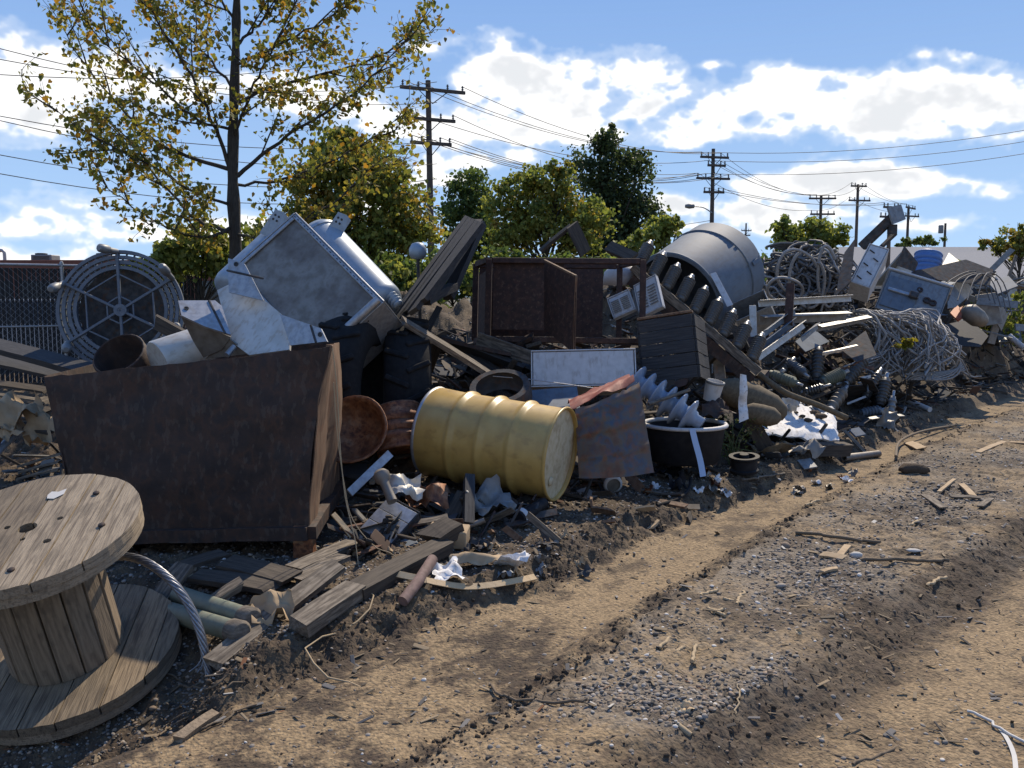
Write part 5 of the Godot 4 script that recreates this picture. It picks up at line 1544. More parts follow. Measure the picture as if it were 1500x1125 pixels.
	for k in 5:
		part(t, "plank", board_mesh(w, .094, .02, 80 + k, .003), MT.black_wood, at(Vector3(w / 2, .05 + k * .1, 0), Vector3(PI / 2, 0, 0)))
		part(t, "side_plank", board_mesh(.4, .094, .02, 86 + k, .003), MT.black_wood, at(Vector3(-.012, .05 + k * .1, -.215), Vector3(PI / 2, 0, 0)) * at(Vector3.ZERO, Vector3(0, 0, PI / 2)))
		part(t, "side_plank", board_mesh(.4, .094, .02, 86 + k, .003), MT.black_wood, at(Vector3(w + .012, .05 + k * .1, -.215), Vector3(PI / 2, 0, 0)) * at(Vector3.ZERO, Vector3(0, 0, PI / 2)))
	part(t, "top_edge", box_mesh(Vector3(w + .02, .02, .05), .003), MT.pale_rust, at(Vector3(w / 2, h + .018, -.02)))
	# white louvred panels
	for q in [["white louvred panel seen through the rusty frame", P(899, 466, 7.7), P(930, 452, 7.65), P(893, 436, 7.8)], ["white louvred panel propped between rusty frame and black crate", P(938, 464, 7.6), P(970, 448, 7.5), P(925, 420, 7.8)]]:
		var pq := px_box("louvre_grille", q[0], "panel", q[1], q[2], q[3], .05, MT.white_panel)
		for k in 7:
			for j in 2: part(pq[0], "louvre", box_mesh(Vector3(pq[1] * .36, .007, .012), .001), MT.grey_paint, at(Vector3(pq[1] * (.28 + .44 * j), pq[2] * (.2 + .09 * k), pq[3] * .004), Vector3(.5, 0, 0)))
	g = G.new()
	g.lathe([Vector2(.0, .2), Vector2(.1, .19), Vector2(.17, .12), Vector2(.19, 0), Vector2(.18, 0), Vector2(0, .01)], 22)
	single("white_dome", "rounded white lid seen through the gap in the rusty frame", "lid", g, MT.white_panel, at(P(912, 418, 8.2)))
	g = G.new()
	g.lathe([Vector2(0, .1), Vector2(.06, .085), Vector2(.09, .03), Vector2(.09, -.03), Vector2(.06, -.07), Vector2(0, -.08)], 18)
	t = thing("lamp_globe", "pale round globe on a rod perched above the leaning table", "globe", at(P(612, 369, 7.3)))
	part(t, "globe", g, MT.blue_grey_paint, Transform3D(Basis.from_scale(Vector3.ONE * .8), Vector3.ZERO))
	g = G.new(); g.tube([Vector3(0, -.05, 0), Vector3(.03, -.9, .05)], .014, 8)
	part(t, "rod", g, MT.dark_steel)
	# the bushing rack
	a = P(928, 392, 8.0); b = P(1112, 545, 7.7)
	t = thing("bushing_rack", "long sloping rack of grey ribbed bushings between black crate and blue tank", "rack", along(a, b))
	ln = a.distance_to(b)
	inv = t.transform.affine_inverse()
	part(t, "beam", board_mesh(ln, .14, .07, 91, .01), MT.grey_wood, inv * lying(a, b))
	part(t, "lower_channel", board_mesh(ln * .96, .05, .1, 92, .01), MT.dark_rust, inv * lying(a + Vector3(-.05, -.09, .02), b + Vector3(-.05, -.09, .02)))
	for k in 9:
		var q := a.lerp(b, .02 + k * .113) + Vector3(.02, .035, -.02)
		var up := (P(965, 325, 8.2) - P(938, 375, 8.0)).normalized()
		var bs := part(t, "bushing", insulator_mesh(.058, .27, 9, .76), MT.bushing_glaze, inv * along(q, q + up))
		g = G.new(); g.lathe([Vector2(0, .27), Vector2(.022, .27), Vector2(.022, .3), Vector2(0, .31)], 8, Transform3D(), [1])
		part(bs, "terminal", g, MT.galvanised)
	# the blue-grey tank, lying with its open mouth towards the rack
	a = P(990, 442, 9.3); b = P(1055, 392, 9.9)
	t = thing("open_tank", "large blue-grey steel tank lying with its open mouth towards the bushing rack", "tank", along(a, b))
	ln = a.distance_to(b)
	g = G.new()
	g.lathe([Vector2(.5, 0), Vector2(.53, 0), Vector2(.53, ln), Vector2(.51, ln + .03), Vector2(0, ln + .06)], 56, Transform3D(), [0, 1, 3], .02, nz)
	g.lathe([Vector2(.515, .003), Vector2(.515, ln - .02), Vector2(0, ln)], 56, Transform3D(), [1], .02, nz)
	part(t, "shell", g, MT.tank_paint)
	for y in [.012, ln * .72]:
		g = G.new(); g.lathe([Vector2(.531, y - .01), Vector2(.545, y - .008), Vector2(.545, y + .008), Vector2(.531, y + .01)], 56, Transform3D(), [], .02, nz)
		part(t, "band", g, MT.tank_paint)
	for k in 3:
		var e := TAU * (.55 + k * .16)
		part(t, "inner_strut", box_mesh(Vector3(.03, ln * .8, .03), .003), MT.dark_steel, at(Vector3(cos(e) * .47, ln * .42, sin(e) * .47)))
	part(t, "lug", box_mesh(Vector3(.05, .1, .03), .004), MT.tank_paint, at(Vector3(.1, ln * .85, .53), Vector3(.2, 0, 0)))
	# metal trough and bent frame in front of the tank
	pb = px_box("metal_trough", "open grey sheet-metal trough lying in front of the blue tank", "trough", P(1078, 470, 8.8), P(1128, 448, 8.7), P(1070, 446, 9.0), .28, MT.grey_paint, .01, true)
	bar("bent white-edged steel channel standing before the blue tank", P(1048, 398, 8.9), P(1074, 447, 8.7), .06, MT.white_panel, .6)
	bar("light steel upright at the left of the bar frame", P(1107, 448, 8.5), P(1109, 498, 8.4), .06, MT.cream_metal, .3)
	bar("upper pale horizontal bar before the cable heap", P(1110, 442, 8.7), P(1246, 434, 8.9), .05, MT.cream_metal, -.3)
	bar("lower grey horizontal channel before the cable heap", P(1112, 462, 8.6), P(1242, 456, 8.9), .09, MT.grey_paint, .2)
	bar("dark rusty upright crossing both horizontal bars", P(1163, 415, 8.5), P(1160, 474, 8.4), .07, MT.brown_rust, .4)
	bar("upper of two pale diagonal channels below the bars", P(1117, 486, 8.2), P(1162, 452, 8.6), .05, MT.grey_paint, -.4)
	bar("middle grey diagonal channel below the bars", P(1115, 502, 8.1), P(1160, 468, 8.5), .06, MT.tank_paint, -.4)
	bar("lowest and brightest diagonal channel ending above the insulators", P(1108, 520, 7.9), P(1174, 473, 8.5), .055, MT.cream_metal, -.5)
	bar("flat grey channel under the leaning white cabinet", P(1198, 476, 9.0), P(1270, 462, 9.3), .07, MT.grey_paint, .3)
	bar("short slanted grey strip between the diagonals and cable spill", P(1172, 494, 8.6), P(1196, 474, 8.9), .05, MT.grey_paint, -.3)
	bar("short bright bar lying over the insulators", P(1205, 516, 8.6), P(1254, 505, 8.8), .03, MT.cream_metal, .2)
	# leaning white cabinet and the plate post behind
	pb = px_box("leaning_cabinet", "narrow white drilled cabinet door leaning upright right of the cable heap", "cabinet", P(1246, 412, 10.3), P(1274, 421, 10.2), P(1252, 350, 10.6), .32, MT.white_panel, .01)
	for k in 5: part(pb[0], "slot", box_mesh(Vector3(.07, .012, .012), .002), MT.dark_steel, at(Vector3(pb[1] * (.3 + .35 * (k % 2)), pb[2] * (.15 + .17 * k), pb[3] * .002), Vector3(0, 0, -.4)))
	var dp2 := px_plate([[1237, 370], [1252, 350], [1246, 412], [1225, 432], [1228, 410]], [[1237, 370, 10.5], [1252, 350, 10.6], [1225, 432, 10.0]], .012)
	single("dark_sheet", "dark side sheet standing beside the narrow white cabinet", "panel", dp2[0], MT.dark_steel, dp2[1])
	t = thing("plate_post", "steel post raised at a slant with a square end plate against the sky", "post", at(P(1266, 362, 11.5)))
	inv = t.transform.affine_inverse()
	a = P(1262, 362, 11.5); b = P(1309, 317, 11.3)
	part(t, "shaft", box_mesh(Vector3(a.distance_to(b), .11, .11), .008), MT.dark_steel, inv * lying(a, b))
	pp = px_plate([[1301, 304], [1320, 299], [1327, 321], [1309, 328]], [[1301, 304, 11.2], [1320, 299, 11.35], [1309, 328, 11.15]], .025)
	part(t, "end_plate", pp[0], MT.grey_paint, inv * pp[1])
	part(t, "side_plate", box_mesh(Vector3(.1, .12, .08), .006), MT.dark_steel, inv * at(P(1307, 336, 11.3)))
	board("thin dark bar slanting under the square plate post", P(1278, 375, 11.2), P(1312, 342, 11.4), .04, .04, MT.dark_steel, .2, "", .002)
	# big grey steel cabinet
	pb = px_box("grey_cabinet", "big battered grey steel cabinet tipped forward above the cable spill", "cabinet", P(1282, 450, 11.9), P(1372, 478, 11.6), P(1296, 393, 12.3), .55, MT.grey_paint, .01)
	t = pb[0]
	w = pb[1]; h = pb[2]; s = pb[3]
	part(t, "top_lip", box_mesh(Vector3(w + .06, .03, .6), .006), MT.white_panel, at(Vector3(w / 2, h + .022, -s * .28)))
	part(t, "inner_panel", box_mesh(Vector3(w * .52, h * .78, .012), .002), MT.tank_paint, at(Vector3(w * .3, h * .48, s * .006)))
	part(t, "latch_bar", box_mesh(Vector3(w * .5, .05, .03), .005), MT.galvanised, at(Vector3(w * .33, h * .5, s * .03)))
	part(t, "latch", box_mesh(Vector3(.12, .1, .05), .01), MT.dark_steel, at(Vector3(w * .5, h * .5, s * .05)))
	for q in [[.72, .52, .05], [.82, .5, .05], [.56, .72, .04]]:
		g = G.new(); g.lathe([Vector2(q[2] * .55, .0), Vector2(q[2], .0), Vector2(q[2], .018), Vector2(q[2] * .55, .018), Vector2(q[2] * .55, 0)], 16, Transform3D(), [0, 1, 2, 3])
		var kn := part(t, "knockout", g, MT.dark_rust, at(Vector3(w * q[0], h * q[1], s * .002), Vector3(PI / 2, 0, 0)))
		g = G.new(); g.lathe([Vector2(0, .004), Vector2(q[2] * .55, .004)], 14)
		part(kn, "blank", g, MT.dark_steel)
	for q in [
		["grey sheet-metal flap hanging right of the big cabinet", [[1390, 420], [1412, 405], [1426, 428], [1400, 450], [1388, 452]], [[1390, 420, 12.5], [1426, 428, 12.8], [1388, 452, 12.1]], MT.grey_paint],
		["dented grey sheet behind the big grey cabinet", [[1350, 395], [1415, 380], [1455, 395], [1450, 418], [1375, 410]], [[1350, 395, 12.5], [1455, 395, 13.0], [1375, 410, 12.4]], MT.dark_steel],
		["brown-grey sheet standing left of the blue barrel", [[1312, 388], [1325, 360], [1345, 385], [1340, 398]], [[1312, 388, 12.8], [1325, 360, 12.9], [1340, 398, 12.9]], MT.dark_steel],
		["pale angled sheet right of the blue barrel", [[1378, 392], [1390, 370], [1405, 382], [1402, 400]], [[1378, 392, 13.2], [1390, 370, 13.6], [1402, 400, 13.0]], MT.grey_paint],
		["black rubber sheet heaped below the big grey cabinet", [[1370, 478], [1420, 468], [1448, 492], [1436, 508], [1385, 506], [1360, 492]], [[1370, 478, 12.4], [1448, 492, 12.5], [1385, 506, 11.7]], MT.black_plastic],
		["dark slate-coloured sheet between insulators and cable spill", [[1232, 512], [1268, 484], [1284, 520], [1255, 530]], [[1232, 512, 9.1], [1268, 484, 9.5], [1255, 530, 8.9]], MT.dark_steel],
		["flat dark sheet under the diagonal channels", [[1165, 500], [1190, 480], [1215, 500], [1180, 515]], [[1165, 500, 8.8], [1190, 480, 9.2], [1180, 515, 8.7]], MT.tank_paint]]:
		pp = px_plate(q[1], q[2], .008)
		single("metal_sheet", q[0], "metal sheet", pp[0], q[3], pp[1])
	drum("blue_barrel", "bright blue plastic barrel far back in the pile", P(1356, 402, 13.5), P(1360, 374, 13.6), .2, MT.blue_plastic, MT.blue_plastic)
	for q in [["upper of two bright orange plastic pieces below the big cabinet", [[1392, 458], [1402, 446], [1414, 462], [1404, 470]]], ["lower orange plastic strip below the big cabinet", [[1404, 452], [1411, 448], [1420, 466], [1413, 468]]]]:
		pp = px_plate(q[1], [[1392, 458, 12.4], [1414, 446, 12.6], [1404, 470, 12.2]], .02)
		single("orange_plastic", q[0], "plastic scrap", pp[0], MT.orange_plastic, pp[1])
	g = G.new()
	g.lathe([Vector2(0, -.2), Vector2(.09, -.17), Vector2(.13, -.05), Vector2(.12, .1), Vector2(.06, .18), Vector2(0, .2)], 18, Transform3D(), [], .45, nz)
	single("cloth_sack", "crumpled grey-white sack beside the orange plastic", "sack", g, MT.stained_sheet, at(P(1428, 462, 12.2), Vector3(.3, 0, 1.0)))
	# far end of the pile
	R.seed = 91
	for k in 84:
		var cx := R.randf_range(1360, 1500); var cy := R.randf_range(398, 500)
		var dd := R.randf_range(13.6, 17.0)
		var q := P(cx, cy, dd)
		if k % 2 == 0: board("bent grey scrap length in the far tangle of the pile", q, q + Vector3(R.randf_range(-.5, .5), R.randf_range(-.25, .25), R.randf_range(-.3, .3)).normalized() * R.randf_range(.4, .9), R.randf_range(.04, .12), .02, [MT.grey_paint, MT.dark_steel, MT.grey_wood][k % 3], R.randf() * 3, "scrap lengths at the far end of the pile")
		else: single("buckled_sheet", "buckled grey panel in the far tangle of the pile", "panel", box_mesh(Vector3(snappedf(R.randf_range(.25, .6), .05), snappedf(R.randf_range(.2, .4), .05), .02), .003), [MT.tank_paint, MT.grey_paint, MT.stained_sheet][k % 3], at(q, Vector3(R.randf() * 3, R.randf() * 3, R.randf() * 3)), "buckled panels at the far end of the pile")
	# branches arching over the far end
	for k in 5:
		var p0 := P(1375 + k * 14, 440, 12.0)
		pipe("bent_rod", "thin dark rod arching over the far scrap behind the big cabinet", "rod", smoothed([p0, P(1390 + k * 14, 412 - k * 3, 12.4), P(1430 + k * 10, 398 + k * 4, 12.8), P(1450 + k * 8, 440 + k * 5, 12.6)], 14), .008, MT.dark_cable, "arching rods at the far end", 6)
	pipe("white_tube", "white plastic tube end lying at the far right edge of the pile", "tube", [P(1478, 492, 14.6), P(1500, 510, 14.4)], .05, MT.white_panel, "", 12, true)
	cables()
	insulators()
func cable_thing(label: String, pts: Array, r: float, m: Material, group: String) -> void:
	pipe("cable", label, "cable", pts, r, m, group, 6)
func cables() -> void:
	R.seed = 14
	var c := P(1180, 428, 11.4)
	var mass := G.new()
	for k in 230:
		var v := Vector3(R.randfn(0, 1), R.randfn(.25, 1), R.randfn(.2, 1)).normalized() * pow(R.randf(), .3)
		var q := c + v * Vector3(.52, .5, .42)
		q.y = maxf(q.y, .75)
		var r := R.randf_range(.14, .34)
		var b := Basis.from_euler(Vector3(R.randf() * 6, R.randf() * 6, R.randf() * 6))
		var start := R.randf() * TAU; var sweep := R.randf_range(2.0, 7.0)
		var pts := []
		for i in 25:
			var a := start + sweep * i / 24
			var p := q + b * Vector3(cos(a) * r, sin(a) * r * .8, .04 * sin(a * .5 + k)) + Vector3(0, 0, 0)
			p += Vector3(nz.get_noise_2d(k * 9.1, i * .16), nz.get_noise_2d(k * 5.3 + 40, i * .16), nz.get_noise_2d(k * 7.7 + 90, i * .16)) * .09
			var off := (p - c) / Vector3(.7, .66, .6)
			if off.length() > 1.0: p = c + off.normalized() * Vector3(.7, .66, .6)
			pts.append(p)
		if k < 60: cable_thing("grey cable loop tangled in the heap right of the blue tank", pts, R.randf_range(.012, .02), MT.cable_skin if k % 3 else MT.dark_cable, "cable loops in the tangled heap")
		else:
			for i in 25: pts[i] -= c
			mass.tube(pts, R.randf_range(.01, .017), 5, false)
	var o := single("cable_tangle", "dense grey mass of tangled cables filling the heap", "cable", mass, MT.dark_cable, at(c))
	o.set_meta("kind", "stuff")
	# a few big loops that stand out
	for q in [[1168, 400, 30, 34, 0.2], [1182, 410, 26, 40, -.2], [1212, 405, 14, 44, .1], [1150, 425, 26, 18, .5]]:
		var pts := []
		for i in 30:
			var a: float = 5.2 * i / 29 + q[4] * 4
			pts.append(P(q[0] + cos(a) * q[2], q[1] + sin(a) * q[3] * (1 + .1 * sin(a * 2)), 10.75 + .12 * sin(a)))
		cable_thing("thick pale cable loop standing out on the front of the cable heap", pts, .019, MT.cable_skin, "big pale loops on the cable heap")
	for k in 7:
		cable_thing("dark cable drooping over the top of the cable heap", smoothed([P(1122 + k * 6, 362 + k, 11.6), P(1150 + k * 8, 356 + k * 2, 11.5), P(1195 + k * 6, 366 + k * 6, 11.3), P(1222 + k * 3, 400 + k * 9, 11.1)], 16), .018, MT.dark_cable, "dark cables over the heap top")
	# the spill that runs down to the dirt
	mass = G.new()
	c = P(1310, 510, 11.2)
	for k in 120:
		var s := R.randf(); var u := R.randf()
		var p0 := P(lerpf(1215, 1320, s), lerpf(452, 462, u) + 6, R.randf_range(10.9, 12.0))
		var p1 := P(lerpf(1262, 1372, s) + R.randfn(0, 12), lerpf(456, 490, u), R.randf_range(10.8, 11.7))
		var p2 := P(lerpf(1285, 1402, s) + R.randfn(0, 14), lerpf(488, 530, u), R.randf_range(10.7, 11.3))
		var p3 := P(lerpf(1270, 1388, s) + R.randfn(0, 22), lerpf(520, 560, u), R.randf_range(10.6, 11.2))
		var pts := smoothed([p0, p1, p2, p3], 16)
		for i in 17: pts[i] += Vector3(nz.get_noise_2d(k * 9.1, i * .25), nz.get_noise_2d(k * 5.3 + 40, i * .25), 0) * .06
		if k < 50: cable_thing("pale grey cable spilling from the big cabinet down to the dirt", pts, R.randf_range(.009, .02), MT.cable_skin, "cables in the spill")
		else:
			for i in 17: pts[i] -= c
			mass.tube(pts, R.randf_range(.006, .012), 5, false)
	o = single("cable_tangle", "mass of thin grey cables spilling below the big cabinet", "cable", mass, MT.cable_skin, at(c))
	o.set_meta("kind", "stuff")
	for k in 8:
		cable_thing("stray pale cable end curling out onto the dirt", smoothed([P(1370 + k * 2, 495 + k * 3, 11.1), P(1402 + k * 2, 520 + k * 3, 11.0), P(1405 - k * 5, 545, 10.9), P(1385 - k * 9, 556 - k, 10.8), P(1350 - k * 4, 556, 10.8)], 16), .011, MT.cable_skin, "stray cable ends")
func insulators() -> void:
	R.seed = 8
	# [x0, y0, x1, y1, d0, d1, radius, fins, material]
	var list := [[1108, 590, 1145, 545, 8.6, 8.4, .075, 7, "bushing_glaze"], [1124, 560, 1160, 528, 8.7, 8.9, .07, 8, "bushing_glaze"], [1128, 548, 1168, 562, 8.5, 8.2, .06, 8, "clay_pipe"], [1152, 530, 1178, 548, 8.9, 8.6, .065, 7, "bushing_glaze"],
		[1196, 555, 1200, 508, 8.9, 9.1, .07, 7, "bushing_glaze"], [1204, 560, 1236, 546, 8.8, 8.9, .075, 9, "clay_pipe"], [1240, 560, 1272, 520, 9.1, 9.3, .07, 8, "bushing_glaze"], [1168, 610, 1230, 590, 8.3, 8.6, .06, 6, "bushing_glaze"],
		[1162, 620, 1204, 602, 7.9, 7.95, .085, 6, "tank_paint"], [1215, 600, 1236, 572, 8.5, 8.7, .07, 4, "stained_sheet"], [1290, 590, 1298, 555, 9.0, 9.1, .075, 6, "bushing_glaze"], [1262, 605, 1292, 600, 8.9, 8.9, .06, 5, "tank_paint"], [1302, 618, 1308, 582, 8.8, 8.9, .05, 4, "grey_paint"],
		[1268, 582, 1288, 545, 9.2, 9.4, .065, 7, "bushing_glaze"], [1142, 575, 1170, 590, 8.4, 8.2, .055, 6, "bushing_glaze"], [1178, 575, 1208, 566, 8.7, 8.6, .05, 6, "bushing_glaze"]]
	var who := ["lowest left insulator standing behind the white sheet", "dark insulator leaning behind the lowest left one", "green-grey insulator pointing to the white sheet", "dark insulator below the bright diagonal channel", "upright dark insulator in the middle of the heap", "pale ribbed insulator lying in the middle of the heap", "dark insulator leaning under the slate sheet", "long dark insulator lying above the brown rope",
		"blue-grey ribbed insulator lying beside the white sheet", "short stout insulator with pale collar", "dark insulator inside the open black box", "low blue-grey insulator at the black box", "slim grey insulator at the corner of the black box", "dark insulator at the back of the black box", "small dark insulator beside the tan bags", "small dark insulator between the pale and stout ones"]
	for i in list.size():
		var q = list[i]
		var a := P(q[0], q[1], q[4] + .9); var b := P(q[2], q[3], q[5] + .9)
		var t := thing("insulator", who[i], "insulator", along(a, b), "insulators heaped before the cables")
		var l := snappedf(clampf(a.distance_to(b), .2, .42), .02)
		part(t, "ribbed_body", insulator_mesh(q[6], l, q[7], .74), MT[q[8]])
		var g := G.new(); g.lathe([Vector2(0, -.03), Vector2(q[6] * .55, -.03), Vector2(q[6] * .6, 0), Vector2(0, .0)], 14, Transform3D(), [0, 1])
		part(t, "base_cap", g, MT.galvanised if i % 3 == 0 else MT.dark_steel)
		g = G.new(); g.lathe([Vector2(0, l), Vector2(q[6] * .3, l), Vector2(q[6] * .3, l + .07), Vector2(0, l + .075)], 12, Transform3D(), [1])
		part(t, "terminal", g, MT.galvanised)
	# open dark box holding some of them
	var pb := px_box("open_box", "open black steel box holding insulators at the pile edge", "box", P(1240, 622, 9.6), P(1318, 616, 9.75), P(1246, 565, 9.9), .4, MT.dark_steel, .012, true)
	part(pb[0], "torn_flap", board_mesh(pb[1], .09, .012, 12, .03, .02), MT.grey_paint, at(Vector3(pb[1] / 2, .02, pb[3] * .05), Vector3(.7, 0, .05)))
	# loose brackets and plates among them
	R.seed = 51
	for k in 34:
		var q := P(R.randf_range(1105, 1300), R.randf_range(505, 600), R.randf_range(9.6, 10.3))
		var m: Material = [MT.dark_steel, MT.grey_paint, MT.dark_rust, MT.orange_rust, MT.galvanised][k % 5]
		if k % 3 == 0: single("scrap_plate", "small dark steel plate lost among the heaped insulators", "plate", box_mesh(Vector3(snappedf(R.randf_range(.1, .3), .05), .012, snappedf(R.randf_range(.08, .2), .04)), .002), MT.dark_steel, at(q, Vector3(R.randfn(0, .6), R.randf() * 6, R.randfn(0, .6))), "small plates among the insulators")
		else: board("small metal strip lost among the heaped insulators", q, q + Vector3(R.randfn(0, 1), R.randfn(0, .5), R.randfn(0, .7)).normalized() * R.randf_range(.15, .45), R.randf_range(.02, .05), .012, m, R.randf() * 3, "metal strips among the insulators", .004)
# ---------------------------------------------------------------- loose debris on the apron and the track
func G0(px: float, py: float, lift := 0.0) -> Vector3:
	# the point of the ground seen at a pixel, lifted
	var eye := Vector3(0, EYE, 0)
	var dir := (P(px, py, 1.0) - eye)
	var d := 2.2
	while d < 30.0:
		var p := eye + dir * d
		if p.y < height(p.x, d, false): break
		d += .02
	return eye + dir * d + Vector3(0, lift, 0)
func crumple(sz: Vector2, sd: int, amp: float) -> ArrayMesh:
	var rows := []
	var r := RandomNumberGenerator.new()
	r.seed = sd
	var cut := r.randf_range(.6, 1.2)
	for i in 9:
		var col := PackedVector3Array()
		for j in 9:
			var u := i / 8.0 - .5; var v := j / 8.0 - .5
			var e := 1.0 + .22 * nz.get_noise_2d(u * 3 + sd * 7.0, v * 3) * 2.0
			col.append(Vector3(u * sz.x * e * (1.0 - absf(v) * .3 * cut), amp * (nz.get_noise_2d(u * 1.3 + sd * 3.0, v * 1.3 + 9) * 1.1 + .12 * nf.get_noise_2d(u + sd, v)), v * sz.y * e))
		rows.append(col)
	var g := G.new(); g.sheet(rows, .0015)
	return g.done()
func stick(label: String, pts: Array, r: float, m: Material, group := "") -> void:
	var q := []
	for p in pts: q.append(G0(p[0], p[1], r * .7 + (p[2] if p.size() > 2 else 0.0)))
	if q.size() == 2: q = [q[0], q[0].lerp(q[1], .35), q[0].lerp(q[1], .7), q[1]]
	if r < .012:
		q = smoothed(q, 14)
		for k in q.size(): q[k] += Vector3(nz.get_noise_2d(q[k].x * 5, k * .3), .4 * absf(nz.get_noise_2d(q[k].z * 5, k * .5)), nz.get_noise_2d(q[k].z * 5, k * .4)) * clampf(q[0].distance_to(q[q.size() - 1]) * .09, .004, .04)
	elif q.size() > 2: q = smoothed(q, 14)
	pipe("stick", label, "stick", q, r, m, group, 6)
func debris() -> void:
	var t: Node3D
	var g: G
	# timbers before the bin
	board("weathered plank slanting up from the frayed cable end", G0(312, 990, .05), G0(496, 858, .1), .085, .035, MT.grey_wood, .35)
	board("thick short grey timber behind the slanting plank", G0(436, 934, .04), G0(520, 880, .05), .1, .07, MT.grey_wood, .2)
	board("long dark timber running up to the wood block", G0(522, 880, .04), G0(652, 812, .05), .1, .07, MT.dark_wood, .2)
	single("timber_end", "split dark timber stub at the top end of the long timber", "timber", board_mesh(.2, .12, .09, 44, .04), MT.dark_wood, at(G0(648, 808, .1), Vector3(.3, .9, .3)))
	var lath := []
	for q in [[566, 855, .06], [610, 860, .045], [680, 868, .03], [740, 862, .03], [784, 853, .03]]: lath.append(G0(q[0], q[1], q[2]))
	lath = smoothed(lath, 16)
	g = G.new()
	for k in 16:
		var wv := Vector3(-.004, .013, .012) if k < 17 else Vector3.ZERO
		g.box(lying(lath[k] - lath[0], lath[k + 1] - lath[0], .7), Vector3(lath[k].distance_to(lath[k + 1]) * 1.02, .005, .034), .001)
	single("wood_lath", "long thin fresh yellow wood lath lying along the debris edge", "lath", g, MT.pale_wood, at(lath[0]))
	pipe("clay_pipe", "reddish clay pipe poking out of the dirt beside the yellow lath", "pipe", [G0(590, 890, .03), G0(612, 868, .05), G0(634, 842, .08)], .027, MT.pink_clay, "", 14)
	for q in [["front of two green-grey clay pipes behind the spool", 250, 915, 345, 945], ["rear of two green-grey clay pipes behind the spool", 262, 890, 362, 925]]:
		t = thing("green_pipe", q[0], "pipe", at(G0(q[1], q[2], .06)))
		g = G.new()
		var a := Vector3.ZERO; var b := G0(q[3], q[4], .06) - t.position
		var x := along(a, b); var l := b.length()
		g.lathe([Vector2(.04, 0), Vector2(.044, 0), Vector2(.044, l), Vector2(.036, l), Vector2(.036, 0)], 18, x, [0, 1, 2, 3])
		part(t, "barrel", g, MT.clay_pipe)
		g = G.new(); g.lathe([Vector2(0, l - .02), Vector2(.036, l - .02), Vector2(.05, l - .02), Vector2(.052, l + .04), Vector2(.04, l + .05), Vector2(0, l + .055)], 18, x, [1, 2, 4])
		part(t, "end_cap", g, MT.grey_wood)
	board("short flat wood block lying on the green pipes", G0(310, 925, .13), G0(352, 900, .14), .08, .03, MT.grey_wood, .1)
	board("slanting dark board between spool and green pipes", G0(232, 895, .05), G0(275, 860, .12), .09, .03, MT.grey_wood, .3)
	single("cardboard_scrap", "crumpled tan cardboard lump above the slanting plank", "cardboard", crumple(Vector2(.2, .16), 4, .12), MT.cardboard, at(G0(398, 908, .06), Vector3(.4, .3, 0)))
	for q in [["dark flat plank under the rusted bin, nearest the spool", 285, 852, 400, 872, .13], ["dark flat plank under the middle of the rusted bin", 330, 832, 430, 860, .15], ["dark flat plank behind the others under the rusted bin", 270, 838, 330, 822, .1], ["pale-edged plank under the bin leg", 430, 842, 520, 805, .1], ["dark plank just below the pale-edged plank", 435, 858, 505, 826, .08]]:
		board(q[0], G0(q[1], q[2], .03), G0(q[3], q[4], .04), q[5], .025, MT.grey_wood if "pale" in q[0] else MT.dark_wood, .08)
	# things at the end of the bin
	var pb := px_box("switch_plate", "silver switch plate with two dark slots beside the bin leg", "plate", P(524, 778, 4.95), P(568, 803, 4.85), P(562, 722, 5.15), .07, MT.dark_steel)
	t = pb[0]
	for k in 3: part(t, "silver_face", box_mesh(Vector3(pb[1] * .98, pb[2] * .285, .006), .001), MT.galvanised, at(Vector3(pb[1] / 2, pb[2] * (.2 + .3 * k), pb[3] * .004)))
	board("bright aluminium strip leaning over the rubbish left of the yellow drum", P(512, 722, 5.1), P(572, 664, 5.35), .05, .008, MT.galvanised, 1.0, "", .003)
	t = thing("knob_post", "grey post with a flared head above the silver switch plate", "post", along(P(575, 735, 4.98), P(556, 690, 5.1)))
	g = G.new(); g.lathe([Vector2(0, 0), Vector2(.03, 0), Vector2(.026, .12), Vector2(.032, .14), Vector2(.045, .15), Vector2(.05, .19), Vector2(.035, .21), Vector2(0, .21)], 16, Transform3D(), [0, 1, 5])
	part(t, "shaft", g, MT.stained_sheet)
	single("cream_scrap", "bent cream-coloured board scrap left of the yellow drum", "scrap", crumple(Vector2(.22, .17), 17, .1), MT.cream_metal, at(P(592, 712, 5.25), Vector3(.7, .2, -.2)))
	single("wood_block", "square-cut pale wood block below the yellow drum", "block", box_mesh(Vector3(.22, .1, .14), .006), MT.cardboard, at(G0(657, 800, .06), Vector3(.1, -.12, -.05)))
	board("dark upright beam between yellow drum and wood block", P(686, 772, 5.05), P(687, 700, 5.35), .06, .08, MT.black_wood, 0.2, "", .004)
	board("dark slanting board left of the dark upright beam", P(655, 770, 5.15), P(680, 722, 5.35), .09, .02, MT.dark_wood, .4)
	single("rust_lump", "crumpled orange-brown rusty sheet left of the dark upright beam", "scrap", crumple(Vector2(.26, .24), 9, .14), MT.orange_rust, at(P(625, 727, 5.3), Vector3(.5, .3, .1)))
	single("foil_bag", "crumpled clear plastic bag under the yellow drum", "bag", crumple(Vector2(.28, .24), 12, .16), MT.grey_paint, at(P(715, 735, 5.3), Vector3(.6, .5, .1)))
	pipe("clay_stub", "small clay pipe stub lying before the plastic bag", "pipe", [P(688, 770, 5.05), P(710, 762, 5.05)], .016, MT.stained_sheet, "", 10, true)
	t = thing("torch_fitting", "dark torch-like fitting with a pale ring under the yellow drum lid", "fitting", along(P(760, 760, 5.2), P(800, 735, 5.4)))
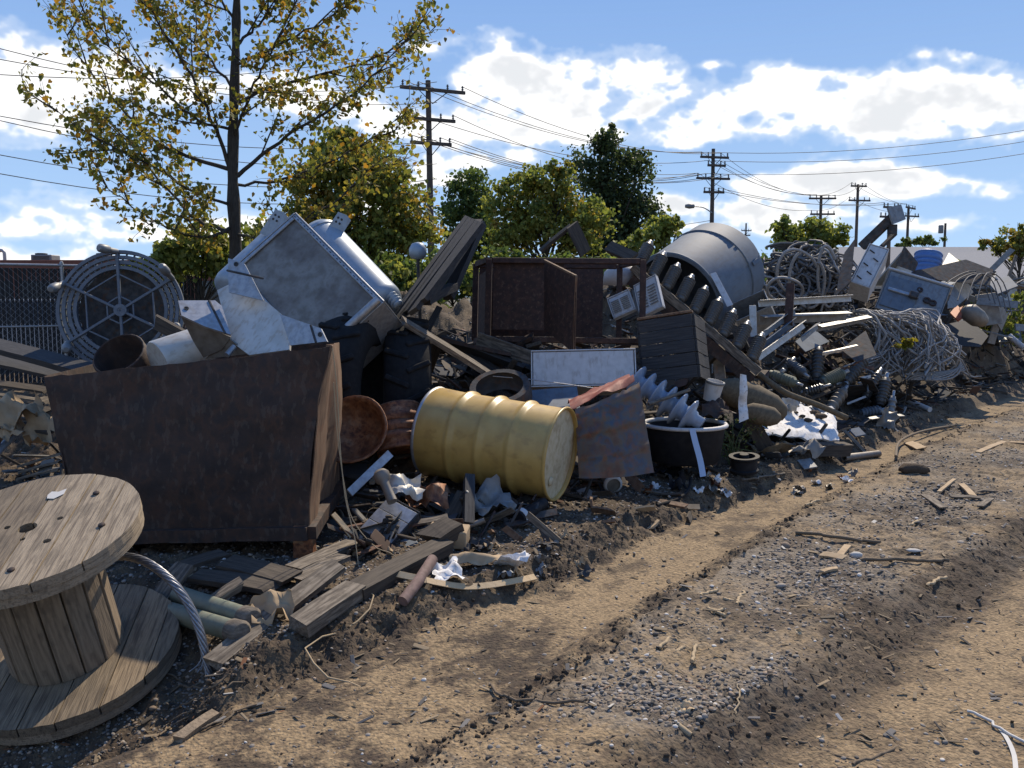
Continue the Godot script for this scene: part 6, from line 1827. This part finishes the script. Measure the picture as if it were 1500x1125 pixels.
	g = G.new(); g.lathe([Vector2(0, 0), Vector2(.045, 0), Vector2(.05, .02), Vector2(.05, .05), Vector2(.04, .06), Vector2(.035, .25), Vector2(0, .25)], 16, Transform3D(), [0, 1, 4, 5])
	part(t, "barrel", g, MT.black_plastic)
	g = G.new(); g.lathe([Vector2(.05, .012), Vector2(.054, .012), Vector2(.054, .045), Vector2(.05, .045)], 16, Transform3D(), [0, 1, 2])
	part(t, "ring", g, MT.white_panel)
	single("white_scrap", "torn white plastic sheet beside the clay pipe", "plastic scrap", crumple(Vector2(.16, .13), 21, .06), MT.white_sheet, at(G0(655, 848, .04), Vector3(.25, .4, .1)))
	single("white_scrap", "crumpled white rag lying above the end of the yellow lath", "rag", crumple(Vector2(.2, .1), 23, .07), MT.white_sheet, at(G0(752, 832, .035), Vector3(.15, -.3, .05)))
	single("blue_scrap", "small blue and white packet below the silver switch plate", "packet", box_mesh(Vector3(.13, .05, .09), .012), MT.tank_paint, at(P(595, 800, 4.9), Vector3(.3, .6, .2)))
	single("torn_packet", "torn pale packet in the gravel under the switch plate", "packet", crumple(Vector2(.12, .1), 27, .08), MT.white_panel, at(P(560, 824, 4.7), Vector3(.5, .2, .3)))
	single("cardboard_scrap", "flat brown cardboard lying below the wood block", "cardboard", crumple(Vector2(.3, .1), 31, .05), MT.cardboard, at(G0(700, 828, .04), Vector3(.1, .1, 0)))
	board("pale splinter of wood beside the bin leg", P(490, 755, 4.9), P(515, 785, 4.85), .03, .012, MT.pale_wood, .5)
	# wires dangling beside the bin
	for q in [["thin pale wire dangling down the corner of the rusted bin", [[487, 510, 4.55], [494, 570, 4.55], [498, 650, 4.55], [506, 730, 4.55], [520, 790, 4.5], [528, 850, 4.4], [538, 880, 4.3]]], ["second thin wire looping from the bin corner to the gravel", [[489, 560, 4.57], [497, 660, 4.6], [516, 760, 4.6], [548, 800, 4.55], [575, 812, 4.5], [600, 840, 4.45]]]]:
		var pts := []
		for p in q[1]: pts.append(P(p[0], p[1], p[2]))
		pipe("thin_wire", q[0], "wire", smoothed(pts, 30), .0028, MT.dry_straw, "", 5)
	# dry root looping on the slope
	stick("thin looping root curling over the slope below the timbers", [[538, 850, .05], [545, 890, .02], [510, 930, .02], [470, 945, .03], [455, 965, .04], [475, 1000, .01], [520, 1005, .0], [548, 1030, .0], [540, 1045, 0]], .004, MT.dry_straw)
	# right of the drum
	t = thing("grey_can", "grey ribbed tube with a white ringed end lying on the gravel", "tube", along(G0(898, 722, .06), G0(868, 680, .1)))
	g = G.new(); g.lathe([Vector2(.0, 0), Vector2(.055, 0), Vector2(.06, .02), Vector2(.05, .05), Vector2(.055, .1), Vector2(.05, .15), Vector2(.06, .2), Vector2(.06, .36), Vector2(0, .37)], 20, Transform3D(), [0, 1, 7])
	part(t, "body", g, MT.stained_sheet)
	g = G.new(); g.lathe([Vector2(.05, -.012), Vector2(.066, -.01), Vector2(.068, .012), Vector2(.06, .025)], 20)
	part(t, "ring", g, MT.white_panel)
	board("jagged rusty strip leaning right of the grey ribbed tube", G0(882, 680, .16), G0(938, 724, .04), .07, .008, MT.pale_rust, .9, "", .05)
	board("short pale wood stick at the foot of the jagged rusty strip", G0(930, 722, .02), G0(975, 728, .02), .03, .012, MT.grey_wood, 0)
	for q in [["crumpled black plastic scrap in front of the flattened drum", 978, 700, .22, 41], ["smaller torn black plastic scrap on the gravel before the tub", 992, 718, .14, 43]]:
		single("black_scrap", q[0], "plastic scrap", crumple(Vector2(q[3], q[3] * .7), q[4], .13), MT.black_plastic, at(G0(q[1], q[2], .06), Vector3(.4, .5, .2)))
	stick("bent dark rubber hose lying on the gravel before the black scraps", [[962, 744, .01], [990, 738, .02], [1008, 726, .03], [1012, 712, .05]], .012, MT.rubber)
	t = thing("white_bucket", "small white bucket tilted above the black tub", "bucket", at(P(1041, 586, 7.05), Vector3(.2, .3, -.12)))
	g = G.new(); g.lathe([Vector2(0, 0), Vector2(.062, 0), Vector2(.075, .16), Vector2(.069, .16), Vector2(.057, .012), Vector2(0, .01)], 20, Transform3D(), [0, 1, 2, 3])
	part(t, "pail", g, MT.white_panel)
	g = G.new(); g.lathe([Vector2(.075, .14), Vector2(.08, .142), Vector2(.08, .16), Vector2(.074, .162)], 20)
	part(t, "rim", g, MT.grey_paint)
	single("rust_disc", "brown rusty bowl leaning under the white bucket", "bowl", crumple(Vector2(.28, .2), 46, .1), MT.dark_rust, at(P(1050, 598, 6.9), Vector3(.5, .2, 0)))
	pipe("broom_stick", "pale broom handle lying across the blue insulator", "handle", [P(950, 592, 6.4), P(1010, 571, 6.6)], .013, MT.grey_wood)
	for q in [["long tan canvas bundle slumped right of the white bucket", P(1052, 566, 7.6), P(1150, 606, 7.4), .12], ["rounded tan canvas bag end beside the insulators", P(1090, 602, 7.3), P(1140, 614, 7.2), .08]]:
		g = G.new()
		var l: float = q[1].distance_to(q[2])
		var r: float = q[3]
		g.lathe([Vector2(0, -.02), Vector2(r * .6, 0), Vector2(r * .95, l * .2), Vector2(r, l * .5), Vector2(r * .9, l * .8), Vector2(r * .5, l), Vector2(0, l + .02)], 26, Transform3D(), [], .55, nz)
		single("canvas_bundle", q[0], "bundle", g, MT.canvas, along(q[1], q[2]))
	var rp := []
	for q in [[1112, 548, 7.9], [1150, 575, 7.8], [1195, 592, 7.9], [1240, 612, 8.0]]: rp.append(P(q[0], q[1], q[2]))
	pipe("brown_rope", "thick tan rope sagging before the heaped insulators", "rope", smoothed(rp, 18), .028, MT.canvas, "", 8)
	t = thing("white_cone", "white plastic spike draped over the end of the black tub", "plastic scrap", at(P(1088, 600, 6.9)))
	g = G.new(); g.sheet(grid(6, 18, Vector3(-.035, -.1, 0), Vector3(.04, -.07, 0), Vector3(.022, .27, -.02), Vector3(-.03, .28, -.02), .09, 2.6, .02), .002)
	part(t, "spike", g, MT.white_sheet)
	# white crumbling sheet on a slab
	var slab_g := []
	var sa := G0(1098, 655, .14); var sb := G0(1228, 660, .13); var sc := G0(1222, 624, .2); var sd := G0(1108, 620, .2)
	for i in 23:
		var col := PackedVector3Array()
		for j in 15:
			var u := i / 22.0; var v := j / 14.0
			var p := sa.lerp(sb, u).lerp(sd.lerp(sc, u), v)
			p.y += .035 * nz.get_noise_2d(p.x * 4, p.z * 4) + .012 * nf.get_noise_2d(p.x, p.z)
			if i == 0 or i == 22 or j == 0: p += Vector3(nf.get_noise_1d(j * 2.0 + i) * .03, -.03, nf.get_noise_1d(i * 1.3 + j) * .03)
			col.append(p - sa)
		slab_g.append(col)
	g = G.new(); g.sheet(slab_g, .02)
	single("white_board", "cracked white plasterboard lying flat at the pile edge", "plasterboard", g, MT.white_sheet, at(sa))
	single("foam_block", "brown edged slab under the right end of the white plasterboard", "slab", board_mesh(.45, .2, .1, 52, .02), MT.dark_wood, at(G0(1205, 668, .06), Vector3(0, .1, 0)))
	single("white_scrap", "curled cream plastic piece lying on the white plasterboard", "plastic scrap", crumple(Vector2(.22, .16), 55, .14), MT.cream_metal, at(G0(1152, 630, .24), Vector3(.2, .3, .3)))
	for k in 5: single("dirt_lump", "dark crumb of dirt sitting on the white plasterboard", "dirt", stone_mesh(60 + k, .5), MT.soil_clod, Transform3D(Basis.from_scale(Vector3.ONE * (.05 + .02 * k)), G0(1165 + k * 9, 634 + (k % 3) * 6, .2)), "dirt crumbs on the plasterboard")
	single("canvas_scrap", "crumpled tan sack remnant before the white plasterboard", "sack", crumple(Vector2(.4, .2), 58, .14), MT.canvas, at(G0(1125, 672, .08), Vector3(.1, .1, 0)))
	single("grey_scrap", "curled grey felt piece beside the tan sack remnant", "felt", crumple(Vector2(.3, .2), 59, .14), MT.stained_sheet, at(G0(1178, 672, .08), Vector3(.2, .6, .1)))
	single("grey_scrap", "square pale tile lying on the bank before the felt", "tile", box_mesh(Vector3(.13, .015, .12), .003), MT.grey_paint, at(G0(1182, 688, .05), Vector3(.5, .3, .1)))
	t = thing("black_pulley", "black flanged pulley lying on the bank before the black tub", "pulley", at(G0(1090, 694, .02), Vector3(.1, 0, .05)))
	g = G.new(); g.lathe([Vector2(0, 0), Vector2(.11, 0), Vector2(.115, .02), Vector2(.1, .03), Vector2(.1, .1), Vector2(.118, .11), Vector2(.118, .125), Vector2(.085, .125), Vector2(.08, .09), Vector2(0, .09)], 28, Transform3D(), [0, 1, 2, 3, 4, 5, 6, 7, 8])
	part(t, "drum", g, MT.black_plastic)
	g = G.new(); g.lathe([Vector2(0, .14), Vector2(.035, .14), Vector2(.04, .09)], 18, Transform3D(), [0, 1])
	part(t, "hub", g, MT.black_plastic)
	stick("straight thin stick lying on the bank before the pulley", [[1050, 700], [1112, 712]], .007, MT.twig)
	stick("pale stick pointing at the square tile", [[1088, 706, .01], [1150, 697, .01]], .009, MT.grey_wood)
	pipe("grey_tube", "grey paper tube lying at the bank below the white plasterboard", "tube", [G0(1236, 676, .035), G0(1287, 670, .035)], .032, MT.stained_sheet, "", 14, true)
	single("blue_packet", "small blue and white printed packet right of the plasterboard", "packet", box_mesh(Vector3(.14, .02, .11), .004), MT.tank_paint, at(G0(1255, 645, .08), Vector3(.6, .5, .1)))
	board("thin wood strip leaning beside the blue printed packet", G0(1235, 645, .1), G0(1268, 668, .03), .04, .01, MT.grey_wood, .4)
	pipe("white_pipe", "white plastic pipe lying out from the open black box", "pipe", [G0(1322, 590, .06), G0(1362, 606, .05)], .032, MT.white_panel, "", 12)
	single("grey_scrap", "frayed grey cloth scrap at the foot of the black box", "cloth", crumple(Vector2(.2, .24), 63, .14), MT.stained_sheet, at(G0(1300, 628, .1), Vector3(.9, .2, 0)))
	# weeds by the tub
	R.seed = 71
	t = thing("weed", "straggly green weed growing between black tub and white plasterboard", "plant", at(G0(1075, 680)))
	for k in 16:
		g = G.new()
		var e := Vector3(R.randfn(.02, .16), R.randf_range(.12, .42), R.randfn(0, .1))
		g.tube(smoothed([Vector3(R.randfn(0, .03), 0, R.randfn(0, .03)), e * .5 + Vector3(0, .05, 0), e + Vector3(e.x * .4, -.03, 0)], 6), .0035, 4, false)
		part(t, "stem", g, MT.leaf_green)
	var xs := []; var cols := []
	for k in 240:
		var f := R.randf()
		xs.append(Transform3D(leaf_turn().scaled(Vector3.ONE * R.randf_range(.012, .028)), Vector3(R.randfn(.02, .13) * (f + .3), .05 + f * .36, R.randfn(0, .08))))
		cols.append([C(.09, .12, .03), C(.13, .15, .05), C(.2, .17, .09)][k % 3])
	crown(t, leaf_mesh(), xs, cols)
	# left edge: dark slabs, pallet pieces, cardboard
	board("long black beam sloping down at the picture edge behind the bin", P(-30, 500, 7.2), P(138, 545, 6.6), .16, .05, MT.black_wood, .3)
	board("second black board under the sloping black beam", P(-30, 522, 7.4), P(105, 552, 7.0), .2, .03, MT.black_wood, .2)
	for k in 5: board("grey pallet slat stacked at the left edge under the black beams", P(-20, 560 + k * 14, 7.4 - k * .12), P(70 + k * 2, 572 + k * 15, 7.2 - k * .12), .1, .02, MT.grey_wood if k % 2 else MT.dark_wood, .25, "grey slats at the left edge")
	for k in 4: board("weathered slat of the flat pallet peeking over the spool", P(32, 682 + k * 9, 6.6 - k * .12), P(92, 664 + k * 11, 6.5 - k * .12), .085, .018, MT.grey_wood, .05, "flat pallet slats by the bin")
	for q in [["brown cardboard box flap at the picture edge beside the bin", 30, 600, .3, 71], ["tan cardboard lump against the left end of the rusted bin", 62, 625, .28, 73], ["crumpled brown cardboard low at the picture edge", 12, 632, .24, 75]]:
		single("cardboard_scrap", q[0], "cardboard", crumple(Vector2(q[3], q[3] * .8), q[4], .2), MT.cardboard, at(P(q[1], q[2], 6.7), Vector3(.5, .4, .2)))
	pipe("blue_pipe", "short blue-grey pipe lying at the left picture edge", "pipe", [P(-10, 668, 6.6), P(18, 640, 6.8)], .03, MT.blue_grey_paint, "", 12)
	# sticks, splinters and bits on the track
	stick("long curved twig lying across the front of the track", [[718, 1005], [735, 1022], [790, 1030], [865, 1030]], .006, MT.twig)
	stick("straight twig low in the front of the track", [[850, 1095], [900, 1082], [945, 1072]], .006, MT.twig)
	stick("dark twig half sunk in the right rut", [[1165, 1085], [1230, 1110], [1270, 1118]], .005, MT.twig)
	stick("slanting dark twig meeting the half-sunk twig", [[1250, 1122], [1300, 1105], [1350, 1082]], .006, MT.twig)
	stick("slim upright pale twig on the dark clods", [[1080, 1002], [1081, 1025], [1079, 1048]], .0035, MT.dry_straw)
	stick("pale dry stem lying at the lower right corner", [[1420, 1050, .02], [1455, 1070, .02], [1500, 1095, .01]], .0055, MT.paper)
	g = G.new()
	var sp_ := smoothed([G0(1462, 1070, .015), G0(1475, 1090, .02), G0(1485, 1110, .012), G0(1488, 1135, .01)], 8)
	for k in 8: g.box(lying(sp_[k] - sp_[0], sp_[k + 1] - sp_[0]), Vector3(sp_[k].distance_to(sp_[k + 1]) * 1.05, .002, .016), .0005)
	single("plastic_strip", "grey-white flat plastic strip lying by the pale dry stem", "plastic strip", g, MT.paper, at(sp_[0]))
	stick("dark bent root lying across the strip between the ruts", [[1168, 784, .01], [1200, 792, .03], [1250, 798, .02], [1290, 797, 0]], .011, MT.twig)
	stick("long dark root half buried beside the gravel patch", [[1260, 822, .0], [1320, 826, .012], [1390, 823, 0]], .01, MT.twig)
	stick("pale broken stick at the edge of the right rut", [[1356, 862, .01], [1384, 850, .01]], .009, MT.dry_straw)
	stick("arched dry stem by the dirt lump", [[1312, 675, .03], [1318, 655, .05], [1350, 640, .05], [1400, 628, .03]], .014, MT.twig)
	single("dirt_lump", "big lump of brown dirt sitting on the track by the arched stem", "dirt", stone_mesh(88, .6), MT.soil_clod, Transform3D(Basis.from_scale(Vector3(.26, .16, .18)), G0(1340, 694, .04)))
	single("fallen_leaf", "curled tan leaf lying on the front of the track", "leaf", crumple(Vector2(.06, .04), 81, .03), MT.pale_wood, at(G0(1004, 1042, .012), Vector3(.2, .5, .2)))
	single("fallen_leaf", "tiny yellow leaf in the gravel of the strip", "leaf", crumple(Vector2(.028, .03), 83, .02), MT.pale_wood, at(G0(1169, 930, .012), Vector3(.9, .2, .2)))
	single("fallen_leaf", "small yellow leaf on the half-sunk twig", "leaf", crumple(Vector2(.03, .025), 85, .02), MT.pale_wood, at(G0(1202, 1086, .01), Vector3(.3, .2, .2)))
	pipe("bone_stub", "pale broken stick stub beside the curled leaf", "stick", [G0(990, 1065, .012), G0(1012, 1082, .012)], .011, MT.dry_straw)
	single("white_pebble", "flat white stone on the gravel strip", "stone", stone_mesh(90, .4), MT.porcelain_white, Transform3D(Basis.from_scale(Vector3(.09, .05, .06)), G0(1338, 809, .01)))
	single("white_pebble", "pointed pale stone beside the broken crate bits", "stone", stone_mesh(92, .8), MT.porcelain_white, Transform3D(Basis.from_scale(Vector3(.08, .06, .06)), G0(1254, 817, .015)))
	for q in [["flat tan board bit among the crate bits on the strip", 1205, 816, 1235, 822, .05], ["slanting board bit among the crate bits on the strip", 1228, 820, 1242, 804, .04], ["thin board bit at the end of the crate bits", 1202, 842, 1226, 838, .03], ["curved grey board bit up the track", 1354, 728, 1382, 748, .06], ["pale board bit up the track beside the curved one", 1390, 730, 1436, 733, .035], ["short pale board bit up the track", 1436, 745, 1452, 734, .04], ["tan board bit far up the track", 1408, 712, 1425, 730, .05], ["thin board bit by the tan one far up the track", 1375, 724, 1398, 706, .03], ["long brown bit lying far up the track", 1432, 665, 1470, 650, .05], ["flat brown bit by the arched stem", 1330, 650, 1350, 660, .09], ["dark brown bit at the right picture edge", 1478, 650, 1510, 653, .07], ["grey bit right of the pale boards", 1432, 722, 1458, 724, .03]]:
		board(q[0], G0(q[1], q[2], .015), G0(q[3], q[4], .02), q[5], .012, MT.grey_wood if "grey" in q[0] or "pale" in q[0] else MT.cardboard, R.randfn(0, .2), "")
	for q in [[1025, 875, 1050, 868], [1036, 893, 1062, 906], [1045, 900, 1060, 896], [1078, 888, 1090, 870], [965, 952, 982, 938], [1012, 972, 1020, 950], [1060, 880, 1075, 884], [990, 958, 1002, 952], [1330, 772, 1352, 764], [1180, 742, 1200, 735]]:
		stick("splintered stick lying among the wood scraps between the ruts", [[q[0], q[1], .004], [q[2], q[3], .006]], .008, MT.dry_straw, "splintered sticks between the ruts")
	board("rotten branch stub at the lower left before the spool", G0(262, 1092, .02), G0(318, 1056, .03), .035, .03, MT.stave_wood, .3)
	for k in 9:
		var x0 := 205 + (k * 37) % 120; var y0 := 1015 + (k * 53) % 100
		stick("thin dark root at the lower left before the spool", [[x0, y0, .0], [x0 + 30, y0 - 22 + (k % 3) * 8, .02], [x0 + 62, y0 - 14 - (k % 4) * 9, .004]], .0035, MT.twig, "thin roots before the spool")
	filler()
func filler() -> void:
	# dark broken lengths and panels that fill the inside of the pile
	R.seed = 100
	var zones := [["dark broken board lodged in the pile under the rusty frame", 690, 780, 500, 575, 6.9, 7.6, "dark boards under the rusty frame"], ["dark scrap board lodged behind the bushing rack", 1010, 1100, 480, 570, 7.8, 8.6, "dark boards behind the bushing rack"],
		["dark scrap length lodged between tyres and tipped cabinet", 470, 640, 455, 520, 6.9, 7.6, "dark lengths behind the tyres"], ["scrap length lying in the litter between tub and insulators", 1020, 1110, 580, 650, 7.4, 8.2, "scrap lengths behind the black tub"],
		["dark scrap length in the shadow behind the rusted bin", 150, 460, 480, 560, 6.2, 6.9, "dark lengths behind the bin"], ["broken scrap length in the litter under the yellow drum", 520, 790, 700, 790, 5.15, 5.6, "broken lengths under the yellow drum"], ["weathered broken length on the gravel below the flattened drum", 850, 1010, 705, 780, 5.0, 6.0, "broken lengths on the gravel"],
		["scrap length strewn along the far foot of the pile", 1290, 1500, 520, 590, 9.0, 12.0, "scrap lengths along the far foot"]]
	for z in zones:
		var n := 11
		for k in n:
			var q: Vector3
			if "gravel" in z[0] or "far foot" in z[0] or "under the yellow" in z[0]: q = G0(R.randf_range(z[1], z[2]), R.randf_range(z[3], z[4]), .03)
			else: q = P(R.randf_range(z[1], z[2]), R.randf_range(z[3], z[4]), R.randf_range(z[5], z[6]))
			var small: bool = "gravel" in z[0] or "far foot" in z[0] or "under the yellow" in z[0]
			var v := Vector3(R.randfn(0, 1), R.randfn(0, .12 if small else .5), R.randfn(0, .8)).normalized() * (R.randf_range(.08, .28) if small else R.randf_range(.3, .8))
			var m: Material = [MT.dark_wood, MT.dark_steel, MT.grey_wood, MT.dark_rust, MT.black_wood][R.randi() % 5]
			if small: m = [MT.grey_wood, MT.dark_wood, MT.pale_rust, MT.dark_steel, MT.cardboard][R.randi() % 5]
			board(z[0], q - v / 2, q + v / 2, R.randf_range(.02, .05) if small else R.randf_range(.04, .14), .015 if small else .03, m, R.randf() * 3, z[7], .02)
	# clutter round the foot of the bin and the drum
	R.seed = 133
	for k in 70:
		var q := P(R.randf_range(492, 800), R.randf_range(665, 790), 5.3)
		q.z = -R.randf_range(4.95, 5.7)
		q.x *= -q.z / 5.3
		q.y = height(q.x, -q.z, false) + R.randf_range(.01, .1)
		var v := Vector3(R.randfn(0, 1), R.randfn(0, .45), R.randfn(0, .7)).normalized() * R.randf_range(.08, .26)
		board(["thin rusty metal bit in the clutter at the foot of the bin", "grey wood bit in the clutter at the foot of the bin", "dark metal bit in the clutter at the foot of the bin"][k % 3], q - v / 2, q + v / 2, R.randf_range(.015, .06), .01, [MT.dark_rust, MT.grey_wood, MT.dark_steel][k % 3], R.randf() * 3, ["rusty bits in the clutter", "wood bits in the clutter", "metal bits in the clutter"][k % 3], .01)
	for k in 14:
		var q := P(R.randf_range(500, 640), R.randf_range(690, 830), 5.1)
		q.y = maxf(height(q.x, -q.z, false), .1) + .02
		var pts := []
		var p := q
		for i in 7:
			pts.append(p)
			p += Vector3(R.randfn(.02, .06), R.randfn(0, .03), R.randfn(0, .05))
			p.y = maxf(p.y, height(p.x, -p.z, false) + .01)
		pipe("thin_wire", "thin kinked wire lying in the clutter at the foot of the bin", "wire", smoothed(pts, 18), .0025, MT.dry_straw if k % 2 else MT.dark_cable, "kinked wires in the clutter", 5)
	for k in 44:
		var q := [G0(R.randf_range(500, 860), R.randf_range(745, 850), .02), G0(R.randf_range(860, 1250), R.randf_range(690, 735), .02)][k % 2] as Vector3
		single("crumpled_scrap", "small crumpled scrap lying in the gravel along the pile edge", "scrap", crumple(Vector2(.05 + .02 * (k % 4), .04 + .02 * (k % 3)), 120 + k % 8, .05), [MT.cardboard, MT.white_sheet, MT.dark_steel, MT.orange_rust, MT.grey_paint, MT.stained_sheet][k % 6], at(q, Vector3(R.randfn(0, .4), R.randf() * 6, R.randfn(0, .4))), "crumpled scraps along the pile edge")
func _ready() -> void:
	var pitch := atan((562.5 - HORIZON) / F)
	cp = cos(pitch); sp = sin(pitch)
	nz.seed = 3; nz.frequency = .9; nz.fractal_octaves = 4; nz.noise_type = FastNoiseLite.TYPE_SIMPLEX_SMOOTH
	nf.seed = 9; nf.frequency = 6.0; nf.fractal_octaves = 3; nf.noise_type = FastNoiseLite.TYPE_SIMPLEX_SMOOTH
	var cam := Camera3D.new()
	cam.name = "camera"
	cam.fov = rad_to_deg(2.0 * atan(562.5 / F))
	cam.position = Vector3(0, EYE, 0)
	cam.rotation.x = -pitch
	cam.near = .05; cam.far = 2500.0
	add_child(cam)
	var env := Environment.new()
	env.tonemap_mode = Environment.TONE_MAPPER_LINEAR
	env.tonemap_exposure = 1.2
	env.background_mode = Environment.BG_SKY
	env.sdfgi_enabled = true; env.ssao_enabled = true; env.ssil_enabled = true
	var sky := Sky.new()
	var sm := PanoramaSkyMaterial.new()
	sm.panorama = sky_image()
	sky.sky_material = sm
	env.sky = sky
	env.background_energy_multiplier = 1.0
	var we := WorldEnvironment.new()
	we.name = "world_environment"
	we.environment = env
	add_child(we)
	var sun := DirectionalLight3D.new()
	sun.name = "sun"
	sun.light_energy = 1.6
	sun.light_color = Color(1.0, .94, .845)
	sun.light_angular_distance = .5
	sun.shadow_enabled = true
	var az := deg_to_rad(24.0); var el := deg_to_rad(46.0)
	sun.basis = Basis.looking_at(-Vector3(sin(az) * cos(el), sin(el), -cos(az) * cos(el)))
	add_child(sun)
	materials()
	build_ground()
	print("g ", Time.get_ticks_msec())
	background()
	trees()
	print("trees ", Time.get_ticks_msec())
	front_things()
	middle_things()
	print("things ", Time.get_ticks_msec())
	debris()
	stuff_on_ground()
	print("ground ", Time.get_ticks_msec())
